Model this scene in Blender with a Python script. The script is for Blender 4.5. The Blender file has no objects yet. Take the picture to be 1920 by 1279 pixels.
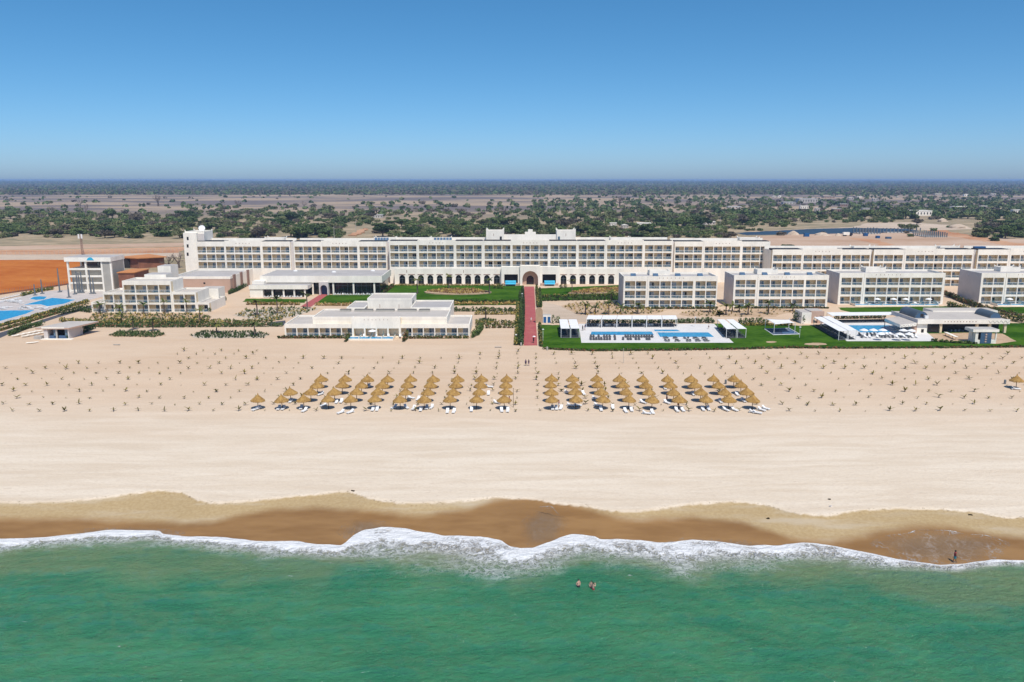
import bpy, math, random
import numpy as np
from mathutils import Vector, Matrix

rnd = random.Random(7)
npr = np.random.RandomState(11)
scene = bpy.context.scene
COL = scene.collection

# ------------------------------------------------------------------ camera
CAM_H = 48.0
LENS, SENSOR = 28.0, 36.0
PITCH = math.radians(11.46)
cam_d = bpy.data.cameras.new('camera')
cam_d.lens, cam_d.sensor_width = LENS, SENSOR
cam_d.clip_start, cam_d.clip_end = 1.0, 120000.0
cam = bpy.data.objects.new('camera', cam_d)
cam.location = (0, 0, CAM_H)
cam.rotation_euler = (math.pi / 2 - PITCH, 0, 0)
COL.objects.link(cam)
scene.camera = cam

# ------------------------------------------------------------------ sky + sun
SUN_EL, SUN_AZ = math.radians(60), math.radians(160)      # azimuth clockwise from +Y: behind the camera, a little to the right
world = bpy.data.worlds.new('World')
scene.world = world
world.use_nodes = True
wn = world.node_tree
bg = wn.nodes['Background']
sky = wn.nodes.new('ShaderNodeTexSky')
sky.sky_type = 'NISHITA'
sky.sun_disc = False
sky.sun_elevation, sky.sun_rotation = SUN_EL, SUN_AZ
sky.altitude, sky.air_density, sky.dust_density, sky.ozone_density = 0, 0.5, 0.8, 3.0
hs = wn.nodes.new('ShaderNodeHueSaturation')
hs.inputs['Saturation'].default_value, hs.inputs['Hue'].default_value = 1.22, 0.48
wn.links.new(sky.outputs[0], hs.inputs['Color'])
air = wn.nodes.new('ShaderNodeMix')                      # an even veil of blue haze over the whole sky
air.data_type, air.blend_type = 'RGBA', 'ADD'
air.inputs[0].default_value = 1.0
air.inputs[7].default_value = (0.04, 0.27, 1.08, 1)
wn.links.new(hs.outputs[0], air.inputs[6])
wn.links.new(air.outputs[2], bg.inputs[0])
bg.inputs[1].default_value = 0.117

sun_d = bpy.data.lights.new('sun', 'SUN')
sun_d.energy, sun_d.angle, sun_d.color = 4.5, math.radians(0.53), (1.0, 0.95, 0.87)
sun = bpy.data.objects.new('sun', sun_d)
sdir = Vector((math.sin(SUN_AZ) * math.cos(SUN_EL), math.cos(SUN_AZ) * math.cos(SUN_EL), math.sin(SUN_EL)))
sun.rotation_euler = sdir.to_track_quat('Z', 'Y').to_euler()
sun.location = (0, -20, 120)
COL.objects.link(sun)

vs = scene.view_settings
vs.view_transform, vs.look, vs.gamma, vs.exposure = 'Standard', 'None', 1.0, 0.0
vs.use_curve_mapping = False
scene.cycles.max_bounces = 6
scene.cycles.diffuse_bounces = 3
scene.cycles.volume_bounces = 0
scene.cycles.use_denoising = True

# ------------------------------------------------------------------ survey helpers (plan positions measured off the photograph)
F = 1920 * LENS / SENSOR
cp, sp = math.cos(PITCH), math.sin(PITCH)
def ray(px, py):
    u, v = (px - 960) / F, (639.5 - py) / F
    return u, cp + v * sp, -sp + v * cp
def G(px, py, z=0.0):                # where that sight line meets the level z
    x, y, d = ray(px, py)
    t = (z - CAM_H) / d
    return (x * t, y * t)
def PZ(px, py, Y):                   # where it meets the upright plane at distance Y: (x, z)
    x, y, d = ray(px, py)
    t = Y / y
    return (x * t, CAM_H + d * t)
def ZY(py, Y): return PZ(960, py, Y)[1]
def XY(px, Y, z): 
    dep = Y * cp + (CAM_H - z) * sp
    return (px - 960) / F * dep

# ------------------------------------------------------------------ materials
def lin(c):
    c = c / 255.0
    return c / 12.92 if c <= 0.04045 else ((c + 0.055) / 1.055) ** 2.4
def C(r, g, b): return (lin(r), lin(g), lin(b), 1)

class NT:
    def __init__(s, m):
        s.t = m.node_tree; s.n = s.t.nodes; s.l = s.t.links
        s.bsdf = s.n['Principled BSDF']
    def new(s, kind, **kw):
        n = s.n.new('ShaderNode' + kind)
        for k, v in kw.items(): setattr(n, k, v)
        return n
    def put(s, sock, val):
        if isinstance(val, bpy.types.NodeSocket): s.l.new(val, sock)
        else: sock.default_value = val
    def pos(s, sx=1, sy=1, sz=1, rz=0.0):
        g = s.new('NewGeometry')
        m = s.new('Mapping'); m.vector_type = 'TEXTURE'; m.inputs['Scale'].default_value = (1 / sx, 1 / sy, 1 / sz); m.inputs['Rotation'].default_value = (0, 0, rz)
        s.l.new(g.outputs['Position'], m.inputs['Vector'])
        return m.outputs[0]
    def noise(s, vec, scale=1.0, detail=4, rough=0.55, dist=0.0):
        n = s.new('TexNoise'); n.inputs['Scale'].default_value = scale
        n.inputs['Detail'].default_value = detail; n.inputs['Roughness'].default_value = rough
        n.inputs['Distortion'].default_value = dist
        s.l.new(vec, n.inputs['Vector'])
        return n.outputs['Fac']
    def ramp(s, fac, a, b, lo=0.0, hi=1.0):
        n = s.new('MapRange'); n.interpolation_type = 'SMOOTHSTEP'
        s.put(n.inputs[0], fac); n.inputs[1].default_value = a; n.inputs[2].default_value = b
        n.inputs[3].default_value = lo; n.inputs[4].default_value = hi
        return n.outputs[0]
    def mix(s, fac, a, b):
        n = s.new('Mix', data_type='RGBA')
        s.put(n.inputs[0], fac); s.put(n.inputs[6], a); s.put(n.inputs[7], b)
        return n.outputs[2]
    def math(s, op, a, b=0.0):
        n = s.new('Math', operation=op)
        s.put(n.inputs[0], a); s.put(n.inputs[1], b)
        return n.outputs[0]
    def attr(s, name, out='Fac'):
        n = s.new('Attribute'); n.attribute_name = name
        return n.outputs[out]
    def bump(s, h, strength=0.3, dist=0.1):
        n = s.new('Bump'); n.inputs['Strength'].default_value = strength; n.inputs['Distance'].default_value = dist
        s.l.new(h, n.inputs['Height']); s.l.new(n.outputs[0], s.bsdf.inputs['Normal'])

def newmat(name):
    m = bpy.data.materials.new(name); m.use_nodes = True
    return m
MATS = {}
def mat(name, col, rough=0.7, var=0.12, scale=0.6, fine=6.0, spec=0.3, metal=0.0, bump=0.0, alpha=1.0, col2=None, stretch=(1, 1, 1)):
    """plain procedural finish: base colour with large blotches and fine grain"""
    m = newmat(name); t = NT(m); b = t.bsdf
    vec = t.pos(*stretch)
    n1 = t.noise(vec, scale, 4, 0.6); n2 = t.noise(vec, fine, 3, 0.6)
    f = t.math('ADD', t.math('MULTIPLY', n1, 0.65), t.math('MULTIPLY', n2, 0.35))
    if col2 is None:
        lo = tuple(c * (1 - var * 1.6) for c in col[:3]) + (1,)
        hi = tuple(min(1, c * (1 + var)) for c in col[:3]) + (1,)
    else: lo, hi = col, col2
    t.put(b.inputs['Base Color'], t.mix(t.ramp(f, 0.3, 0.7), lo, hi))
    b.inputs['Roughness'].default_value = rough
    b.inputs['Specular IOR Level'].default_value = spec
    b.inputs['Metallic'].default_value = metal
    if alpha < 1: b.inputs['Alpha'].default_value = alpha
    if bump: t.bump(n2, bump, 0.05)
    MATS[name] = m
    return m
def leafmat(name, a, b_, trans=0.25):
    m = newmat(name); t = NT(m); b = t.bsdf
    oi = t.new('ObjectInfo')
    n = t.noise(t.pos(), 0.35, 3, 0.6)
    f = t.math('ADD', t.math('MULTIPLY', n, 0.75), t.math('MULTIPLY', oi.outputs['Random'], 0.3))
    t.put(b.inputs['Base Color'], t.mix(t.ramp(f, 0.3, 0.75), a, b_))
    b.inputs['Roughness'].default_value = 0.65
    b.inputs['Specular IOR Level'].default_value = 0.2
    MATS[name] = m
    return m

mat('white_paint', (0.85, 0.80, 0.71, 1), 0.6, 0.075, 0.3, 3, stretch=(1, 1, 0.3))
mat('white_metal', (0.74, 0.74, 0.73, 1), 0.4, 0.04, 1.0)
mat('cream_paint', (0.80, 0.655, 0.44, 1), 0.7, 0.06, 0.5, 3)
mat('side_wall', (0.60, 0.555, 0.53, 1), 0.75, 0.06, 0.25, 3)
mat('roof_grey', (0.40, 0.38, 0.37, 1), 0.85, 0.10, 0.12, 2.5, bump=0.2)
mat('roof_beige', (0.47, 0.43, 0.39, 1), 0.85, 0.09, 0.12, 2.5, bump=0.2)
mat('near_black', (0.035, 0.035, 0.04, 1), 0.7, 0.2, 0.6)
mat('dark_glass', (0.012, 0.016, 0.022, 1), 0.12, 0.3, 0.5, spec=0.6)
mat('pane_blue', (0.10, 0.17, 0.24, 1), 0.15, 0.25, 0.4, spec=0.6)
mat('pane_curtain', (0.33, 0.39, 0.47, 1), 0.3, 0.2, 0.8, spec=0.5)
mat('rail_glass', (0.13, 0.24, 0.32, 1), 0.1, 0.1, 0.5, spec=0.5, alpha=0.34)
mat('fin_glass', (0.16, 0.42, 0.46, 1), 0.1, 0.1, 0.5, spec=0.5, alpha=0.6)
mat('infill', (0.47, 0.43, 0.36, 1), 0.8, 0.06, 0.3)
mat('interior', (0.03, 0.027, 0.026, 1), 0.8, 0.3, 0.5)
mat('pink_render', (0.50, 0.34, 0.26, 1), 0.85, 0.08, 0.2)
mat('brown_trim', (0.30, 0.19, 0.15, 1), 0.8, 0.1, 0.5)
mat('terracotta_roof', (0.50, 0.21, 0.075, 1), 0.85, 0.10, 0.2)
mat('brick_wall', (0.24, 0.10, 0.06, 1), 0.85, 0.2, 0.4)
mat('grey_panel', (0.38, 0.36, 0.32, 1), 0.6, 0.08, 0.3, 5)
mat('grey_metal', (0.17, 0.19, 0.21, 1), 0.45, 0.12, 0.6, metal=0.3)
mat('barrel_metal', (0.09, 0.115, 0.14, 1), 0.45, 0.15, 0.3, metal=0.2)
mat('blue_panel', (0.055, 0.11, 0.19, 1), 0.4, 0.12, 0.5)
mat('turquoise_cloth', (0.03, 0.38, 0.58, 1), 0.6, 0.1, 0.5)
mat('solar', (0.08, 0.14, 0.22, 1), 0.2, 0.15, 0.8, spec=0.6)
mat('navy_floor', (0.05, 0.075, 0.13, 1), 0.7, 0.1, 0.4)
mat('navy_mat', (0.07, 0.13, 0.24, 1), 0.7, 0.1, 0.4)
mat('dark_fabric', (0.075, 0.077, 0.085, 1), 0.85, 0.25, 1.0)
mat('chair_blue', (0.02, 0.045, 0.08, 1), 0.6, 0.25, 1.0)
mat('white_cloth', (0.74, 0.74, 0.74, 1), 0.7, 0.05, 0.8)
mat('thatch', (0.22, 0.12, 0.04, 1), 0.95, 0.0, 1.6, 9, spec=0.05, bump=0.8, col2=(0.44, 0.275, 0.095, 1))
mat('wood', (0.12, 0.075, 0.04, 1), 0.8, 0.2, 2.0)
mat('concrete', (0.42, 0.40, 0.37, 1), 0.85, 0.12, 0.3)
mat('pool_deck', (0.64, 0.62, 0.60, 1), 0.7, 0.05, 0.3, 3)
mat('stone_deck', (0.50, 0.45, 0.42, 1), 0.75, 0.1, 0.25, 3)
mat('asphalt', (0.075, 0.075, 0.085, 1), 0.85, 0.2, 0.3, 4)
mat('kerb_brick', (0.30, 0.10, 0.06, 1), 0.85, 0.2, 1.0)
mat('path_red', (0.40, 0.09, 0.09, 1), 0.8, 0.10, 0.5, 5)
mat('path_joint', (0.30, 0.11, 0.10, 1), 0.9, 0.1, 0.5, 5)
mat('clay', (0.34, 0.085, 0.018, 1), 0.95, 0.0, 0.05, 0.5, spec=0.0, col2=(0.50, 0.19, 0.05, 1), stretch=(0.5, 1, 1))
mat('clay_pale', (0.36, 0.155, 0.075, 1), 0.95, 0.0, 0.02, 0.3, spec=0.05, col2=(0.56, 0.36, 0.23, 1), stretch=(0.4, 1, 1))
mat('pale_sand', (0.42, 0.33, 0.25, 1), 0.95, 0.0, 0.02, 0.3, spec=0.05, col2=(0.56, 0.45, 0.35, 1), stretch=(0.4, 1, 1))
mat('site_sand', (0.38, 0.24, 0.155, 1), 0.95, 0.0, 0.02, 0.3, spec=0.05, col2=(0.52, 0.385, 0.29, 1), stretch=(0.4, 1, 1))
mat('soil', (0.36, 0.24, 0.15, 1), 0.95, 0.0, 0.3, 2.0, col2=(0.52, 0.38, 0.25, 1))
mat('grey_soil', (0.42, 0.36, 0.29, 1), 0.95, 0.0, 0.3, 2.0, col2=(0.55, 0.46, 0.36, 1))
mat('lawn', (0.014, 0.055, 0.004, 1), 1.0, 0.0, 0.10, 0.9, spec=0.0, bump=0.6, col2=(0.070, 0.145, 0.016, 1), stretch=(0.6, 1, 1))
mat('bark', (0.13, 0.10, 0.085, 1), 0.9, 0.2, 1.0, bump=0.4)
mat('bark_pale', (0.25, 0.20, 0.18, 1), 0.9, 0.2, 1.0, bump=0.4)
mat('dish', (0.80, 0.80, 0.80, 1), 0.4, 0.03)
mat('skin_light', (0.56, 0.34, 0.26, 1), 0.6, 0.05, 3)
mat('skin_dark', (0.10, 0.05, 0.03, 1), 0.6, 0.1, 3)
mat('hair', (0.015, 0.012, 0.01, 1), 0.6, 0.2, 9)
mat('cloth_white', (0.75, 0.72, 0.72, 1), 0.8, 0.06, 3)
mat('cloth_dark', (0.02, 0.02, 0.035, 1), 0.8, 0.1, 3)
mat('cloth_red', (0.30, 0.03, 0.05, 1), 0.8, 0.1, 3)
mat('cloth_purple', (0.10, 0.06, 0.13, 1), 0.8, 0.1, 3)
mat('cloth_teal', (0.03, 0.20, 0.24, 1), 0.8, 0.1, 3)
mat('seaweed', (0.05, 0.035, 0.015, 1), 0.9, 0.3, 2)
mat('house_wall', (0.50, 0.46, 0.42, 1), 0.85, 0.1, 0.05)
mat('house_roof', (0.56, 0.55, 0.54, 1), 0.6, 0.1, 0.05)
mat('water_dark', (0.025, 0.045, 0.07, 1), 0.5, 0.2, 0.01, 0.1)
mat('container_blue', (0.02, 0.10, 0.26, 1), 0.5, 0.1, 0.2)
leafmat('leaf_scrub', (0.060, 0.092, 0.028, 1), (0.135, 0.18, 0.058, 1))
leafmat('leaf_olive', (0.085, 0.095, 0.037, 1), (0.17, 0.18, 0.075, 1))
leafmat('leaf_dry', (0.09, 0.075, 0.055, 1), (0.15, 0.125, 0.09, 1))
leafmat('leaf_dark', (0.034, 0.060, 0.020, 1), (0.08, 0.12, 0.035, 1))
leafmat('leaf_hedge', (0.022, 0.048, 0.010, 1), (0.08, 0.12, 0.026, 1))
leafmat('leaf_yellow', (0.22, 0.17, 0.04, 1), (0.50, 0.36, 0.11, 1))
leafmat('leaf_palm', (0.05, 0.075, 0.018, 1), (0.13, 0.13, 0.03, 1))
leafmat('leaf_young', (0.07, 0.065, 0.012, 1), (0.21, 0.17, 0.035, 1))
leafmat('leaf_rust', (0.16, 0.06, 0.03, 1), (0.28, 0.15, 0.07, 1))

def pool_water():
    m = newmat('pool_water'); t = NT(m); b = t.bsdf
    v = t.pos()
    n = t.noise(v, 0.9, 2, 0.5)
    t.put(b.inputs['Base Color'], t.mix(t.ramp(n, 0.3, 0.7), (0.008, 0.21, 0.42, 1), (0.02, 0.30, 0.52, 1)))
    b.inputs['Roughness'].default_value = 0.25
    b.inputs['Specular IOR Level'].default_value = 0.12
    t.bump(t.noise(v, 1.8, 3, 0.5), 0.15, 0.05)
    MATS['pool_water'] = m
pool_water()

# ------------------------------------------------------------------ mesh helpers
OFF = {}                                             # world offset of every parent
def link(o): COL.objects.link(o); return o
def setp(o, label=None, cat=None, group=None, kind=None):
    if label: o['label'] = label
    if cat: o['category'] = cat
    if group: o['group'] = group
    if kind: o['kind'] = kind
    return o
def thing(name, label, cat, loc=(0, 0, 0), group=None, rz=0.0):
    o = bpy.data.objects.new(name, None)
    o.empty_display_size = 0.3
    o.location = loc; o.rotation_euler = (0, 0, rz)
    OFF[o.name] = Vector(loc)
    return setp(link(o), label, cat, group)
def mesh_np(name, V, Fc, mats, midx=None, smooth=False):
    V = np.asarray(V, dtype=np.float32).reshape(-1, 3)
    me = bpy.data.meshes.new(name)
    Fc = np.asarray(Fc, dtype=np.int32)
    k = Fc.shape[1]
    me.vertices.add(len(V)); me.vertices.foreach_set('co', V.ravel())
    me.loops.add(Fc.size); me.loops.foreach_set('vertex_index', Fc.ravel())
    me.polygons.add(len(Fc)); me.polygons.foreach_set('loop_start', np.arange(0, Fc.size, k, dtype=np.int32))
    for m in mats: me.materials.append(MATS[m] if isinstance(m, str) else m)
    if midx is not None: me.polygons.foreach_set('material_index', np.asarray(midx, dtype=np.int32))
    if smooth: me.polygons.foreach_set('use_smooth', np.ones(len(Fc), dtype=bool))
    me.update(calc_edges=True); me.validate()
    return me
def put(name, me, parent=None, loc=(0, 0, 0), rz=0.0, scale=None, world=True):
    """an object from mesh data; loc is in world coordinates when world is set"""
    o = bpy.data.objects.new(name, me)
    v = Vector(loc)
    if parent is not None:
        o.parent = parent
        base = OFF[parent.name]
        OFFV = base if not world else base
        o.location = v - base if world else v
    else: o.location = v
    o.rotation_euler = (0, 0, rz)
    if scale is not None: o.scale = scale if hasattr(scale, '__len__') else (scale,) * 3
    link(o)
    OFF[o.name] = v if world else OFF.get(parent.name, Vector()) + v if parent else v
    return o

class MB:
    def __init__(s): s.v = []; s.f = []; s.m = []; s.slots = []
    def slot(s, m):
        if m not in s.slots: s.slots.append(m)
        return s.slots.index(m)
    def face(s, pts, m):
        n = len(s.v); s.v += [tuple(p) for p in pts]; s.f.append(tuple(range(n, n + len(pts)))); s.m.append(s.slot(m))
    def box(s, x0, x1, y0, y1, z0, z1, m, top=None, front=None):
        n = len(s.v)
        s.v += [(x0, y0, z0), (x1, y0, z0), (x1, y1, z0), (x0, y1, z0), (x0, y0, z1), (x1, y0, z1), (x1, y1, z1), (x0, y1, z1)]
        k = s.slot(m)
        kt = s.slot(top) if top else k
        kf = s.slot(front) if front else k
        for f, mm in (((3, 2, 1, 0), k), ((4, 5, 6, 7), kt), ((0, 1, 5, 4), kf), ((1, 2, 6, 5), k), ((2, 3, 7, 6), k), ((3, 0, 4, 7), k)):
            s.f.append(tuple(n + i for i in f)); s.m.append(mm)
    def prism(s, pts, z0, z1, m, top=None):          # pts counter-clockwise from above
        a = sum(pts[i][0] * pts[(i + 1) % len(pts)][1] - pts[(i + 1) % len(pts)][0] * pts[i][1] for i in range(len(pts)))
        if a < 0: pts = pts[::-1]
        n, k = len(s.v), len(pts)
        s.v += [(p[0], p[1], z0) for p in pts] + [(p[0], p[1], z1) for p in pts]
        j = s.slot(m); jt = s.slot(top) if top else j
        s.f.append(tuple(n + k + i for i in range(k))); s.m.append(jt)
        s.f.append(tuple(n + k - 1 - i for i in range(k))); s.m.append(j)
        for i in range(k):
            s.f.append((n + i, n + (i + 1) % k, n + k + (i + 1) % k, n + k + i)); s.m.append(j)
    def xprism(s, prof, y0, y1, m):                  # profile in x,z pushed along y
        n, k = len(s.v), len(prof)
        s.v += [(p[0], y0, p[1]) for p in prof] + [(p[0], y1, p[1]) for p in prof]
        j = s.slot(m)
        s.f.append(tuple(n + i for i in range(k))); s.m.append(j)
        s.f.append(tuple(n + k + k - 1 - i for i in range(k))); s.m.append(j)
        for i in range(k):
            s.f.append((n + (i + 1) % k, n + i, n + k + i, n + k + (i + 1) % k)); s.m.append(j)
    def tube(s, path, radii, m, n=8, cap=True):
        k = s.slot(m); rings = []
        path = [Vector(p) for p in path]
        for i, p in enumerate(path):
            d = (path[min(i + 1, len(path) - 1)] - path[max(i - 1, 0)])
            if d.length < 1e-6: d = Vector((0, 0, 1))
            d.normalize()
            a = Vector((0, 0, 1)) if abs(d.z) < 0.9 else Vector((1, 0, 0))
            u = d.cross(a).normalized(); w = d.cross(u)
            r = radii[i] if hasattr(radii, '__len__') else radii
            b0 = len(s.v)
            for j in range(n):
                t = 2 * math.pi * j / n
                s.v.append(tuple(p + u * (r * math.cos(t)) + w * (r * math.sin(t))))
            rings.append(b0)
        for a, b in zip(rings, rings[1:]):
            for j in range(n):
                s.f.append((a + j, b + j, b + (j + 1) % n, a + (j + 1) % n)); s.m.append(k)
        if cap:
            s.f.append(tuple(rings[0] + j for j in range(n))); s.m.append(k)
            s.f.append(tuple(rings[-1] + n - 1 - j for j in range(n))); s.m.append(k)
    def lathe(s, prof, m, n=16, cx=0, cy=0, wob=None):      # (r, z) profile
        k = s.slot(m); rings = []
        for i, (r, z) in enumerate(prof):
            b0 = len(s.v)
            for j in range(n):
                t = 2 * math.pi * j / n
                rr = r * (wob(i, j) if wob else 1)
                s.v.append((cx + rr * math.cos(t), cy + rr * math.sin(t), z))
            rings.append(b0)
        for a, b in zip(rings, rings[1:]):
            for j in range(n):
                s.f.append((a + j, a + (j + 1) % n, b + (j + 1) % n, b + j)); s.m.append(k)
    def mesh(s, name, off=(0, 0, 0)):
        me = bpy.data.meshes.new(name)
        ox, oy, oz = off
        me.from_pydata([(x - ox, y - oy, z - oz) for x, y, z in s.v], [], s.f)
        for m in s.slots: me.materials.append(MATS[m])
        me.polygons.foreach_set('material_index', s.m)
        me.update()
        return me
    def build(s, name, parent=None, label=None, cat=None, group=None, kind=None):
        """mesh given in world coordinates"""
        if parent is not None:
            off = OFF[parent.name]
            o = bpy.data.objects.new(name, s.mesh(name, off)); o.parent = parent; link(o); OFF[o.name] = off
        else:
            xs = [p[0] for p in s.v]; ys = [p[1] for p in s.v]; zs = [p[2] for p in s.v]
            off = Vector(((min(xs) + max(xs)) / 2, (min(ys) + max(ys)) / 2, min(zs)))
            o = bpy.data.objects.new(name, s.mesh(name, off)); o.location = off; link(o); OFF[o.name] = off
        return setp(o, label, cat, group, kind)
# ------------------------------------------------------------------ shoreline curves
def curve(pts, z):
    w = sorted(G(x, y, z) for x, y in pts)
    xs = np.array([p[0] for p in w]); ys = np.array([p[1] for p in w])
    def f(X):
        X = np.asarray(X, dtype=float)
        P = xs[-1] - xs[0]
        k = np.floor((X - xs[0]) / P)
        u = (X - xs[0]) - k * P
        u = np.where(k % 2 == 0, u, P - u)               # the cusps go on outside the frame
        return np.interp(u + xs[0], xs, ys)
    return f
DRY = curve([(0,943),(60,944),(100,943),(160,938),(200,934),(250,927),(300,921),(340,925),(370,940),(400,945),(450,942),(500,938),(580,930),(650,922),(690,935),(750,945),(800,945),(870,940),(930,934),(1000,938),(1040,945),(1100,950),(1150,961),(1200,960),(1250,953),(1310,945),(1390,942),(1440,949),(1500,965),(1550,969),(1600,960),(1680,955),(1760,956),(1830,962),(1880,972),(1920,973)], -0.3)
WET = curve([(0,972),(60,973),(150,970),(240,971),(300,972),(340,978),(400,975),(470,965),(520,957),(600,955),(650,958),(700,960),(800,967),(870,960),(930,945),(990,940),(1040,946),(1100,960),(1150,975),(1200,978),(1240,974),(1300,971),(1390,978),(1480,1000),(1560,1008),(1620,1003),(1700,987),(1780,988),(1850,1000),(1920,1008)], -1.1)
FRONT = curve([(0,1010),(50,1008),(90,1006),(150,1000),(200,993),(250,993),(300,995),(306,1000),(350,1005),(430,1007),(470,1013),(500,1014),(560,1014),(600,1020),(640,1022),(652,1014),(660,1005),(680,994),(715,987),(760,990),(800,998),(830,1003),(870,1004),(900,1006),(940,1012),(955,1023),(975,1027),(1000,1026),(1030,1016),(1050,1006),(1070,1002),(1090,1001),(1115,1005),(1125,1010),(1200,1012),(1235,1016),(1260,1016),(1300,1011),(1340,1014),(1400,1022),(1460,1022),(1500,1016),(1530,1018),(1600,1030),(1680,1047),(1760,1059),(1800,1056),(1820,1054),(1860,1049),(1920,1050)], -1.88)
BACK = curve([(0,1036),(60,1028),(150,1022),(300,1022),(380,1028),(450,1038),(500,1046),(600,1054),(660,1056),(700,1052),(800,1058),(860,1068),(920,1076),(1000,1073),(1060,1062),(1100,1050),(1200,1058),(1260,1070),(1310,1078),(1360,1066),(1420,1060),(1480,1058),(1600,1064),(1700,1072),(1800,1078),(1860,1070),(1920,1062)], -2.0)

def vnoise(X, Y, seed, n=5):
    r = np.random.RandomState(seed); o = np.zeros_like(X, dtype=float)
    for i in range(n):
        a = r.rand() * 6.28; k = (0.6 + r.rand()) * 1.9 ** i; ph = r.rand() * 6.28
        o += np.sin((X * math.cos(a) + Y * math.sin(a)) * k + ph + 1.3 * np.sin((X * math.sin(a * 1.7) + Y * math.cos(a * 1.7)) * k * 0.6 + ph * 2)) / 1.7 ** i
    return o / 2.2
def ground_z(X, Y):
    X = np.asarray(X, float); Y = np.asarray(Y, float)
    d, f = DRY(X), FRONT(X)
    t = np.clip((d - Y) / np.maximum(d - f, 1.0), 0, 1)
    z = -0.32 - 1.58 * t ** 0.9
    up = np.clip((Y - d) / 22.0, 0, 1)
    z = np.where(Y > d, -0.1 + 0.1 * (up * up * (3 - 2 * up)), z)
    z = np.where(Y < f, -1.9 - 0.07 * (f - Y), z)
    return np.maximum(z, -7.0)

# ------------------------------------------------------------------ the ground, one sheet out to the horizon
def spaced(dense, far, n): return np.geomspace(dense, far, n)[1:]
gx = np.concatenate([-spaced(110, 46000, 46)[::-1], np.arange(-110, 110.01, 0.6), spaced(110, 46000, 46)])
gy = np.concatenate([-spaced(40, 46000, 30)[::-1], np.arange(-40, 84, 6), np.arange(84, 128, 0.45), np.arange(128, 250, 1.5), spaced(250, 46000, 120)])
GX, GY = np.meshgrid(gx, gy)
GZ = ground_z(GX, GY)
mask = (GY > 100) & (GY < 236) & (np.abs(GX) < 125)
GZ = GZ + np.where(mask & (GY > DRY(GX) + 0.8), 0.03 * vnoise(GX * 0.5, GY * 0.9, 3), 0)
nx, ny = len(gx), len(gy)
idx = np.arange(nx * ny).reshape(ny, nx)
FQ = np.stack([idx[:-1, :-1], idx[:-1, 1:], idx[1:, 1:], idx[1:, :-1]], -1).reshape(-1, 4)

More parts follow.
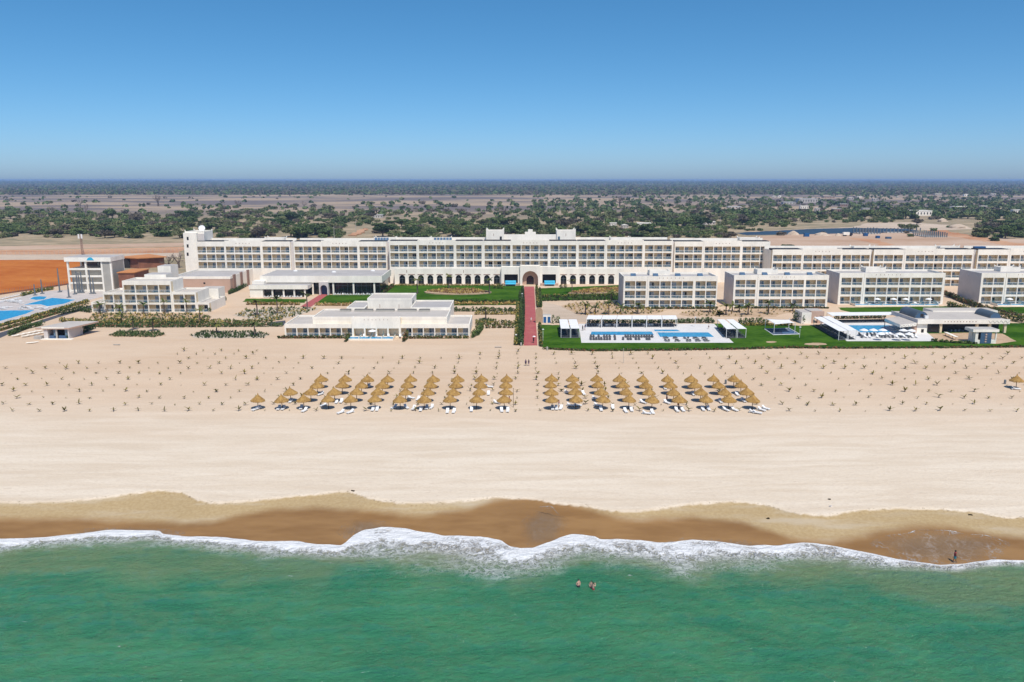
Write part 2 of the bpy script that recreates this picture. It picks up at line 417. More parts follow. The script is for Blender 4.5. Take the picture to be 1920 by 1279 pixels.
def ground_material():
    m = newmat('ground'); t = NT(m); b = t.bsdf
    P = t.pos()
    geo = t.new('NewGeometry'); sep = t.new('SeparateXYZ'); t.l.new(geo.outputs['Position'], sep.inputs[0])
    Y = sep.outputs[1]; X = sep.outputs[0]
    streak = t.noise(t.pos(0.045, 0.32, 1), 1.0, 6, 0.66, 0.5)
    blot = t.noise(t.pos(0.03, 0.06, 1), 1.0, 4, 0.6)
    grain = t.noise(P, 2.2, 5, 0.7)
    foot = t.noise(t.pos(0.8, 1.3, 1), 1.1, 3, 0.6)
    low = t.mix(t.ramp(streak, 0.3, 0.7), (0.585, 0.485, 0.37, 1), (0.68, 0.59, 0.475, 1))
    upp = t.mix(t.ramp(blot, 0.3, 0.7), (0.545, 0.395, 0.27, 1), (0.60, 0.455, 0.325, 1))
    upp = t.mix(t.ramp(streak, 0.45, 0.75, 0, 0.45), upp, (0.64, 0.51, 0.385, 1))
    yb = t.math('ADD', Y, t.math('MULTIPLY', t.math('SUBTRACT', blot, 0.5), 40.0))
    sand = t.mix(t.ramp(yb, 132, 190), low, upp)
    sand = t.mix(t.ramp(grain, 0.35, 0.7, 0.0, 0.22), sand, (0.43, 0.33, 0.24, 1))
    sand = t.mix(t.ramp(foot, 0.56, 0.72, 0.0, 0.36), sand, (0.47, 0.37, 0.28, 1))
    edge = t.noise(P, 0.22, 6, 0.6)
    e = t.math('MULTIPLY', t.math('SUBTRACT', edge, 0.5), 0.5)
    damp = t.ramp(t.math('ADD', t.attr('damp'), t.math('MULTIPLY', e, 0.5)), -0.05, 0.07)
    wet = t.ramp(t.math('ADD', t.attr('wet'), e), -0.32, 0.34)
    dampc = t.mix(t.ramp(grain, 0.3, 0.7), (0.345, 0.245, 0.122, 1), (0.42, 0.315, 0.175, 1))
    dampc = t.mix(t.ramp(t.noise(t.pos(0.05, 0.3, 1), 1.0, 4, 0.6), 0.45, 0.7, 0, 0.7), dampc, (0.45, 0.375, 0.275, 1))
    wetc = t.mix(t.ramp(t.noise(t.pos(0.09, 0.3, 1), 1.0, 4, 0.6), 0.3, 0.7), (0.205, 0.108, 0.038, 1), (0.275, 0.155, 0.06, 1))
    shore = t.mix(damp, sand, t.mix(wet, dampc, wetc))
    # dark tide-line specks along the scarp
    spk = t.math('MULTIPLY', t.ramp(t.math('ABSOLUTE', t.math('SUBTRACT', t.attr('damp'), 0.0)), 0.0, 0.22, 1, 0), t.ramp(t.noise(P, 3.0, 3, 0.7), 0.57, 0.68))
    shore = t.mix(t.math('MULTIPLY', spk, 0.75), shore, (0.13, 0.085, 0.04, 1))
    # inland: dry savanna earth, burnt plain, grass
    f1 = t.noise(t.pos(0.0022, 0.004, 1), 1.0, 6, 0.62)
    f2 = t.noise(t.pos(0.02, 0.035, 1), 1.0, 5, 0.65)
    near = t.mix(t.ramp(f2, 0.32, 0.68), (0.25, 0.195, 0.12, 1), (0.43, 0.325, 0.21, 1))
    near = t.mix(t.ramp(t.noise(t.pos(0.06, 0.09, 1), 1.0, 5, 0.65), 0.46, 0.64, 0, 0.8), near, (0.165, 0.155, 0.085, 1))
    plain = t.mix(t.ramp(f1, 0.44, 0.56), (0.155, 0.125, 0.115, 1), (0.36, 0.27, 0.185, 1))
    farw = t.mix(t.ramp(t.noise(t.pos(0.0009, 0.0016, 1), 1.0, 6, 0.65), 0.4, 0.6), (0.10, 0.085, 0.075, 1), (0.085, 0.09, 0.05, 1))
    land = t.mix(t.ramp(Y, 900, 1350), near, plain)
    land = t.mix(t.ramp(Y, 2700, 3600), land, farw)
    base = t.mix(t.ramp(t.math('ADD', Y, t.math('MULTIPLY', blot, 30.0)), 395, 430), shore, land)
    t.put(b.inputs['Base Color'], base)
    r = t.new('Mix'); r.data_type = 'FLOAT'
    t.l.new(t.math('MULTIPLY', damp, wet), r.inputs[0]); r.inputs[2].default_value = 0.95; r.inputs[3].default_value = 0.58
    t.l.new(r.outputs[0], b.inputs['Roughness'])
    b.inputs['Specular IOR Level'].default_value = 0.25
    dry = t.math('SUBTRACT', 1.0, damp)
    h = t.math('MULTIPLY', t.math('ADD', t.math('MULTIPLY', foot, 0.8), t.math('ADD', t.math('MULTIPLY', grain, 0.45), t.math('MULTIPLY', streak, 0.35))), dry)
    t.bump(h, 0.55, 0.22)
    return m
MATS['ground'] = ground_material()
gme = mesh_np('ground', np.stack([GX, GY, GZ], -1), FQ, ['ground'], smooth=True)
for nm, val in (('damp', (DRY(GX) - GY) / 4.0), ('wet', (WET(GX) - GY) / 4.0)):
    a = gme.attributes.new(nm, 'FLOAT', 'POINT'); a.data.foreach_set('value', np.clip(val, -4, 4).astype(np.float32).ravel())
setp(put('ground', gme), kind='structure')

# ------------------------------------------------------------------ the sea: swash, foam and turbid green water
def sea():
    xs = np.concatenate([-spaced(86, 46000, 40)[::-1], np.arange(-86, 86.01, 0.30), spaced(86, 46000, 40)])
    ds = np.concatenate([np.arange(0, 16, 0.26), np.arange(16, 62, 0.5), np.geomspace(62, 46000, 40)])
    X, D = np.meshgrid(xs, ds)
    f = FRONT(X)
    inn = np.abs(X) < 90
    wob = np.where(inn, 0.16 * vnoise(X * 1.1, X * 0 + 3.0, 21, 4), 0) * np.exp(-D / 3.0)
    Y = f + wob - D
    fw = np.maximum(f - BACK(X), 1.5)
    u = D / fw
    calm = -2.0 + np.where(inn & (D < 90), 0.075 * vnoise(X * 0.28, Y * 0.75, 5, 5) + 0.03 * vnoise(X * 1.3, Y * 2.1, 9, 4), 0) * np.clip(D / 6, 0, 1)
    swell = 0.22 * np.exp(-((D - fw * 1.02) / 1.7) ** 2) * np.where(inn, 0.75 + 0.5 * vnoise(X * 0.09, X * 0 + 1.0, 31, 3), 0)
    lip = 0.16 * np.exp(-((u - 0.30) / 0.16) ** 2) * np.where(inn, 1, 0)
    zf = -1.87 + 0.05 * np.exp(-((D - 0.35) / 0.3) ** 2)
    k = np.clip(D / 5.0, 0, 1); k = k * k * (3 - 2 * k)
    Z = zf * (1 - k) + calm * k + swell + lip * np.clip(D / 1.0, 0, 1)
    Z = np.where(D < 0.05, ground_z(X, Y) - 0.03, Z)
    n0, n1 = X.shape
    idx = np.arange(n0 * n1).reshape(n0, n1)
    Q = np.stack([idx[:-1, :-1], idx[1:, :-1], idx[1:, 1:], idx[:-1, 1:]], -1).reshape(-1, 4)
    m = newmat('sea_water'); t = NT(m); b = t.bsdf
    P = t.pos()
    d, uu = t.attr('dist'), t.attr('u')
    warp = t.noise(P, 0.35, 3, 0.6)
    nz = t.noise(t.pos(0.055, 0.10, 1), 1.0, 6, 0.62, 0.6)
    nb = t.noise(t.pos(0.016, 0.03, 1), 1.0, 4, 0.6, 0.8)
    deep = t.mix(t.ramp(nz, 0.3, 0.7), (0.028, 0.180, 0.085, 1), (0.050, 0.232, 0.102, 1))
    deep = t.mix(t.ramp(nb, 0.5, 0.72, 0, 0.5), deep, (0.012, 0.175, 0.118, 1))
    # stirred-up sand near the shore, in plumes
    pl = t.math('ADD', t.ramp(d, 6.0, 21.0, 0.72, -0.30), t.math('MULTIPLY', t.math('SUBTRACT', nz, 0.5), 2.0))
    deep = t.mix(t.ramp(pl, 0.0, 0.85, 0, 0.75), deep, (0.15, 0.215, 0.10, 1))
    film = t.mix(t.ramp(uu, 0.25, 0.8), (0.36, 0.32, 0.265, 1), (0.25, 0.285, 0.19, 1))
    body = t.mix(t.ramp(t.math('ADD', uu, t.math('MULTIPLY', t.math('SUBTRACT', warp, 0.5), 0.5)), 0.45, 1.25), film, deep)
    # foam lace: cell walls of a warped voronoi, denser towards the breaking edge
    vm = t.new('Mapping'); t.l.new(P, vm.inputs['Vector']); vm.inputs['Scale'].default_value = (0.8, 0.62, 1)
    wv = t.new('TexNoise'); wv.inputs['Scale'].default_value = 0.9; wv.inputs['Detail'].default_value = 3; t.l.new(P, wv.inputs['Vector'])
    add = t.new('VectorMath', operation='MULTIPLY_ADD'); t.l.new(wv.outputs['Color'], add.inputs[0]); add.inputs[1].default_value = (2.2, 2.2, 0); t.l.new(vm.outputs[0], add.inputs[2])
    vo = t.new('TexVoronoi'); vo.feature = 'DISTANCE_TO_EDGE'; vo.inputs['Scale'].default_value = 0.85; t.l.new(add.outputs[0], vo.inputs['Vector'])
    vo2 = t.new('TexVoronoi'); vo2.feature = 'DISTANCE_TO_EDGE'; vo2.inputs['Scale'].default_value = 2.3; t.l.new(add.outputs[0], vo2.inputs['Vector'])
    patch = t.noise(t.pos(0.13, 0.17, 1), 1.0, 5, 0.62, 0.6)
    big = t.noise(t.pos(0.035, 0.03, 1), 1.0, 3, 0.5)
    solid = t.math('ADD', t.ramp(uu, 0.02, 1.15, 0.82, -0.62), t.math('MULTIPLY', t.math('SUBTRACT', patch, 0.5), 2.3))
    solid = t.math('ADD', solid, t.math('MULTIPLY', t.math('SUBTRACT', big, 0.5), 1.6))
    solid = t.math('ADD', solid, t.attr('edge'))
    lace = t.math('SUBTRACT', 1.0, t.math('MINIMUM', 1.0, t.math('MINIMUM', t.math('MULTIPLY', vo.outputs['Distance'], 5.5), t.math('MULTIPLY', vo2.outputs['Distance'], 4.5))))
    fm = t.math('ADD', t.ramp(solid, 0.30, 0.95), t.math('MULTIPLY', t.math('POWER', lace, 1.6), t.ramp(solid, -0.85, 0.35)))
    fm = t.math('MULTIPLY', fm, t.ramp(uu, 1.0, 1.5, 1, 0))
    # a few whitecaps far out
    cap = t.math('MULTIPLY', t.ramp(t.noise(t.pos(0.22, 0.6, 1), 1.0, 4, 0.6), 0.715, 0.76), t.ramp(d, 14, 40, 0.9, 0.15))
    fm = t.math('MINIMUM', 1.0, t.math('ADD', fm, cap))
    fm = t.math('MULTIPLY', fm, 0.94)
    t.put(b.inputs['Base Color'], t.mix(fm, body, (0.88, 0.89, 0.90, 1)))
    t.put(b.inputs['Roughness'], t.ramp(fm, 0.0, 0.6, 0.08, 0.85))
    b.inputs['IOR'].default_value = 1.33
    rip = t.noise(t.pos(0.55, 1.15, 1, 0.22), 1.0, 6, 0.70, 0.4)
    rip2 = t.noise(t.pos(1.6, 3.0, 1, -0.15), 1.0, 4, 0.65)
    h = t.math('ADD', t.math('ADD', rip, t.math('MULTIPLY', rip2, 0.5)), t.math('MULTIPLY', fm, 0.35))
    t.bump(h, 1.0, 0.75)
    MATS['sea_water'] = m
    me = mesh_np('sea', np.stack([X, Y, Z], -1), Q, ['sea_water'], smooth=True)
    edge = 0.9 * np.exp(-(D / 0.45) ** 2) + 0.75 * np.exp(-((u - 0.32) / 0.13) ** 2) * np.clip(0.5 + 0.9 * vnoise(X * 0.06, X * 0, 44, 3), 0, 1)
    edge = edge - 0.9 * np.clip(0.6 * vnoise(X * 0.045, X * 0 + 2, 47, 3), 0, 1) * np.exp(-((u - 0.15) / 0.13) ** 2)
    for nm, val in (('dist', D), ('u', np.clip(u, 0, 5)), ('edge', edge)):
        a = me.attributes.new(nm, 'FLOAT', 'POINT'); a.data.foreach_set('value', val.astype(np.float32).ravel())
    setp(put('sea', me), kind='structure')
sea()

# thin films of backwash left on the wet sand
def film_material():
    m = newmat('swash_film'); t = NT(m); b = t.bsdf
    P = t.pos(); r = t.attr('rim')
    n = t.noise(P, 0.5, 4, 0.6)
    wv = t.new('TexNoise'); wv.inputs['Scale'].default_value = 0.8; wv.inputs['Detail'].default_value = 3; t.l.new(P, wv.inputs['Vector'])
    add = t.new('VectorMath', operation='MULTIPLY_ADD'); t.l.new(wv.outputs['Color'], add.inputs[0]); add.inputs[1].default_value = (2.5, 2.5, 0); t.l.new(t.pos(0.9, 0.6, 1), add.inputs[2])
    vo = t.new('TexVoronoi'); vo.feature = 'DISTANCE_TO_EDGE'; vo.inputs['Scale'].default_value = 1.1; t.l.new(add.outputs[0], vo.inputs['Vector'])
    lace = t.math('SUBTRACT', 1.0, t.math('MINIMUM', 1.0, t.math('MULTIPLY', vo.outputs['Distance'], 6.0)))
    rr = t.math('ADD', r, t.math('MULTIPLY', t.math('SUBTRACT', n, 0.5), 0.25))
    line = t.math('MULTIPLY', t.ramp(t.math('ABSOLUTE', t.math('SUBTRACT', r, 0.965)), 0.0, 0.03, 1, 0), t.attr('up'))
    foam = t.math('ADD', t.math('MULTIPLY', t.math('POWER', lace, 2.0), t.math('MULTIPLY', t.attr('lace'), t.ramp(n, 0.35, 0.65, 0.05, 0.5))), t.math('MULTIPLY', line, t.ramp(n, 0.4, 0.6, 0.0, 0.8)))
    foam = t.math('MINIMUM', 1.0, foam)
    t.put(b.inputs['Base Color'], t.mix(foam, (0.25, 0.185, 0.12, 1), (0.78, 0.78, 0.78, 1)))
    b.inputs['Roughness'].default_value = 0.35
    al = t.math('MAXIMUM', t.ramp(rr, 0.40, 1.0, 0.34, 0.0), t.math('MULTIPLY', foam, t.ramp(r, 0.985, 1.0, 1.0, 0.0)))
    t.put(b.inputs['Alpha'], al)
    MATS['swash_film'] = m
film_material()
def film(cx, cy, rx, ry, lace, up, tilt=0.0, seed=0):
    N, M = 96, 26; V = []; at = {'rim': [], 'lace': [], 'up': []}
    rs = random.Random(seed); ph = [rs.uniform(0, 6.28) for _ in range(4)]
    for i in range(M + 1):
        for j in range(N):
            th = 2 * math.pi * j / N; k = i / M
            w = 1 + 0.10 * math.sin(2 * th + ph[0]) + 0.06 * math.sin(5 * th + ph[1]) + 0.03 * math.sin(11 * th + ph[2])
            px, py = cx + rx * k * w * math.cos(th), cy - ry * k * w * math.sin(th) + tilt * rx * k * math.cos(th)
            x, y = G(px, py, -1.5); z = float(ground_z(x, y)); x, y = G(px, py, z); z = float(ground_z(x, y))
            V.append((x, y, z + 0.03)); at['rim'].append(k); at['lace'].append(lace); at['up'].append(up * max(0.0, math.sin(th + ph[3] * 0.1) - 0.1))
    Q = [(i * N + j, i * N + (j + 1) % N, (i + 1) * N + (j + 1) % N, (i + 1) * N + j) for i in range(M) for j in range(N)]
    me = mesh_np('swash_film', V, Q, ['swash_film'], smooth=True)
    for k, v in at.items():
        a = me.attributes.new(k, 'FLOAT', 'POINT'); a.data.foreach_set('value', np.array(v, dtype=np.float32))
    setp(put('swash_film', me), kind='structure')
film(1765, 1026, 120, 36, 1.0, 0.7, 0.06, 1)
film(1020, 988, 46, 42, 0.35, 0.5, 0.0, 2)
film(1345, 1026, 95, 16, 1.0, 0.3, 0.05, 3)
film(240, 1001, 95, 12, 1.0, 0.3, 0.0, 4)
film(690, 1000, 60, 26, 0.5, 0.4, 0.0, 5)

# ------------------------------------------------------------------ flat sheets of the resort grounds
def sub(poly, step=4.0):                              # closed outline with points every few metres
    out = []
    for i, p in enumerate(poly):
        q = poly[(i + 1) % len(poly)]
        n = max(1, int(math.hypot(q[0] - p[0], q[1] - p[1]) / step))
        out += [(p[0] + (q[0] - p[0]) * k / n, p[1] + (q[1] - p[1]) * k / n) for k in range(n)]
    return out
def sheet(name, pxs, z, m, wob=0.0, label=None):
    poly = [G(x, y) for x, y in pxs]
    if wob:
        poly = [(x + rnd.uniform(-wob, wob), y + rnd.uniform(-wob, wob)) for x, y in sub(poly, max(1.2, wob * 2.5))]
    b = MB(); b.prism(poly, -0.3, z, m)
    return b.build(name, label=label, kind='structure')
def ellipse(cx, cy, rx, ry, n=28):
    return [(cx + rx * math.cos(2 * math.pi * i / n), cy + ry * math.sin(2 * math.pi * i / n)) for i in range(n)]

sheet('clay_field', [(-60, 489), (60, 486), (128, 488), (226, 500), (226, 522), (130, 531), (60, 545), (-60, 556)], 0.03, 'clay', 0.8)
sheet('clay_track', [(-80, 470), (120, 468), (345, 463), (345, 470), (330, 474), (120, 478), (-80, 479)], 0.02, 'clay_pale', 1.5)
sheet('dirt_road', [(-80, 478), (120, 477), (340, 474), (340, 482), (130, 487), (-80, 488)], 0.035, 'pale_sand', 0.6)
sheet('sand_strip', [(-80, 463), (345, 455), (345, 462), (-80, 470)], 0.012, 'site_sand', 1.5)
sheet('building_ground', [(1370, 446), (1480, 440), (1700, 434), (1790, 440), (1960, 452), (1960, 475), (1370, 470)], 0.02, 'site_sand', 3)
sheet('clay_patch', [(1592, 446), (1622, 447), (1650, 451), (1668, 457), (1682, 466), (1662, 466), (1640, 457), (1615, 451), (1598, 449)], 0.04, 'clay_pale', 2.5)
sheet('clay_road', [(1690, 420), (1730, 421), (1790, 436), (1900, 455), (1960, 462), (1960, 472), (1840, 452), (1770, 441)], 0.045, 'clay_pale', 2)
sheet('pond', [(1380, 437), (1448, 433), (1530, 429), (1600, 427.5), (1700, 429), (1725, 433), (1650, 437), (1560, 438.5), (1480, 440), (1400, 441)], 0.06, 'water_dark', 1.5)
sheet('pond_bank', [(1420, 434), (1480, 430.5), (1600, 426), (1620, 419), (1700, 417), (1810, 424), (1830, 430), (1740, 432), (1700, 429), (1600, 427.5), (1530, 429), (1448, 433)], 0.05, 'pale_sand', 3)
sheet('clay_spoil', [(655, 442), (672, 434), (686, 429.5), (690, 431), (680, 437), (668, 443)], 0.9, 'clay_pale', 2.2)

sheet('asphalt_lane', [(-40, 636), (0, 624), (59, 606), (113, 589), (157, 576.5), (175, 571), (180, 576), (160, 581), (110, 595), (64, 610.5), (18, 626), (-20, 643)], 0.035, 'asphalt')
sheet('left_pool_terrace', [(-60, 584), (0, 565), (45, 554), (90, 546), (135, 543), (222, 541), (215, 551), (170, 562), (110, 578), (40, 598), (-60, 624)], 0.05, 'stone_deck')
sheet('garden_soil_strip', [(-60, 626), (40, 599), (110, 579), (160, 566), (168, 571), (113, 587), (59, 604), (0, 622), (-60, 640)], 0.03, 'soil', 0.3)
sheet('restaurant_lawn', [(462, 560), (575, 561), (571, 568), (455, 566)], 0.03, 'lawn', 0.25)
sheet('terrace_lawn', [(608, 553), (740, 552), (740, 534), (980, 541), (979, 571), (700, 570), (592, 568)], 0.03, 'lawn', 0.3)
sheet('upper_lawn', [(732, 535), (982, 535.5), (980, 572), (850, 573), (700, 553), (720, 542)], 0.045, 'lawn', 0.3)
sheet('flower_mound', ellipse(858, 549, 62, 4.5), 0.5, 'soil', 0.4)
sheet('right_upper_lawn', [(1004, 541), (1165, 534.5), (1163, 562), (1008, 564)], 0.03, 'lawn', 0.3)
sheet('right_flower_mound', [(1065, 551), (1110, 543), (1160, 541), (1163, 549), (1100, 552)], 0.4, 'soil', 0.3)
sheet('pool_lawn', [(1010, 609), (1014, 650), (1040, 656), (1110, 658), (1280, 656.5), (1400, 654.5), (1480, 652.5), (1600, 653.5), (1960, 651), (1990, 606), (1890, 606), (1700, 605), (1500, 611), (1420, 606), (1100, 611)], 0.035, 'lawn', 0.35)
sheet('bare_patch', ellipse(1529, 645.5, 21, 2.4), 0.045, 'soil', 0.25)
sheet('bare_patch', ellipse(1446, 641.5, 10, 1.6), 0.045, 'soil', 0.15)
sheet('villa_lawn', [(1572, 577), (1640, 576), (1800, 574), (1815, 577), (1790, 586), (1600, 587), (1575, 581)], 0.03, 'lawn', 0.3)
sheet('villa_lawn', [(1838, 576), (1990, 575), (1990, 590), (1910, 588), (1850, 580)], 0.03, 'lawn', 0.3)
for nm, pts, m in (('planting_bed', [(1052, 574), (1075, 568), (1165, 566), (1178, 578), (1250, 582), (1230, 588), (1180, 590), (1085, 591)], 'soil'),
                   ('planting_bed', [(1272, 589), (1295, 583), (1350, 581), (1360, 590), (1330, 594), (1290, 593)], 'soil'),
                   ('planting_bed', [(1345, 583), (1400, 580), (1505, 580), (1500, 585), (1460, 590), (1455, 594), (1340, 594)], 'soil'),
                   ('planting_bed', [(436, 591), (462, 581), (530, 576), (600, 579), (570, 588), (545, 596), (480, 600)], 'grey_soil'),
                   ('planting_bed', [(357, 630), (375, 622), (480, 622), (505, 628), (495, 634), (370, 635)], 'grey_soil'),
                   ('planting_bed', [(203, 629), (222, 621), (300, 623), (312, 629), (290, 632.5), (215, 632)], 'soil'),
                   ('planting_bed', [(176, 588), (372, 588), (395, 593), (392, 607), (210, 608), (165, 597)], 'soil'),
                   ('planting_bed', [(893, 601), (910, 598), (930, 601), (912, 605)], 'soil')):
    sheet(nm, pts, 0.05, m, 0.35)
sheet('garden_path', [(160, 608.3), (392, 608), (535, 606.5), (535, 609.5), (392, 611), (160, 611.5)], 0.04, 'kerb_brick', 0.1)
sheet('service_yard', [(500, 605), (535, 601), (536, 610), (505, 611)], 0.045, 'asphalt')
sheet('sand_path', [(1018, 566), (1052, 574), (1085, 591), (1350, 596), (1350, 603), (1090, 604), (1030, 606), (1018, 600)], 0.025, 'pale_sand', 0.3)
# ------------------------------------------------------------------ red brick walk
def path_material():
    m = newmat('brick_walk'); t = NT(m); b = t.bsdf
    br = t.new('TexBrick'); t.l.new(t.pos(), br.inputs['Vector'])
    br.inputs['Scale'].default_value = 1.0; br.inputs['Brick Width'].default_value = 0.44; br.inputs['Row Height'].default_value = 0.9
    br.inputs['Mortar Size'].default_value = 0.045
    br.inputs['Color1'].default_value = (0.36, 0.06, 0.062, 1); br.inputs['Color2'].default_value = (0.41, 0.085, 0.085, 1); br.inputs['Mortar'].default_value = (0.27, 0.09, 0.085, 1)
    n = t.noise(t.pos(), 0.25, 4, 0.6)
    t.put(b.inputs['Base Color'], t.mix(t.ramp(n, 0.45, 0.75, 0, 0.45), br.outputs['Color'], (0.45, 0.16, 0.12, 1)))
    b.inputs['Roughness'].default_value = 0.85
    MATS['brick_walk'] = m
path_material()
sheet('brick_walk', [(983, 537.5), (1001.5, 537.5), (1007.5, 648), (982, 648)], 0.06, 'brick_walk')
sheet('brick_walk', [(601, 552), (616, 552), (583, 575.5), (563, 575.5)], 0.06, 'brick_walk')

# ------------------------------------------------------------------ balcony fronts
def window_mesh(name, w, h, p1, p2):
    b = MB()
    b.box(-w/2, w/2, -0.02, 0.06, 0, h, 'white_metal')
    b.box(-w/2 + 0.08, -0.04, -0.06, -0.02, 0.08, h - 0.1, p1)
    b.box(0.04, w/2 - 0.08, -0.06, -0.02, 0.08, h - 0.1, p2)
    return b.mesh(name)
WIN = [window_mesh('window', 1.9, 2.35, a, c) for a, c in (('pane_blue', 'pane_blue'), ('pane_curtain', 'pane_blue'), ('pane_blue', 'pane_curtain'), ('pane_curtain', 'pane_curtain'), ('dark_glass', 'dark_glass'), ('pane_blue', 'dark_glass'), ('pane_curtain', 'dark_glass'))]
WINW = [4, 4, 4, 3, 1.2, 1.2, 1.2]
RAILS = {}
def rail_mesh(w):
    k = round(w, 1)
    if k not in RAILS:
        b = MB()
        b.box(-w/2, w/2, -0.015, 0.015, 0.06, 0.98, 'rail_glass')
        b.box(-w/2, w/2, -0.05, 0.05, 0.98, 1.09, 'white_metal')
        for x in (-w/2 + 0.04, 0, w/2 - 0.04): b.box(x - 0.03, x + 0.03, -0.035, 0.035, 0, 0.98, 'white_metal')
        RAILS[k] = b.mesh('railing')
    return RAILS[k]
def chair_mesh():
    b = MB()
    b.box(-0.35, 0.35, -0.35, 0.35, 0.34, 0.44, 'chair_blue')
    b.xprism([(-0.35, 0.44), (0.35, 0.44), (0.33, 0.95), (-0.33, 0.95)], 0.25, 0.35, 'chair_blue')
    for x in (-0.31, 0.31):
        b.box(x - 0.03, x + 0.03, -0.33, 0.33, 0.60, 0.66, 'chair_blue')
        for y in (-0.31, 0.29): b.box(x - 0.03, x + 0.03, y - 0.03, y + 0.03, 0, 0.60, 'chair_blue')
    return b.mesh('balcony_chair')
CHAIR = chair_mesh()
FLOORS = ['ground', 'first', 'second', 'third']
def bays(root, name, Y, x0, x1, lefts, rows, zbase, ztop, bld, depth=1.7, side='right', chairs=True, lip=0.0, skip=(), winscale=1.0, bare=False):
    """one stretch of balcony front: white grid, cream recess, and in each bay a window, a railing and a chair.
    lefts = [(xl, xr), ...] bay openings, rows = [(z0, z1), ...] from the ground up"""
    b = MB()
    fr = 0.30
    edges = [x0] + [v for lr in lefts for v in lr] + [x1]
    zlo, zhi = zbase, ztop
    for i in range(0, len(edges), 2):                                   # piers
        b.box(edges[i], edges[i + 1], Y, Y + fr, zlo, zhi, 'white_paint')
        b.box(edges[i], edges[i + 1], Y + fr, Y + depth, zlo, zhi - 0.4, 'cream_paint')
    lv = [zbase] + [v for r in rows for v in r] + [ztop]
    for (xl, xr) in lefts:
        for i in range(0, len(lv), 2):                                  # floor edges and parapet
            if lv[i + 1] - lv[i] > 0.02:
                b.box(xl, xr, Y + 0.003, Y + fr, lv[i], lv[i + 1], 'white_paint')
                b.box(xl, xr, Y + fr, Y + depth, lv[i], min(lv[i + 1], ztop - 0.45), 'cream_paint')
    b.box(x0, x1, Y + depth, Y + depth + 0.2, zlo, zhi - 0.5, 'cream_paint')
    if lip: b.box(x0 + 0.01, x1 - 0.01, Y - lip, Y + 0.1, ztop - 0.25, ztop, 'white_paint')
    sec = b.build(name, root)
    for r, (z0, z1) in enumerate(rows):
        for c, (xl, xr) in enumerate(lefts):
            if (r, c) in skip: continue
            w = xr - xl
            o = 0.20 * w if side == 'right' else -0.20 * w
            if bare: o = rnd.choice((-0.1, 0.2)) * w
            ws = min(1.0, w * 0.5 / 1.9) * winscale
            h = min(2.35, (z1 - z0) - 0.25) / 2.35
            put('window', rnd.choices(WIN, WINW)[0], sec, ((xl + xr) / 2 + o, Y + depth - 0.03, z0 + 0.02), scale=(ws, 1, h))
            if not bare:
                put('railing', rail_mesh(w - 0.02), sec, ((xl + xr) / 2, Y + 0.16, z0 + 0.003))
            if chairs and rnd.random() < 0.85:
                q = put('balcony_chair', CHAIR, None, ((xl + xr) / 2 + rnd.uniform(-0.2, 0.3) * w, Y + 0.95, z0 + 0.002), rnd.uniform(-0.7, 0.7))
                setp(q, 'dark chair on the %s floor balcony of %s' % (FLOORS[min(3, r)], bld), 'chair', 'balcony chairs of ' + bld)
    return sec
def spans(pxs, py, Y):                                # pixel spans to x on plane Y
    return [(PZ(a, py, Y)[0], PZ(b, py, Y)[0]) for a, b in pxs]
def split(a, b, n, pier=0.28):
    w = (b - a - pier * (n - 1)) / n
    return [(a + i * (w + pier), a + i * (w + pier) + w) for i in range(n)]
def horned(b, x0, x1, y0, y1, z0, z1, m='white_paint', horn=0.9, top='roof_grey'):
    b.box(x0, x1, y0, y1, z0, z1, m, top=top)
    t = 0.22
    for (a0, a1, c0, c1) in ((x0, x1, y0 - 0.003, y0 + t), (x0, x1, y1 - t, y1 + 0.003), (x0 - 0.003, x0 + t, y0 + t, y1 - t), (x1 - t, x1 + 0.003, y0 + t, y1 - t)):
        b.box(a0, a1, c0, c1, z1 + 0.002, z1 + 0.5, m)
    for x, sx in ((x0, 1), (x1, -1)):
        for y, d in ((y0, 1), (y1, -1)):
            b.xprism([(x, z1 + 0.5), (x + sx * horn, z1 + 0.5), (x + sx * horn * 0.35, z1 + 0.5 + horn * 0.55), (x, z1 + 0.5 + horn)] if sx > 0 else
                     [(x, z1 + 0.5), (x, z1 + 0.5 + horn), (x + sx * horn * 0.35, z1 + 0.5 + horn * 0.55), (x + sx * horn, z1 + 0.5)][::1], min(y, y + d * 0.3), max(y, y + d * 0.3), m)
def parapet_roof(root, x0, x1, y0, y1, z, zr, name='roof', m='roof_grey', t=0.28, wall='white_paint', front=True):
    """flat roof slab at zr with upstand walls to z"""
    b = MB()
    b.box(x0, x1, y0, y1, zr - 0.3, zr, wall, top=m)
    if front: b.box(x0, x1, y0, y0 + t, zr + 0.002, z, wall)
    b.box(x0, x1, y1 - t, y1, zr + 0.002, z, wall)
    ya = y0 + (t if front else 0.001)
    b.box(x0, x0 + t, ya + 0.001, y1 - t - 0.001, zr + 0.002, z - 0.003, wall)
    b.box(x1 - t, x1, ya + 0.001, y1 - t - 0.001, zr + 0.002, z - 0.003, wall)
    return b.build(name, root)

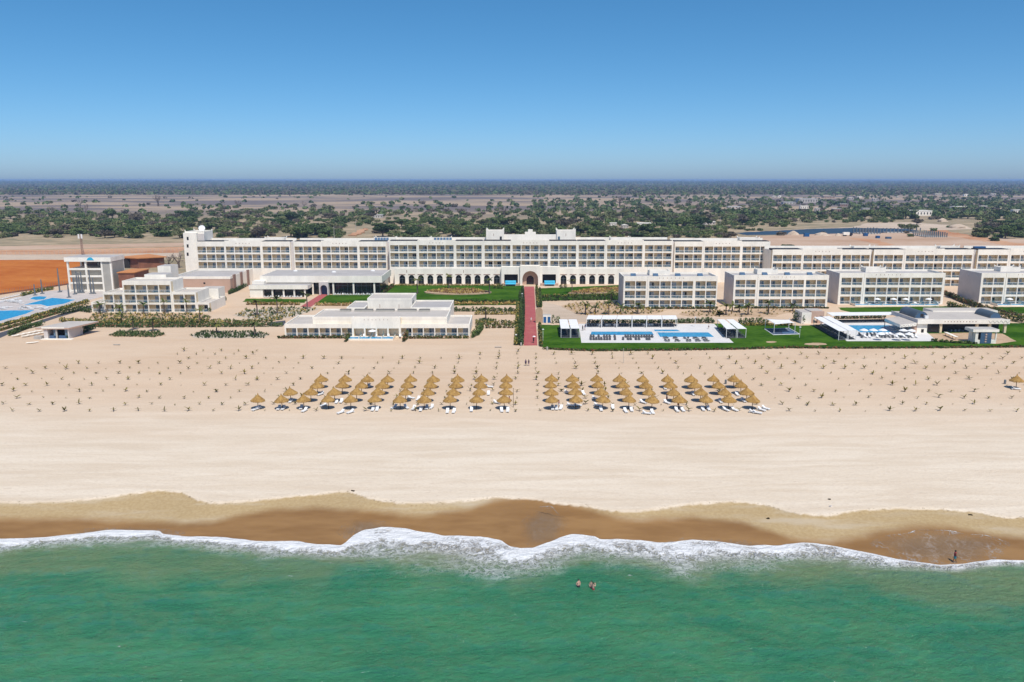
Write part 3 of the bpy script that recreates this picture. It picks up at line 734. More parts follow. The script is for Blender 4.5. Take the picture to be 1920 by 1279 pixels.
# ------------------------------------------------------------------ the long main hotel
MAIN = 'the long main hotel'
YC, YA, YB, YE = 374.0, 377.5, 370.6, 364.0
hotel = thing('hotel_building', 'long white four storey hotel with rows of balconies and arched ground floor', 'hotel', (0, YC + 6, 0))
def rows_of(py_list, Y): return [(ZY(b, Y), ZY(t, Y)) for t, b in py_list]
def module(Y, groups, rows, ztop, nm, depth_b, side, root=None, bld=MAIN, **kw):
    root = root or hotel
    prev = None
    xs = [spans([(a, b)], 480, Y)[0] for a, b, n in groups]
    for i, ((a, b), (_, _, n)) in enumerate(zip(xs, groups)):
        x0 = a - 0.45 if i == 0 else (xs[i - 1][1] + a) / 2
        x1 = b + 0.45 if i == len(xs) - 1 else (b + xs[i + 1][0]) / 2
        zt = ztop + (0.45 if n == 4 else 0)
        sec = bays(root, 'balcony_section', Y - (0.12 if n == 4 else 0), x0, x1, split(a, b, n), rows, 0.0, zt, bld, side=side, **kw)
        if n == 4:                                                       # row of small vent holes under the parapet
            d = MB()
            for k in range(5):
                xx = (a + b) / 2 + (k - 2) * 1.55
                d.box(xx - 0.16, xx + 0.16, Y - 0.15, Y - 0.12, ztop - 1.0, ztop - 0.72, 'brown_trim')
            d.build('vent_row', sec, kind='stuff')
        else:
            d = MB(); d.box(x0 + 0.3, x1 - 0.3, Y + 1.2, Y + 6.4, ztop - 0.5, ztop + 0.22, 'near_black')  # low near-black box strip showing as a dark line behind the front parapet
            d.build('roof_dark_strip', sec)
    x0, x1 = xs[0][0] - 0.45, xs[-1][1] + 0.45
    d = MB(); d.box(x0, x1, Y + 1.9, Y + depth_b, 0, ztop - 0.55, 'white_paint', top='roof_grey')
    d.box(x0, x1, Y + depth_b - 4.0, Y + depth_b - 3.7, ztop - 0.55, ztop + 0.75, 'white_paint')
    d.build('wing_body', root)
    return x0, x1
rC = rows_of([(489, 500.8), (474.4, 486), (459.8, 471.8)], YC)
zC = ZY(452.0, YC)
rA = rows_of([(491.3, 503), (476.8, 488.6), (462.3, 474)], YA)
zA = ZY(453.0, YA)
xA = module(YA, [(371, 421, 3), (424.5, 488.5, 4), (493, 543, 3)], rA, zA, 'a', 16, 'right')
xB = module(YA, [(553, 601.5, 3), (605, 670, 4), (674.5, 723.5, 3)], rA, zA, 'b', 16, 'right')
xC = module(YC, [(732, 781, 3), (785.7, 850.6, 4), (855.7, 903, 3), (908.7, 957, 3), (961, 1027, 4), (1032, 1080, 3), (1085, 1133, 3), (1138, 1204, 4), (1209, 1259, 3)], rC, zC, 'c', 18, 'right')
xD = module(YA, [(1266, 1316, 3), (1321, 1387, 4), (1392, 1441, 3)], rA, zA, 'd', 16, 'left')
b = MB()                                                                 # set-back strips between the wings
for p, q, Y in ((xA[1], xB[0], YA + 0.8), (xB[1], xC[0], YA + 0.8), (xC[1], xD[0], YA + 0.8)):
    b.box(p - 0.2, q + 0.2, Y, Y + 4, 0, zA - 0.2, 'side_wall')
b.build('recessed_wall', hotel)
# end tower with stair windows and dish platform
tx0, tx1 = PZ(345, 480, YA)[0], xA[0]
b = MB(); zt = ZY(435, YA)
horned(b, tx0, tx0 + 9.2, YA + 3, YA + 14, 0, zt - 0.5, horn=0.8)
b.box(tx0 + 0.003, tx1 + 0.2, YA + 0.9, YA + 3.2, 0, zt - 0.48, 'white_paint')
b.box(tx0 + 5.2, tx0 + 9.3, YA + 2.6, YA + 3.0, zA - 0.4, zt - 1.0, 'side_wall')
tw = b.build('stair_tower', hotel)
for py in (447.5, 461.5, 477):
    x = PZ(350.5, py, YA)[0]; z = ZY(py, YA)
    d = MB(); d.box(x - 0.45, x + 0.45, YA + 0.84, YA + 0.9, z - 0.75, z + 0.75, 'dark_glass'); d.build('window', tw)
# central crown: two horned towers, wall and stepped crest
b = MB(); Yt = YC + 8
for pa, pb in ((911.5, 945), (1044, 1079.5)):
    horned(b, PZ(pa, 440, Yt)[0], PZ(pb, 440, Yt)[0], Yt, Yt + 8.5, zC - 0.6, ZY(434.5, Yt), horn=1.1)
ct = b.build('roof_tower', hotel)
for pa, m in ((939, 'dark_glass'), (1048, 'pane_blue')):
    x = PZ(pa, 447, Yt)[0]; d = MB(); d.box(x - 0.5, x + 0.5, Yt - 0.06, Yt, zC - 0.2, ZY(443.5, Yt), m); d.build('door', ct)
for pa in (925.5, 1061):
    x = PZ(pa, 440, Yt)[0]; d = MB(); d.box(x - 0.09, x + 0.09, Yt - 0.04, Yt, ZY(443, Yt), ZY(438, Yt), 'brown_trim'); d.build('slit_window', ct)
b = MB(); x0, x1 = PZ(945, 440, Yt)[0], PZ(1044, 440, Yt)[0]; xm = PZ(994.5, 440, Yt)[0]
b.box(x0, x1, Yt + 1, Yt + 2, zC - 0.6, ZY(440, Yt), 'white_paint')
b.box(xm - 2.6, xm + 2.6, Yt + 0.99, Yt + 1.99, ZY(440, Yt), ZY(435.2, Yt), 'white_paint')
b.box(xm - 1.1, xm + 1.1, Yt + 0.98, Yt + 1.98, ZY(435.2, Yt), ZY(430.5, Yt), 'white_paint')
b.build('stepped_crest', hotel)
# stair heads with horned corners along the roof
for i, (pa, pb, Y, zz) in enumerate(((496, 533, YA, zA), (701, 742, YA, zA), (806, 846, YC, zC), (1145, 1182, YC, zC), (1387, 1425, YA, zA))):
    b = MB(); Ys = Y + 9
    horned(b, PZ(pa, 446, Ys)[0], PZ(pb, 446, Ys)[0], Ys, Ys + 5, zz - 0.6, ZY(447.3, Ys) - 0.2, horn=0.8)
    b.build('stair_head', hotel)
for pa, pb in ((702, 729), (813.5, 848)):
    b = MB(); Ys = YC + 7.2; xa, xb = PZ(pa, 446, Ys)[0], PZ(pb, 446, Ys)[0]
    n = int((xb - xa) / 1.3)
    for k in range(n):
        xx = xa + k * (xb - xa) / n
        b.face([(xx, Ys, zC - 0.2), (xx + 1.1, Ys, zC - 0.2), (xx + 1.1, Ys + 1.1, zC + 1.0), (xx, Ys + 1.1, zC + 1.0)], 'solar')
        b.face([(xx, Ys + 1.12, zC - 0.2), (xx, Ys + 1.12, zC + 1.0), (xx + 1.1, Ys + 1.12, zC + 1.0), (xx + 1.1, Ys + 1.12, zC - 0.2)], 'grey_metal')
    b.build('solar_collector', hotel, kind='stuff')
# arcaded ground floor
zb = ZY(503.5, YB)
def arch_profile(x, w, z1, n=10):
    r = w / 2
    return [(x - r, 0.0)] + [(x - r * math.cos(math.pi * k / n), z1 - r + r * math.sin(math.pi * k / n)) for k in range(n + 1)] + [(x + r, 0.0)]
def arcade_wall(b, x0, x1, centers, w, z1, ztop, Y, t, m):
    """wall with arched openings cut through"""
    edges = sorted(centers)
    cur = x0
    for c in edges:
        b.box(cur, c - w / 2, Y, Y + t, 0, ztop, m); cur = c + w / 2
        pr = arch_profile(c, w, z1)[1:-1]
        for (xa, za), (xb, zb_) in zip(pr, pr[1:]):
            b.xprism([(xa, za), (xb, zb_), (xb, ztop), (xa, ztop)], Y, Y + t, m)
    b.box(cur, x1, Y, Y + t, 0, ztop, m)
def arcade(pa, pb, pcs):
    b = MB(); x0, x1 = PZ(pa, 520, YB)[0], PZ(pb, 520, YB)[0]
    cs = [PZ(p, 520, YB)[0] for p in pcs]
    arcade_wall(b, x0, x1, cs, 2.75, ZY(516, YB), zb, YB, 0.9, 'white_paint')
    b.box(x0, x1, YB + 0.9, YC + 2, zb - 0.9, zb - 0.5, 'white_paint', top='roof_beige')
    w = b.build('arcade', hotel)
    for c in cs:
        d = MB(); d.box(c - 1.55, c + 1.55, YB - 0.12, YB + 0.003, ZY(515.4, YB), ZY(514.2, YB), 'brown_trim'); d.build('arch_moulding', w)
        d = MB(); d.box(c - 1.375, c + 1.375, YB + 0.55, YB + 0.62, 0.02, ZY(516.2, YB), 'dark_glass')
        d.box(c - 0.04, c + 0.04, YB + 0.50, YB + 0.55, 0.02, ZY(516.2, YB), 'grey_metal'); d.box(c - 1.37, c + 1.37, YB + 0.49, YB + 0.54, 2.5, 2.62, 'grey_metal')
        d.build('arched_window', w)
    d = MB()
    for p in (762.5, 869): 
        x = PZ(p, 509, YB)[0]
        if x0 < x < x1: d.box(x - 0.12, x + 0.12, YB - 0.05, YB, ZY(511.5, YB), ZY(506.5, YB), 'brown_trim')
    if d.v: d.build('slit_window', w)
arcade(740, 941, [754.2, 771.7, 789.2, 806.8, 824.5, 842.2, 860, 877.6, 895.3, 913, 931.5])
arcade(1049, 1170, [1056.7, 1074.5, 1092.4, 1110.3, 1128, 1146])
# entrance block with great arch between two wide openings
Yen = YB - 3.0
b = MB(); x0, x1 = PZ(940, 520, Yen)[0], PZ(1049.5, 520, Yen)[0]
zen = ZY(500.3, Yen); zo = ZY(514.5, Yen)
oa, ob = PZ(945.5, 520, Yen)[0], PZ(971, 520, Yen)[0]
oc, od = PZ(1017, 520, Yen)[0], PZ(1042.5, 520, Yen)[0]
ga, gb = PZ(975, 520, Yen)[0], PZ(1013, 520, Yen)[0]
b.box(x0, oa, Yen, Yen + 3.2, 0, zen, 'white_paint'); b.box(oa, ob, Yen, Yen + 3.2, zo, zen, 'white_paint'); b.box(ob, ga, Yen, Yen + 3.2, 0, zen, 'white_paint')
b.box(gb, oc, Yen, Yen + 3.2, 0, zen, 'white_paint'); b.box(oc, od, Yen, Yen + 3.2, zo, zen, 'white_paint'); b.box(od, x1, Yen, Yen + 3.2, 0, zen, 'white_paint')
en = b.build('entrance_block', hotel)
gc = PZ(994.2, 520, Yen)[0]; zg = ZY(507.8, Yen)
b = MB(); arcade_wall(b, ga, gb, [gc], 7.3, zg, zen + 0.5, Yen - 1.0, 4.0, 'white_paint')
for x, s in ((ga, 1), (gb, -1)): b.xprism([(x, zen + 0.5), (x + s * 0.7, zen + 0.5), (x, zen + 1.3)], Yen - 1.0, Yen - 0.6, 'white_paint')
gt = b.build('gate_arch', hotel)
b = MB(); arcade_wall(b, gc - 3.64, gc + 3.64, [gc], 3.4, ZY(517.5, Yen), zg + 0.05, Yen + 1.6, 0.4, 'pink_render'); b.build('inner_arch', gt)
b = MB(); b.box(gc - 1.75, gc + 1.75, Yen + 2.1, Yen + 2.2, 0.02, ZY(517, Yen), 'dark_glass'); b.build('door', gt)
for a, c in ((oa, ob), (oc, od)):
    d = MB(); d.box(a, c, Yen + 2.6, Yen + 2.7, 0.0, zo, 'interior'); d.build('lounge_opening', en)
for i, (pa, pb) in enumerate(((947.5, 967.5), (1020.5, 1040.5))):
    x0_, x1_ = PZ(pa, 536, Yen - 3)[0], PZ(pb, 536, Yen - 3)[0]
    t = thing('awning', 'turquoise awning on the terrace %s of the great entrance arch' % ('left', 'right')[i], 'awning', ((x0_ + x1_) / 2, Yen - 3, 0), 'turquoise terrace awnings')
    d = MB(); d.xprism([(x0_, 1.9), (x1_, 1.9), (x1_ - 0.3, 2.0), (x0_ + 0.3, 2.0)], Yen - 4.0, Yen - 3.9, 'turquoise_cloth')
    d.face([(x0_, Yen - 4.4, 0.9), (x1_, Yen - 4.4, 0.9), (x1_, Yen - 2.9, 2.5), (x0_, Yen - 2.9, 2.5)], 'turquoise_cloth'); d.build('canopy', t)
    for x in (x0_ + 0.1, x1_ - 0.1):
        for y, h in ((Yen - 4.35, 0.9), (Yen - 2.9, 2.45)):
            e = MB(); e.box(x - 0.05, x + 0.05, y, y + 0.1, 0, h, 'white_metal'); e.build('post', t)
    e = MB(); e.box(x0_ - 1.6, x1_ + 1.6, Yen - 2.7, Yen - 0.05, 0.0, 1.0, 'pink_render'); e.build('planter_wall', t)
# dish on the end tower
t = thing('satellite_dish', 'big round white satellite dish on the hotel end tower', 'dish', (tx0 + 7.2, YA + 6, zt - 0.4))
b = MB(); L = OFF[t.name]
pr = [(1.5 * k / 6, 0.42 * (k / 6) ** 2) for k in range(7)]
b.lathe([(0.001 + r, z) for r, z in pr], 'dish', 20)
me = b.mesh('reflector'); o = put('reflector', me, t, L + Vector((0, -0.1, 1.7))); o.rotation_euler = (math.radians(62), 0, 0.25)
b = MB(); b.tube([L, L + Vector((0, 0, 1.7))], 0.12, 'grey_metal'); b.build('mast', t)

# ------------------------------------------------------------------ right wing behind the garden blocks
WING = 'the low right hand wing'
wing = thing('hotel_wing', 'lower white hotel wing with balconies reaching the right edge, behind the garden blocks', 'hotel', (PZ(1700, 500, YE)[0], YE + 6, 0))
rE = rows_of([(524.5, 536.5), (508.8, 520.8), (493.7, 505.5), (478.2, 490)], YE)
zE = ZY(468.0, YE)
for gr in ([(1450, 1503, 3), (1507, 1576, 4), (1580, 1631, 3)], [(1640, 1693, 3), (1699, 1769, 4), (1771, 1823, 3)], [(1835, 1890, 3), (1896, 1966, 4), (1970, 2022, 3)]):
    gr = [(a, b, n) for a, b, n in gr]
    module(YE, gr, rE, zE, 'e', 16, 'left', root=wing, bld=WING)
b = MB()
for pa, pb in ((1631, 1640), (1823, 1835)):
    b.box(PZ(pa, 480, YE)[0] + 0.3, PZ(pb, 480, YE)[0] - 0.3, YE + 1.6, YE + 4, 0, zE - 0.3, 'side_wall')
b.build('recessed_wall', wing)
for pa, pb in ((1601, 1640), (1763, 1800)):
    b = MB(); Ys = YE + 9; horned(b, PZ(pa, 462, Ys)[0], PZ(pb, 462, Ys)[0], Ys, Ys + 5, zE - 0.6, ZY(463.5, Ys) - 0.2, horn=0.8); b.build('stair_head', wing)
b = MB(); Ys = YE + 6; x = PZ(1838, 464, Ys)[0]; b.box(x - 2.6, x + 2.6, Ys, Ys + 1.4, zE - 0.5, zE + 0.9, 'container_blue'); b.build('water_tank', wing)

# ------------------------------------------------------------------ four garden blocks
def garden_block(label, px, ybase, groups, rows_px, ytop, nb, depth, pools=False, solar=True):
    Y = G(960, ybase)[1]
    xl, xr = PZ(px[0], 540, Y)[0], PZ(px[1], 540, Y)[0]
    t = thing('garden_block', label, 'building', ((xl + xr) / 2, Y + depth / 2, 0))
    short = 'the %s garden block' % label.split()[0]
    rows = rows_of(rows_px, Y)
    rows[0] = (max(0.12, rows[0][0]), rows[0][1])
    zt = ZY(ytop, Y)
    xs = [spans([(a, c)], 540, Y)[0] for a, c, n in groups]
    for i, ((a, c), (_, _, n)) in enumerate(zip(xs, groups)):
        x0 = xl if i == 0 else (xs[i - 1][1] + a) / 2
        x1 = xr if i == len(xs) - 1 else (c + xs[i + 1][0]) / 2
        sec = bays(t, 'balcony_section', Y - (0.15 if i == 1 else 0), x0, x1, split(a, c, n, 0.32), rows, 0, zt, short, side='left')
        if i == 1:
            d = MB()
            for k in range(7):
                xx = (a + c) / 2 + (k - 3) * 1.55 * (c - a) / 17
                d.box(xx - 0.13, xx + 0.13, Y - 0.18, Y - 0.15, zt - 0.8, zt - 0.56, 'brown_trim')
            d.build('vent_row', sec, kind='stuff')
    b = MB(); b.box(xl + 0.003, xr - 0.003, Y + 1.9, Y + depth, 0, zt - 0.9, 'white_paint'); 
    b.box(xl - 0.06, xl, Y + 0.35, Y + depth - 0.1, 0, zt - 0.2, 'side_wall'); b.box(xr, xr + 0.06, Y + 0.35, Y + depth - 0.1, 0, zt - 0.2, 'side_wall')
    w = b.build('wall', t)
    parapet_roof(t, xl + 0.004, xr - 0.004, Y + 0.31, Y + depth - 0.004, zt - 0.05, zt - 0.75, front=False)
    for k in range(2):
        d = MB(); d.box(xl - 0.25, xl - 0.06, Y + 2.5 + k * 6, Y + 2.9 + k * 6, zt - 1.6, zt - 1.3, 'white_metal'); d.build('wall_lamp', w)
    b = MB(); xm = (xl + xr) / 2; horned(b, xm - 7.5 + 1, xm + 1.5, Y + depth - 4.2, Y + depth + 0.5, zt - 0.8, zt + 0.55, horn=0.75); b.build('stair_head', t)
    if solar:
        for k in range(4):
            x = xl + (xr - xl) * (0.085 + 0.24 * k) + 1.2
            d = MB(); d.face([(x - 1, Y + 3.4, zt - 0.45), (x + 1, Y + 3.4, zt - 0.45), (x + 1, Y + 4.9, zt + 0.55), (x - 1, Y + 4.9, zt + 0.55)], 'solar')
            d.face([(x - 1, Y + 4.92, zt - 0.7), (x - 1, Y + 4.92, zt + 0.55), (x + 1, Y + 4.92, zt + 0.55), (x + 1, Y + 4.92, zt - 0.7)], 'grey_metal'); d.build('solar_panel', t)
    if pools:
        (pa, pb, yy) = pools
        x0, x1 = PZ(pa, 570, Y - 3)[0], PZ(pb, 570, Y - 3)[0]
        plunge(t, x0, x1, Y - 4.2, Y, 6)
    return t, Y, xl, xr, zt
def plunge(t, x0, x1, y0, y1, n):
    """row of small terraces with plunge pools and glass fins"""
    b = MB(); b.box(x0, x1, y0, y1 - 0.01, 0, 0.35, 'white_paint', top='pool_deck'); b.box(x0, x1, y0 - 0.25, y0 - 0.001, 0, 0.50, 'white_paint'); b.build('terrace', t)
    w = (x1 - x0) / n
    for k in range(n):
        d = MB(); d.box(x0 + k * w + 0.15, x0 + (k + 1) * w - 0.15, y0 + 0.05, y0 + 2.4, 0.3, 0.49, 'pool_water'); d.build('plunge_pool', t)
    for k in range(n + 1):
        x = x0 + k * w
        d = MB(); d.prism([(x - 0.06, y0 + 0.02), (x + 0.06, y0 + 0.02), (x + 0.06, y1 - 0.05), (x - 0.06, y1 - 0.05)], 0.36, 0.9, 'white_paint')
        i0 = len(d.v); d.face([(x, y0 + 0.1, 0.9), (x, y1 - 0.06, 0.9), (x, y1 - 0.06, 2.3), (x, y0 + 0.1, 1.1)], 'fin_glass'); d.build('divider', t)
B1 = garden_block('first garden block right of the entrance arch, three floors with eight bays', (1169, 1345), 577, [(1172, 1211, 2), (1217, 1299, 4), (1304, 1343, 2)], [(562.8, 576.2), (545.2, 559.4), (527.3, 541.7)], 518, 8, 13.5)
B2 = garden_block('second garden block from the entrance, three floors, behind the blue shade sail', (1375.5, 1553), 576, [(1379, 1416.5, 2), (1423.5, 1506.5, 4), (1510.5, 1549.5, 2)], [(561, 575), (543, 556.5), (525, 539)], 516, 8, 13.5)
B3 = garden_block('third garden block, three floors with a row of plunge pools along its foot', (1572.6, 1770.5), 571, [(1577, 1615.5, 2), (1622, 1704.5, 4), (1707.5, 1766, 3)], [(556, 570), (539, 552.5), (520.8, 534.7)], 512, 9, 13.5, pools=(1601, 1757, 576), solar=False)
B4 = garden_block('fourth garden block at the right edge, three floors with plunge pools', (1838, 2035), 571, [(1842, 1881, 2), (1887, 1970, 4), (1973, 2031, 3)], [(556, 570), (539, 552.5), (520.8, 534.7)], 512, 9, 15.5, pools=(1867, 2020, 576), solar=False)

# ------------------------------------------------------------------ stepped villa on the left
YV = G(960, 585.5)[1]
villa = thing('stepped_villa', 'white stepped villa of one, two and three storeys at the left', 'building', (PZ(290, 580, YV)[0], YV + 8, 0))
VN = 'the stepped white villa'
def vx(p): return PZ(p, 560, YV)[0]
rv = rows_of([(571, 584.5), (552.3, 568), (534.3, 549.2)], YV); rv[0] = (0.12, rv[0][1])
def vblock(pa, pb, n, nr, ytop, d0, nm):
    x0, x1 = vx(pa), vx(pb); zt = ZY(ytop, YV)
    bays(villa, 'balcony_section', YV - d0, x0, x1, split(x0 + 0.45, x1 - 0.45, n, 0.3), rv[:nr], 0, zt, VN, side='right')
    return x0, x1, zt
secs = [vblock(170, 193.4, 1, 1, 566.5, 0, 0), vblock(193.6, 232, 2, 2, 548.5, 0.1, 0), vblock(232.2, 322.8, 4, 3, 526.5, 0.25, 0), vblock(323, 367.8, 2, 2, 547.5, 0.1, 0), vblock(368, 391, 1, 1, 567.5, 0, 0)]
for (x0, x1, zt), d in zip(secs, (10, 13, 11, 13, 17)):
    b = MB(); b.box(x0 + 0.004, x1 - 0.004, YV + 1.9, YV + d, 0, zt - 0.9, 'white_paint'); b.build('wall', villa)
    parapet_roof(villa, x0 + 0.005, x1 - 0.005, YV + 0.31, YV + d - 0.005, zt - 0.04, zt - 0.7, m='roof_beige', front=False)
b = MB(); zt = secs[2][2]
b.box(vx(248), vx(290), YV + 11.2, YV + 18, 0, zt + 1.0, 'white_paint', top='roof_grey'); b.build('rear_wing', villa); b = MB(); b.box(vx(255), vx(281), YV + 20, YV + 27, 0, ZY(499, YV + 20), 'white_paint', top='roof_grey')
b.build('rear_wing', villa); b = MB(); b.box(vx(345), vx(382), YV + 15, YV + 22, 0, ZY(541, YV + 15), 'white_paint', top='roof_beige'); b.build('rear_wing', villa)
d = MB(); x = vx(386); d.box(x - 0.5, x + 0.5, YV + 14.9, YV + 15, 2, 3.3, 'dark_glass'); d.build('window', villa)

# ------------------------------------------------------------------ restaurant with deep dark glass front
YR = 335.0
rest = thing('restaurant', 'low white restaurant with wide grey flat roof and dark glass front', 'building', (XY(600, YR, 0), YR + 12, 0))
zr1, zr0 = ZY(517.5, YR), ZY(530, YR)
xr0, xr1 = PZ(487.5, 520, YR)[0], PZ(716, 520, YR)[0]
b = MB(); b.box(xr0, xr1, YR, YR + 26, zr0, zr1 - 0.35, 'white_paint', top='roof_grey')
for q in ((xr0 - 0.003, xr1 + 0.003, YR - 0.003, YR + 0.35), (xr0, xr0 + 0.3, YR + 0.36, YR + 26), (xr1 - 0.3, xr1, YR + 0.36, YR + 26)): b.box(*q, zr1 - 0.348, zr1, 'white_paint')
rf = b.build('roof', rest)
for p, py in ((554, 508.5), (626, 510.5), (699, 508)):
    x, y = G(p, py, zr1 - 0.3); d = MB(); d.lathe([(1.0, zr1 - 0.35), (0.95, zr1 - 0.05), (0.5, zr1 + 0.2), (0.01, zr1 + 0.25)], 'white_metal', 14, x, y); d.build('skylight', rf)
b = MB(); b.box(xr0 + 0.4, xr1 - 1.2, YR + 2.6, YR + 2.7, 0, zr0 - 0.005, 'dark_glass'); b.box(xr1 - 1.25, xr1 - 1.2, YR + 2.72, YR + 25, 0, zr0 - 0.005, 'dark_glass')
b.box(xr0 + 0.4, xr0 + 0.8, YR + 2.71, YR + 25.8, 0, zr0 - 0.005, 'white_paint'); b.box(xr0 + 0.81, xr1 - 1.3, YR + 25, YR + 25.6, 0, zr0 - 0.005, 'white_paint'); gl = b.build('glass_front', rest)
d = MB()
for k in range(26):
    x = xr0 + 1 + k * (xr1 - xr0 - 2.4) / 25; d.box(x - 0.05, x + 0.05, YR + 2.5, YR + 2.598, 0, zr0 - 0.01, 'grey_metal')
d.box(xr0 + 0.4, xr1 - 1.2, YR + 2.48, YR + 2.595, 3.6, 3.75, 'grey_metal'); d.build('mullions', gl, kind='stuff')
for p in (586, 624.5, 662.5, 701.5):
    x = PZ(p, 540, YR)[0]; d = MB(); d.box(x - 0.32, x + 0.32, YR + 0.4, YR + 1.0, 0, zr0 - 0.003, 'white_paint'); d.build('column', rest)
x = PZ(607.5, 540, YR)[0]; b = MB(); arcade_wall(b, x - 2.0, x + 2.0, [x], 2.9, 4.3, 5.6, YR - 0.6, 2.6, 'side_wall'); pc = b.build('door_arch', rest)
d = MB(); d.box(x - 1.5, x + 1.5, YR + 1.7, YR + 1.9, 0.01, 4.4, 'navy_mat'); d.build('door', pc)
YP = 327.4; zp1, zp0 = ZY(536, YP), ZY(542.5, YP)
xp0, xp1 = PZ(466.5, 540, YP)[0], PZ(577, 540, YP)[0]
b = MB(); b.box(xp0, xp1, YP, YR + 2.4, zp0, zp1, 'white_paint', top='roof_grey'); b.box(xp0, xp1, YP - 0.003, YP + 0.3, zp1 + 0.001, zp1 + 0.25, 'white_paint'); b.box(xp0 + 0.001, xp0 + 5, YR - 3, YR + 2, zp1 + 0.002, zp1 + 1.3, 'white_paint'); b.build('porch_roof', rest)
b = MB(); b.box(xp0 + 0.2, PZ(492.5, 550, YP)[0], YP + 0.3, YR + 2, 0, zp0 - 0.004, 'white_paint'); b.box(PZ(492.7, 550, YP)[0], xp1 - 0.8, YP + 2.2, YP + 2.3, 0, zp0 - 0.004, 'dark_glass'); b.build('porch_wall', rest)
for p in (510, 531, 551, 571):
    x = PZ(p, 550, YP)[0]; d = MB(); d.box(x - 0.3, x + 0.3, YP + 0.5, YP + 1.1, 0, zp0 - 0.004, 'white_paint'); d.build('column', rest)

# pink service block between villa and hotel
YS = G(960, 549)[1]
serv = thing('service_block', 'pinkish service block with grey roof and brown arched wall panels', 'building', (PZ(400, 540, YS)[0], YS + 9, 0))
x0, x1 = PZ(322, 530, YS)[0], PZ(432, 530, YS)[0]; zs = ZY(518.5, YS)
b = MB(); b.box(x0, x1, YS, YS + 30, 0, zs - 0.8, 'pink_render', top='roof_grey'); b.build('wall', serv)
parapet_roof(serv, x0 - 0.1, x1 + 0.1, YS - 0.1, YS + 30.1, zs, zs - 0.79, t=0.4)
for k in range(3):
    y = YS + 3 + k * 9
    d = MB(); d.box(x1 + 0.0, x1 + 0.5, y, y + 2.8, 0, zs + 0.35, 'brown_trim'); d.build('wall_panel', serv)
    d = MB(); d.box(x1 + 0.0, x1 + 0.25, y + 2.81, y + 8.99, 0, zs + 0.1, 'white_paint'); d.build('wall_panel', serv)
d = MB(); x = PZ(383, 528, YS)[0]; d.box(x - 0.4, x + 0.4, YS - 0.05, YS - 0.001, 3.8, 4.5, 'dark_glass'); d.build('window', serv)

# ------------------------------------------------------------------ low bungalow with plunge pools in front of the lawn
YM = G(960, 631.6)[1]
bung = thing('bungalow_row', 'low white bungalow row with stepped flat roofs and four plunge pools', 'building', (PZ(707, 620, YM)[0], YM + 12, 0))
BN = 'the low bungalow row'
def mx(p, Y=None): return PZ(p, 615, Y or YM)[0]
zm = ZY(607.5, YM); rm = [(0.12, ZY(615.3, YM))]
bays(bung, 'balcony_section', YM, mx(533.4), mx(660.2), split(mx(536), mx(660.0), 6, 0.3), rm, 0, zm, BN, side='right')
bays(bung, 'balcony_section', YM, mx(751.8), mx(880.7), split(mx(752), mx(878), 6, 0.3), rm, 0, zm, BN, side='right')
zc = ZY(595, YM - 0.6)
bays(bung, 'terrace_section', YM - 0.6, mx(660.3), mx(751.7), split(mx(664), mx(748), 4, 0.5), rm, 0, zc, BN, side='right', chairs=False, depth=2.6, bare=True)
d = MB()
for k in range(7):
    x = mx(706) + (k - 3) * 1.2; d.box(x - 0.1, x + 0.1, YM - 0.64, YM - 0.6, zc - 0.9, zc - 0.7, 'brown_trim')
d.build('vent_row', bung, kind='stuff')
plunge(bung, mx(657), mx(741.5), YM - 5.4, YM - 0.62, 4)
b = MB(); b.box(mx(533.4) + 0.004, mx(880.7) - 0.004, YM + 1.9, YM + 17, 0, zm - 0.9, 'white_paint'); b.build('wall', bung)
parapet_roof(bung, mx(533.4) + 0.005, mx(880.7) - 0.005, YM + 0.31, YM + 17, zm - 0.04, zm - 0.55, m='roof_beige', front=False)
z2 = zm + 2.0
x0, _ = G(586, 594, z2); x1, _ = G(838, 594, z2); y0 = G(700, 594, z2)[1]; y1 = G(700, 579, z2)[1]
b = MB(); b.box(x0, x1, y0, y1, zm - 0.54, z2 - 0.5, 'white_paint', top='roof_beige'); b.build('upper_wall', bung)
parapet_roof(bung, x0 - 0.05, x1 + 0.05, y0 - 0.05, y1, z2, z2 - 0.45, m='roof_beige')
for (pa, pb) in ((640, 660), (667, 701), (707, 741), (747, 782), (787, 807)):
    xa, yy = G(pa, 579.5, z2); xb, _ = G(pb, 579.5, z2)
    d = MB(); d.box(xa, xb, y1 - 3.0, y1 - 1.4, z2 - 0.44, z2 + 0.22, 'grey_panel', top='near_black'); d.build('roof_unit', bung)
b = MB(); b.box(mx(661), mx(663.5), YM + 0.3, y0 - 0.06, zm - 0.5, zc - 0.05, 'white_paint'); b.box(mx(748.5), mx(751), YM + 0.3, y0 - 0.06, zm - 0.5, zc - 0.05, 'white_paint'); b.build('roof_cheek', bung)
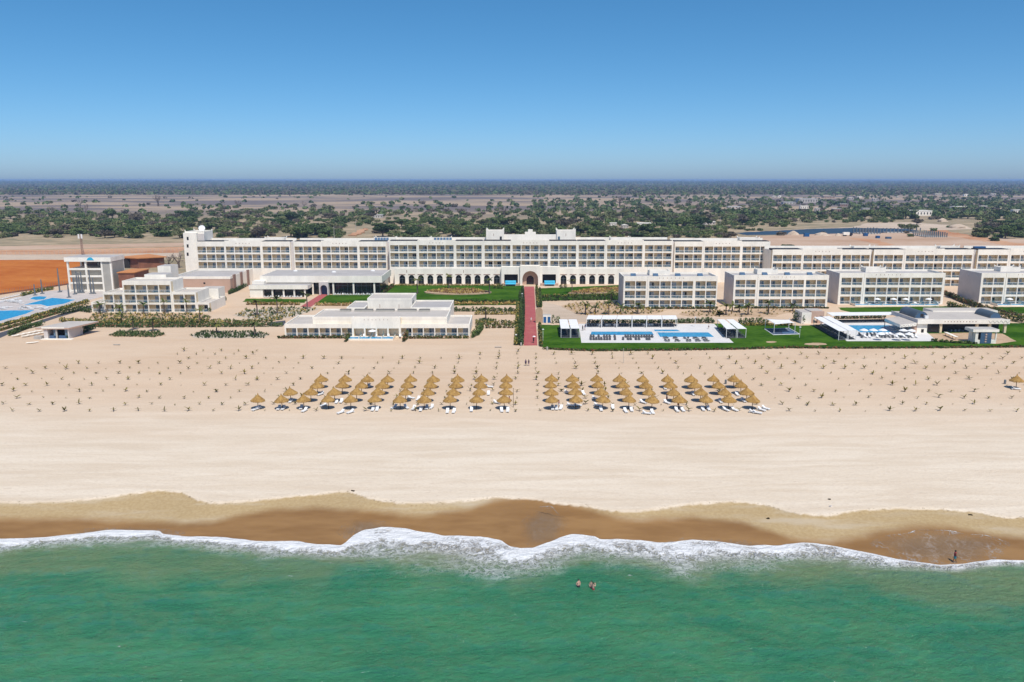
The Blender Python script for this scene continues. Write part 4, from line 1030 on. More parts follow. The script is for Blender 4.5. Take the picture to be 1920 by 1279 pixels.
# taller pavilion and side roofs behind
zq = ZY(559.5, y1 + 5); yq = y1 + 5
xa, xb = PZ(689, 565, yq)[0], PZ(772, 565, yq)[0]
b = MB(); b.box(xa, xb, yq, yq + 13, 0, zq - 0.5, 'white_paint', top='roof_beige'); pv = b.build('pavilion', bung)
parapet_roof(pv, xa - 0.04, xb + 0.04, yq - 0.04, yq + 13.04, zq, zq - 0.45, m='roof_beige')
d = MB(); d.box(xb + 0.0, xb + 0.06, yq + 1, yq + 6, 5.5, zq - 1.2, 'grey_panel'); d.build('louvre', pv)
for p in (712, 748): 
    x = PZ(p, 568, yq)[0]; d = MB(); d.box(x - 0.06, x + 0.06, yq - 0.05, yq, zq - 3.2, zq - 2.0, 'brown_trim'); d.build('slit_window', pv)
zw = ZY(575, y1 + 2)
xc = PZ(845, 577, y1 + 2)[0]
b = MB(); b.box(xb + 0.1, xc, y1 + 0.2, y1 + 17, 0, zw - 0.5, 'white_paint', top='roof_grey'); b.build('side_wing', bung); parapet_roof(bung, xb + 0.1, xc + 0.02, y1 + 0.21, y1 + 17, zw, zw - 0.49, m='roof_grey')
xd = PZ(652, 577, y1 + 2)[0]
b = MB(); b.box(xd, xa - 0.1, y1 + 0.2, y1 + 15, 0, zw - 0.5, 'white_paint', top='roof_grey'); b.build('side_wing', bung); parapet_roof(bung, xd - 0.02, xa - 0.1, y1 + 0.21, y1 + 15, zw, zw - 0.49, m='roof_grey')
# ------------------------------------------------------------------ pools
def pool(name, label, pxs, rim=0.35, z=0.07, m='pool_water'):
    poly = [G(x, y) for x, y in pxs]
    cx = sum(p[0] for p in poly) / len(poly); cy = sum(p[1] for p in poly) / len(poly)
    t = thing(name, label, 'pool', (cx, cy, 0))
    def grow(k):
        out = []
        for x, y in poly:
            d = math.hypot(x - cx, y - cy); out.append((x + (x - cx) / d * k, y + (y - cy) / d * k))
        return out
    b = MB(); b.prism(grow(rim), 0, z + 0.05, 'pool_deck'); b.build('coping', t)
    b = MB(); b.prism(poly, 0, z + 0.06, m); b.build('water', t)
    return t
deck = sheet('pool_deck', [(1085, 607.5), (1339, 607.5), (1375.5, 643), (1090, 643)], 0.06, 'pool_deck')
pool('swimming_pool', 'long narrow blue pool on the white deck right of the brick walk', [(1109, 622.5), (1222, 622.5), (1226, 629), (1107, 629)])
pool('swimming_pool', 'wide rectangular blue pool on the white deck, beside the pergola', [(1232, 624), (1328, 624), (1339, 632.5), (1237.5, 632.5)])
pool('paddling_pool', 'small shallow pool behind the wide rectangular pool', [(1225.5, 618.8), (1269, 618.8), (1276, 622), (1228, 622)])
sheet('pool_deck', [(1530, 600), (1700, 598), (1722, 612), (1741, 626), (1757, 640), (1588, 640)], 0.06, 'pool_deck')
pool('swimming_pool', 'blue pool with parasols beside the bar with barrel roofs', [(1590, 610.5), (1668, 610.5), (1686, 624), (1614, 624)])
pool('swimming_pool', 'irregular blue pool below the slide tower at the far left', [(45, 572), (77, 564), (98, 559), (142, 562.5), (119, 570.5), (89, 575), (77, 571.5)])
pool('swimming_pool', 'pale blue pool cut by the left edge of the picture', [(-60, 592), (0, 583), (65, 582), (49, 589), (0, 602.5), (-60, 616)])
pool('paddling_pool', 'small round pool between loungers at the far left', [(56, 561), (63, 557), (76, 556), (88, 557), (83, 562), (68, 563)])

# ------------------------------------------------------------------ furniture
def lounger_parts(m_cush, m_frame, back=35):
    f = MB(); f.box(-0.33, 0.33, -0.95, 0.95, 0.24, 0.32, m_frame)
    legs = MB(); legs.box(-0.03, 0.03, -0.03, 0.03, 0, 0.24, m_frame)
    c = MB(); a = math.radians(back)
    c.box(-0.31, 0.31, -0.93, 0.30, 0.322, 0.40, m_cush)
    y1, z1 = 0.31 + 0.72 * math.cos(a), 0.33 + 0.72 * math.sin(a)
    k = MB()
    k.v += [(-0.31, 0.31, 0.33), (0.31, 0.31, 0.33), (0.31, y1, z1), (-0.31, y1, z1), (-0.31, 0.26, 0.41), (0.31, 0.26, 0.41), (0.31, y1 - 0.05, z1 + 0.08), (-0.31, y1 - 0.05, z1 + 0.08)]
    s = k.slot(m_cush)
    for q in ((3, 2, 1, 0), (4, 5, 6, 7), (0, 1, 5, 4), (1, 2, 6, 5), (2, 3, 7, 6), (3, 0, 4, 7)): k.f.append(q); k.m.append(s)
    return f.mesh('frame'), legs.mesh('leg'), c.mesh('seat'), k.mesh('backrest')
LW = lounger_parts('white_cloth', 'white_metal'); LG = lounger_parts('dark_fabric', 'grey_metal', 30); LGW = lounger_parts('dark_fabric', 'white_metal', 12)
def lounger(kind, x, y, rz, label, group, z=0.0, legs=True):
    z = z + float(ground_z(x, y)) * (y < 236)
    t = thing('sun_lounger', label, 'sun lounger', (x, y, z), group, rz)
    f, l, c, b = kind
    for nm, me in (('frame', f), ('seat', c), ('backrest', b)): put(nm, me, t, (0, 0, 0), world=False)
    if legs:
        for lx in (-0.29, 0.29):
            for ly in (-0.85, 0.8): put('leg', l, t, (lx, ly, 0), world=False)
    return t
def pergola(label, roofs, z, posts, name='pergola', group=None, slope=0.0, m='white_cloth'):
    """fabric panels on slim white posts; corners given where they show"""
    ws = [[G(x, y, z) for x, y in r] for r in roofs]
    allp = [p for w in ws for p in w]
    cx = sum(p[0] for p in allp) / len(allp); cy = sum(p[1] for p in allp) / len(allp)
    t = thing(name, label, name.replace('_', ' '), (cx, cy, 0), group)
    for w in ws:
        d = MB(); d.prism(w, z - 0.05, z + 0.04, m); d.build('roof_panel', t)
        if posts:
            for (x, y) in w:
                x += 0.12 * (1 if x < cx else -1); y += 0.12 * (1 if y < cy else -1)
                e = MB(); e.box(x - 0.06, x + 0.06, y - 0.06, y + 0.06, 0, z - 0.051, 'white_metal'); e.build('post', t)
    return t, ws
def quad_pt(w, u, v):
    a = [w[0][i] * (1 - u) + w[1][i] * u for i in (0, 1)]; b = [w[3][i] * (1 - u) + w[2][i] * u for i in (0, 1)]
    return a[0] * (1 - v) + b[0] * v, a[1] * (1 - v) + b[1] * v
t, ws = pergola('left white two panel pergola on the lawn beside the brick walk', [[(1048.5, 599), (1063.5, 599), (1068.5, 616), (1051.5, 616)], [(1066, 599), (1081, 599), (1087, 616), (1070, 616)]], 3.0, True)
for w in ws:
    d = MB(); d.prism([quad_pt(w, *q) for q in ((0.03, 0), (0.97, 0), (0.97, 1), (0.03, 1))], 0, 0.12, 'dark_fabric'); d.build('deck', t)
    for i in range(6):
        for u in (0.27, 0.75):
            x, y = quad_pt(w, u, 0.08 + i * 0.165)
            lounger(LG, x, y, math.pi / 2 * (1 if u < 0.5 else -1), 'dark grey lounger under the left pergola beside the brick walk', 'loungers under the left pergola', 0.12, False)
t, ws = pergola('right white two panel pergola at the end of the white deck', [[(1345, 599), (1358, 599), (1380.5, 616.5), (1362, 617)], [(1361.6, 599), (1375, 599), (1400, 616.5), (1383, 616.5)]], 3.0, True)
for w in ws:
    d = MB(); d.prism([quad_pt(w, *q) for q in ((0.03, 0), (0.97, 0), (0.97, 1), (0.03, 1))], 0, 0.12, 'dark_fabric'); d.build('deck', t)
    for i in range(6):
        for u in (0.27, 0.75):
            x, y = quad_pt(w, u, 0.08 + i * 0.165)
            lounger(LG, x, y, math.pi / 2 * (1 if u < 0.5 else -1) - 0.3, 'dark grey lounger under the right pergola at the deck end', 'loungers under the right pergola', 0.12, False)
xs6 = [1099 + i * 28.6 for i in range(7)]
t, ws = pergola('row of six white shade panels along the back of the white deck', [[(a + 1 - (i - 3), 591.5), (c - 1 - (i - 3), 591.5), (c - 0.5, 598.5), (a + 0.5, 598.5)] for i, (a, c) in enumerate(zip(xs6, xs6[1:]))], 3.0, True, 'shade_canopy')
for i in range(34):
    px = 1102 + i * 5.0
    x, y = G(px, 611.5)
    white = 1118 < px < 1165 and i % 3 or 1205 < px < 1225
    lounger(LW if white else LG, x, y + rnd.uniform(-0.2, 0.2), math.pi + rnd.uniform(-0.15, 0.15), ('white' if white else 'dark grey') + ' lounger in the row behind the long narrow pool', 'loungers behind the narrow pool', 0.06, False)
for i in range(24):
    px = 1108 + i * 5.0
    for j, py in enumerate((632.8, 637.4)):
        if rnd.random() < (0.2, 0.35)[j]: continue
        x, y = G(px + rnd.uniform(-0.5, 0.5), py)
        lounger(LG, x, y, rnd.uniform(-0.1, 0.1), 'dark grey lounger in the %s row between narrow pool and lawn' % ('rear', 'front')[j], 'loungers in front of the narrow pool', 0.06, False)
for i, (px, py) in enumerate(((1247, 635.5), (1251, 635.5), (1264, 635.5), (1268, 635.5), (1285, 636), (1290, 636), (1302, 636), (1307, 636), (1318, 636), (1323, 636), (1249, 640.5), (1254, 640.5), (1267, 640.5), (1272, 640.5), (1289, 640.5), (1294, 640.5), (1306, 640.5), (1311, 640.5), (1322, 640.5), (1327, 640.5))):
    x, y = G(px, py); lounger(LGW, x, y, rnd.uniform(-0.4, 0.4), 'dark lounger in a pair in front of the wide rectangular pool', 'loungers in front of the wide pool', 0.06)
# shade sail over a blue exercise floor
z = 3.2
cs = [G(1436.5, 599.4, z), G(1479.5, 598.6, z), G(1490.4, 606.7, z), G(1452.5, 607.4, z)]
cx, cy = sum(c[0] for c in cs) / 4, sum(c[1] for c in cs) / 4
t = thing('shade_sail', 'white shade sail on posts over a dark blue exercise floor', 'shade sail', (cx, cy, 0))
n = 8; V = []; Q = []
for i in range(n + 1):
    for j in range(n + 1):
        u, v = i / n, j / n
        x, y = quad_pt(cs, u, v); k = 16 * u * (1 - u) * v * (1 - v)
        pin = 0.10 * (4 * u * (1 - u) * abs(2 * v - 1) + 4 * v * (1 - v) * abs(2 * u - 1))
        x, y = x + (cx - x) * pin, y + (cy - y) * pin
        V.append((x - cx, y - cy, z - 0.25 * k + (0.25 if (u - 0.5) * (v - 0.5) > 0 else -0.15) * 4 * abs(u - 0.5) * abs(v - 0.5)))
for i in range(n):
    for j in range(n): Q.append((i * (n + 1) + j, (i + 1) * (n + 1) + j, (i + 1) * (n + 1) + j + 1, i * (n + 1) + j + 1))
me = mesh_np('sail', V, Q, ['white_cloth'], smooth=True); o = put('sail', me, t, (cx, cy, 0))
m_ = o.modifiers.new('thick', 'SOLIDIFY'); m_.thickness = 0.04
for x, y in cs:
    x, y = x + (x - cx) * 0.03, y + (y - cy) * 0.03
    d = MB(); d.tube([(x, y, 0), (x, y, z + 0.35)], 0.09, 'white_metal'); d.build('post', t)
fl = [G(1433.5, 617.5), G(1479.5, 616), G(1499, 627), G(1450, 628.5)]
d = MB(); d.prism(fl, 0, 0.12, 'navy_floor'); d.build('floor', t)
fc = [sum(p[i] for p in fl) / 4 for i in (0, 1)]
d = MB(); d.prism([quad_pt(fl, *q) for q in ((0.55, 0.35), (0.9, 0.35), (0.95, 0.9), (0.4, 0.9))], 0.121, 0.15, 'navy_mat'); d.build('exercise_mat', t)
d = MB(); d.prism([quad_pt(fl, *q) for q in ((0.48, 0.28), (0.9, 0.28), (0.9, 0.34), (0.48, 0.34))], 0.121, 0.14, 'concrete'); d.build('exercise_mat', t)
d = MB()
for a, c in zip(fl, fl[1:] + fl[:1]): d.tube([(a[0], a[1], 0.1), (c[0], c[1], 0.1)], 0.12, 'white_metal', 6)
d.build('kerb', t)

# ------------------------------------------------------------------ second pool: gate house, canopies, bar, kiosk
YK = G(960, 607)[1]
t = thing('pool_gate_house', 'small white and brown gate house at the left of the bar pool', 'building', (PZ(1522, 600, YK)[0], YK + 3, 0))
x0, x1, x2 = PZ(1503, 600, YK)[0], PZ(1521, 600, YK)[0], PZ(1546, 600, YK)[0]
zk = ZY(586, YK)
b = MB(); b.box(x0, x1, YK, YK + 7, 0, zk, 'white_paint', top='roof_beige'); b.build('wall', t)
b = MB(); arcade_wall(b, x1 + 0.01, x2, [(x1 + x2) / 2 - 0.6], 1.5, 2.5, zk + 0.3, YK + 0.6, 1.0, 'pink_render'); b.box(x1 + 0.02, x2 - 0.01, YK + 1.61, YK + 7, zk - 0.3, zk + 0.29, 'side_wall', top='roof_beige'); b.build('arch_wall', t)
d = MB(); d.box(x2 - 1.4, x2 - 0.6, YK + 0.52, YK + 0.6, 1.6, 2.6, 'dark_glass'); d.build('window', t)
t, ws = pergola('two long white canopies slanting beside the bar pool', [[(1526, 595), (1540, 594), (1589, 620), (1573, 621)], [(1542, 594), (1555, 593), (1607, 619.5), (1591, 620)]], 2.9, True, 'shade_canopy')
for w in ws:
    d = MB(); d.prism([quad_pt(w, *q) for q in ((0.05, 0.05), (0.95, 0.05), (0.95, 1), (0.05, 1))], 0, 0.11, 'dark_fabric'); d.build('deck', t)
    for i in range(9):
        x, y = quad_pt(w, 0.5, 0.06 + i * 0.11); lounger(LG, x, y, -math.pi / 2 - 0.5, 'dark lounger under the slanting canopies beside the bar pool', 'loungers under the slanting canopies', 0.11, False)
pergola('long pale shade panel behind the bar pool', [[(1550, 586), (1682, 585), (1684, 590.5), (1560, 592)]], 2.9, True, 'shade_canopy')
for i in range(22):
    x, y = G(1572 + i * 4.4, 603.3 - i * 0.08); lounger(LG, x, y, math.pi, 'dark grey lounger in the row behind the bar pool', 'loungers behind the bar pool', 0.06, False)
for j, py in enumerate((629, 633.5)):
    for i in range(15):
        px = 1612 + j * 4 + i * 7.3
        if rnd.random() < 0.15: continue
        x, y = G(px, py); lounger(LG if rnd.random() < 0.65 else LW, x, y, rnd.uniform(-0.3, 0.3), 'lounger on the white deck in front of the bar pool, %s row' % ('rear', 'front')[j], 'loungers in front of the bar pool', 0.06, False)
def sunshade(x, y, r, h, label, group, z0=0.06, m='white_cloth'):
    t = thing('garden_parasol', label, 'parasol', (x, y, z0), group)
    if 'c' not in sunshade.cache:
        b = MB(); b.lathe([(1.0, -0.06), (1.01, 0), (0.7, 0.16), (0.35, 0.31), (0.02, 0.42)], m, 12, wob=lambda i, j: 1 - 0.035 * (j % 2)); b.lathe([(0.98, -0.02), (0.02, 0.38)], m, 12)
        sunshade.cache['c'] = b.mesh('canopy'); b = MB(); b.tube([(0, 0, 0), (0, 0, 1)], 0.035, 'white_metal', 6); sunshade.cache['p'] = b.mesh('pole')
        b = MB(); b.lathe([(0.01, 0), (0.28, 0), (0.28, 0.07), (0.04, 0.12)], 'concrete', 10); sunshade.cache['b'] = b.mesh('base')
    put('canopy', sunshade.cache['c'], t, (0, 0, h - 0.42 * r), world=False, scale=(r, r, r))
    put('pole', sunshade.cache['p'], t, (0, 0, 0), world=False, scale=(1, 1, h)); put('base', sunshade.cache['b'], t, (0, 0, 0), world=False)
sunshade.cache = {}
spots = [(1655.5, 617.5, 'white parasol in the bar pool, rightmost of three'), (1694, 618, 'white parasol at the pool edge, left of the pair by the bar wall'), (1709.5, 618.5, 'white parasol at the pool edge, right of the pair by the bar wall'),
         (1651, 624.5, 'white parasol on the deck below the pool parasols'), (1687, 625, 'white parasol on the deck, left of the pair below the bar wall'), (1705, 625, 'white parasol on the deck, right of the pair below the bar wall'),
         (1620, 617.5, 'white parasol in the bar pool, leftmost of three'), (1638, 617.5, 'white parasol in the bar pool, middle of three')]
for px, py, lb in spots:
    x, y = G(px, py, 2.3); sunshade(x, y, 1.35, 2.5, lb, 'white parasols at the bar pool')
for i, px in enumerate((1645, 1671.5)):
    Y = B3[1] - 2.2; sunshade(XY(px + (4 if i else 0), Y, 2), Y, 1.3, 2.6, 'white parasol on the plunge terraces of the third garden block, %s' % ('left', 'middle')[i], 'terrace parasols', 0.35)
for px, lb in ((1698, 'white parasol on the plunge terraces of the third garden block, right of the middle'), (1741, 'white parasol on the plunge terraces of the third garden block, rightmost'), (1893, 'white parasol on the plunge terrace of the fourth garden block')):
    Y = B3[1] - 2.2; sunshade(XY(px, Y, 2), Y, 1.3, 2.6, lb, 'terrace parasols', 0.35)
sunshade(mx(698.5, YM - 2), YM - 2.6, 1.25, 2.5, 'white parasol on the plunge terrace of the bungalow row', 'terrace parasols', 0.35)
for k, px in enumerate((690, 712, 736, 758)):
    lounger(LW, mx(px - 8, YM - 2), YM - 2.0, 0.2, 'white lounger on the plunge terraces of the bungalow row', 'bungalow terrace loungers', 0.35, False)
for k, px in enumerate((1632, 1722, 1724, 1765)):
    Y = B3[1] - 2.0; lounger(LW, XY(px - 5, Y, 0.5), Y, 0.3, 'white lounger on the plunge terraces of the third garden block', 'block terrace loungers', 0.35, False)

YBR = G(960, 625)[1]
bar = thing('pool_bar', 'long low pool bar with flat roof and two grey barrel vaults', 'building', (PZ(1800, 610, YBR)[0], YBR + 8, 0))
zb1, zb0 = ZY(599.5, YBR), ZY(607.5, YBR)
x0, x1 = PZ(1721, 603, YBR)[0], PZ(1894, 603, YBR)[0]
b = MB(); b.box(x0, x1, YBR, YBR + 18, zb0, zb1 - 0.2, 'white_paint', top='roof_beige'); b.box(x0 - 0.003, x1 + 0.003, YBR - 0.003, YBR + 0.3, zb1 - 0.198, zb1 + 0.05, 'white_paint'); b.box(x0 - 0.06, x0 - 0.004, YBR + 0.31, YBR + 17.9, zb0 + 0.01, zb1, 'side_wall'); rf = b.build('roof', bar)
d = MB()
for k in range(11):
    x = PZ(1772 + k * 5.8, 603, YBR)[0]; d.box(x - 0.13, x + 0.13, YBR - 0.06, YBR - 0.004, zb1 - 0.75, zb1 - 0.5, 'brown_trim')
for k in range(10):
    x = PZ(1855 + k * 4, 604, YBR)[0]; s = 1 if k % 2 else -1
    d.xprism([(x - 0.33, zb1 - 0.7 - s * 0.4), (x - 0.2, zb1 - 0.7 - s * 0.4), (x + 0.46, zb1 - 0.7 + s * 0.4), (x + 0.33, zb1 - 0.7 + s * 0.4)], YBR - 0.05, YBR - 0.004, 'grey_panel')
d.build('fascia_pattern', rf, kind='stuff')
b = MB(); b.box(x0 + 0.3, PZ(1741, 615, YBR)[0], YBR + 0.8, YBR + 6, 0, zb0 - 0.004, 'white_paint'); b.box(x0 - 0.8, x0 + 0.29, YBR + 0.7, YBR + 2, 0, zb0 - 0.004, 'pink_render'); b.build('wall', bar)
b = MB(); b.box(PZ(1741.5, 615, YBR)[0], x1 - 1.5, YBR + 3.2, YBR + 3.3, 0, zb0 - 0.004, 'interior'); b.box(PZ(1742, 615, YBR)[0], PZ(1763, 615, YBR)[0], YBR + 1.0, YBR + 1.1, 0, zb0 - 0.004, 'dark_glass'); b.box(x1 - 1.5, x1 - 1.3, YBR + 3.4, YBR + 17, 0, zb0 - 0.004, 'dark_glass'); b.build('glass_front', bar)
for p in (1766, 1834, 1858, 1887):
    x = PZ(p, 615, YBR)[0]; d = MB(); d.box(x - 0.35, x + 0.35, YBR + 0.5, YBR + 1.2, 0, zb0 - 0.004, 'cream_paint'); d.build('column', bar)
d = MB(); x = PZ(1732, 620, YBR)[0]; d.box(x - 0.4, x + 0.4, YBR + 0.72, YBR + 0.79, 0.05, 1.2, 'dark_glass'); d.build('hatch', bar)
for p, r, L in ((1727.5, 2.15, 10.5), (1866, 1.85, 8.5)):
    x, y = G(p, 596.5, zb1 - 0.2); d = MB(); n = 14
    pr = [(x - r * math.cos(math.pi * k / n), zb1 - 0.19 + r * math.sin(math.pi * k / n)) for k in range(n + 1)]
    d.xprism(pr, y, y + L, 'barrel_metal'); v = d.build('barrel_vault', bar)
    e = MB(); pr2 = [(x - (r - 0.25) * math.cos(math.pi * k / n), zb1 - 0.18 + (r - 0.25) * math.sin(math.pi * k / n)) for k in range(n + 1)]
    e.xprism(pr2, y - 0.04, y - 0.003, 'blue_panel'); e.build('gable', v)
    if p < 1800:
        e = MB(); e.box(x - 0.4, x + 0.6, y - 0.1, y - 0.041, zb1 + 0.2, zb1 + 1.2, 'interior'); e.build('vent', v)
        e = MB(); e.box(x + 0.6, x + 1.7, y - 1.2, y - 0.3, zb1 - 0.19, zb1 + 0.75, 'white_metal'); e.build('roof_unit', rf)
cz = zb1 - 1.0
cpts = [G(1659, 597, cz), G(1686, 593, cz), G(1719, 600, cz), G(1719, 606, cz), G(1688, 609, cz)]
b = MB(); b.prism(cpts, cz - 0.9, cz, 'white_paint', top='roof_beige'); lc = b.build('low_canopy', bar)
d = MB()
for k in range(9):
    u = (k + 0.5) / 9; x = cpts[4][0] * (1 - u) + cpts[3][0] * u; y = cpts[4][1] * (1 - u) + cpts[3][1] * u
    s = 1 if k % 2 else -1
    d.xprism([(x - 0.25, cz - 0.45 - s * 0.28), (x - 0.12, cz - 0.45 - s * 0.28), (x + 0.3, cz - 0.45 + s * 0.28), (x + 0.17, cz - 0.45 + s * 0.28)], y - 0.07, y - 0.02, 'grey_panel')
d.build('fascia_pattern', lc, kind='stuff')
for q in (0, 4):
    x, y = cpts[q]; x += 0.4; y += 0.5; d = MB(); d.tube([(x, y, 0), (x, y, cz - 0.9)], 0.12, 'grey_metal', 6); d.build('post', bar)
b = MB(); xx, yy = G(1790, 586, zb1); b.box(xx - 6, xx + 16, yy + 2.5, yy + 9, zb1 - 1.5, zb1 + 0.2, 'white_paint', top='roof_beige'); b.build('rear_roof', bar)
CHW = CHAIR.copy(); CHW.materials.clear(); CHW.materials.append(MATS['white_cloth'])
for i in range(22):
    px = 628 + i * 5.0; x = PZ(px, 550, YR - 0.6)[0]
    setp(put('terrace_chair', CHW, None, (x, YR - 1.0 + rnd.uniform(-0.4, 0.4), 0.04), rnd.uniform(0, 6.28)), 'white chair before the dark restaurant glass front', 'chair', 'restaurant terrace chairs')
for i in range(14):
    px = 497 + i * 5.2; x = PZ(px, 556, YP - 0.4)[0]
    setp(put('terrace_chair', CHW, None, (x, YP - 0.8 + rnd.uniform(-0.3, 0.3), 0.04), rnd.uniform(0, 6.28)), 'white chair before the restaurant porch', 'chair', 'restaurant porch chairs')
sheet('bar_terrace', [(1741, 626), (1812, 624), (1880, 626), (1905, 640), (1870, 645), (1800, 642), (1757, 640)], 0.055, 'soil', 0.1)
for i in range(14):
    px = 1778 + i * 3.9
    x, y = G(px, 622 + (i % 2) * 1.5)
    q = put('balcony_chair', CHAIR, None, (x, y, 0.06), rnd.uniform(0, 6)); q.name = 'terrace_chair'
    setp(q, 'chair on the terrace in front of the pool bar', 'chair', 'bar terrace chairs')
t = thing('bar_table', 'long white high table on brown legs left of the kiosk', 'table', G(1785, 636) + (0.06,))
L = OFF[t.name]; a = G(1772, 629); c = G(1793, 638)
d = MB(); dx, dy = c[0] - a[0], c[1] - a[1]; ln = math.hypot(dx, dy); nx_, ny_ = -dy / ln * 0.5, dx / ln * 0.5
d.prism([(a[0] - nx_, a[1] - ny_), (c[0] - nx_, c[1] - ny_), (c[0] + nx_, c[1] + ny_), (a[0] + nx_, a[1] + ny_)], 1.0, 1.1, 'white_paint'); d.build('table_top', t)
for u in (0.05, 0.35, 0.65, 0.95):
    x, y = a[0] + dx * u, a[1] + dy * u; d = MB(); d.box(x - 0.05, x + 0.05, y - 0.05, y + 0.05, 0.06, 1.0, 'brown_trim'); d.build('leg', t)
# kiosk with patterned blue front
Yk = G(960, 644.5)[1]
t = thing('beach_kiosk', 'white flat roofed kiosk with dark blue front panel beside the bar', 'kiosk', (PZ(1850, 640, Yk)[0], Yk + 2, 0))
x0, x1 = PZ(1829, 630, Yk)[0], PZ(1869, 630, Yk)[0]; zk1, zk0 = ZY(617.5, Yk), ZY(622.5, Yk)
b = MB(); b.box(x0 - 1.0, x1 + 0.4, Yk - 0.3, Yk + 4.2, zk0, zk1, 'white_paint', top='concrete'); b.build('roof', t)
b = MB(); b.box(x0, x1, Yk, Yk + 3.6, 0, 1.1, 'white_paint'); b.box(x0, x0 + 0.8, Yk, Yk + 3.6, 1.1, zk0 - 0.003, 'white_paint'); b.box(x1 - 0.35, x1, Yk, Yk + 0.4, 1.1, zk0 - 0.003, 'white_paint'); b.box(x0 + 0.81, x1 - 0.4, Yk + 2.2, Yk + 2.3, 1.1, zk0 - 0.003, 'interior'); b.build('wall', t)
pa, pb = PZ(1838.5, 630, Yk)[0], PZ(1859, 630, Yk)[0]
b = MB(); b.box(pa, pb, Yk - 0.12, Yk - 0.01, 0.15, zk0 - 0.02, 'blue_panel'); pn = b.build('front_panel', t)
for k in range(4):
    d = MB(); xc_ = (pa + pb) / 2; zc_ = 0.62 + k * (zk0 - 0.6) / 4.1; r = 0.36
    d.xprism([(xc_ - r * 1.25, zc_), (xc_, zc_ - r), (xc_ + r * 1.25, zc_), (xc_, zc_ + r)], Yk - 0.16, Yk - 0.121, 'brown_trim')
    d.xprism([(xc_ - r * 0.6, zc_), (xc_, zc_ - r * 0.5), (xc_ + r * 0.6, zc_), (xc_, zc_ + r * 0.5)], Yk - 0.19, Yk - 0.161, 'side_wall'); d.build('diamond_motif', pn)
b = MB(); b.box(x0 - 0.75, x0 - 0.6, Yk + 0.2, Yk + 0.35, 0, zk0 - 0.003, 'grey_metal'); b.build('post', t)

# gate slab and towel kiosk beside the walk
Yg = G(960, 605.5)[1]
b = MB(); x0, x1 = PZ(1004.3, 590, Yg)[0], PZ(1017.5, 590, Yg)[0]; r = (x1 - x0) / 2; zz = ZY(577, Yg)
b.xprism([(x1, 0), (x1, zz - r)] + [((x0 + x1) / 2 + r * math.cos(math.pi * k / 12), zz - r + r * math.sin(math.pi * k / 12)) for k in range(1, 12)] + [(x0, zz - r), (x0, 0)][0:2], Yg, Yg + 0.5, 'soil')
b.build('arched_slab', label='tan round topped standing slab at the right of the brick walk', cat='wall slab')
t = thing('towel_kiosk', 'small white kiosk with two blue doors right of the tan slab', 'kiosk', (PZ(1026, 600, Yg)[0], Yg + 1.5, 0))
x0, x1 = PZ(1018, 600, Yg)[0], PZ(1033, 600, Yg)[0]; zz = ZY(591.5, Yg)
b = MB(); b.box(x0, x1, Yg, Yg + 3, 0, zz, 'white_paint', top='concrete'); b.build('wall', t)
for a, c in ((0.06, 0.42), (0.58, 0.94)):
    d = MB(); d.box(x0 + (x1 - x0) * a, x0 + (x1 - x0) * c, Yg - 0.05, Yg - 0.002, 0.02, 2.1, 'container_blue'); d.build('door', t)

# ------------------------------------------------------------------ far left: slide tower, slides, hut, shed
YT = G(960, 547.6)[1]
tower = thing('slide_tower', 'tall white framed slide tower with open top floor behind the left pools', 'tower', (PZ(170, 540, YT)[0], YT + 5, 0))
xa, xm_, xb, xc_ = (PZ(p, 520, YT)[0] for p in (129, 162.5, 192.5, 209.5))
zt1, zt0 = ZY(482.5, YT), ZY(490.5, YT)
D = 12.0
b = MB(); b.box(xa - 1.0, xc_ + 0.5, YT - 0.5, YT + D, zt0, zt1, 'white_paint', top='roof_grey'); b.build('roof', tower)
for x in (xa, xm_, xb, xc_):
    for y in (YT, YT + D - 1.2):
        d = MB(); d.box(x - 0.35, x + 0.35, y, y + 0.7, 0, zt0 - 0.003, 'white_paint'); d.build('column', tower)
for py in (505, 518.5, 531, 545.5):
    z = ZY(py, YT); d = MB(); d.box(xa + 0.36, xb - 0.36, YT + 0.05, YT + D - 0.6, z - 0.35, z + 0.35, 'white_paint'); d.build('floor_slab', tower)
b = MB(); b.box(xb + 0.36, xc_ - 0.36, YT + 0.1, YT + D - 0.7, 0, zt0 - 0.004, 'grey_panel'); b.box(xc_ + 0.36, xc_ + 0.42, YT + 0.71, YT + D - 1.3, 0, zt0 - 0.004, 'grey_panel'); b.build('louvre_wall', tower)
b = MB(); b.box(xa + 0.4, xb - 0.4, YT + D - 0.55, YT + D - 0.45, ZY(505, YT), zt0 - 0.004, 'brown_trim'); b.box(xa + 0.4, xb - 0.4, YT + 1.6, YT + 1.7, 0, ZY(505.6, YT), 'infill'); b.build('back_wall', tower)
d = MB(); d.xprism([(xm_ + 1.0, zt0 + 0.6), (xm_ + 4.2, zt0 + 0.6), (xm_ + 3.4, zt0 + 1.7), (xm_ + 2.6, zt0 + 1.9), (xm_ + 1.7, zt0 + 1.6)], YT - 0.6, YT - 0.503, 'turquoise_cloth'); d.build('emblem', tower)
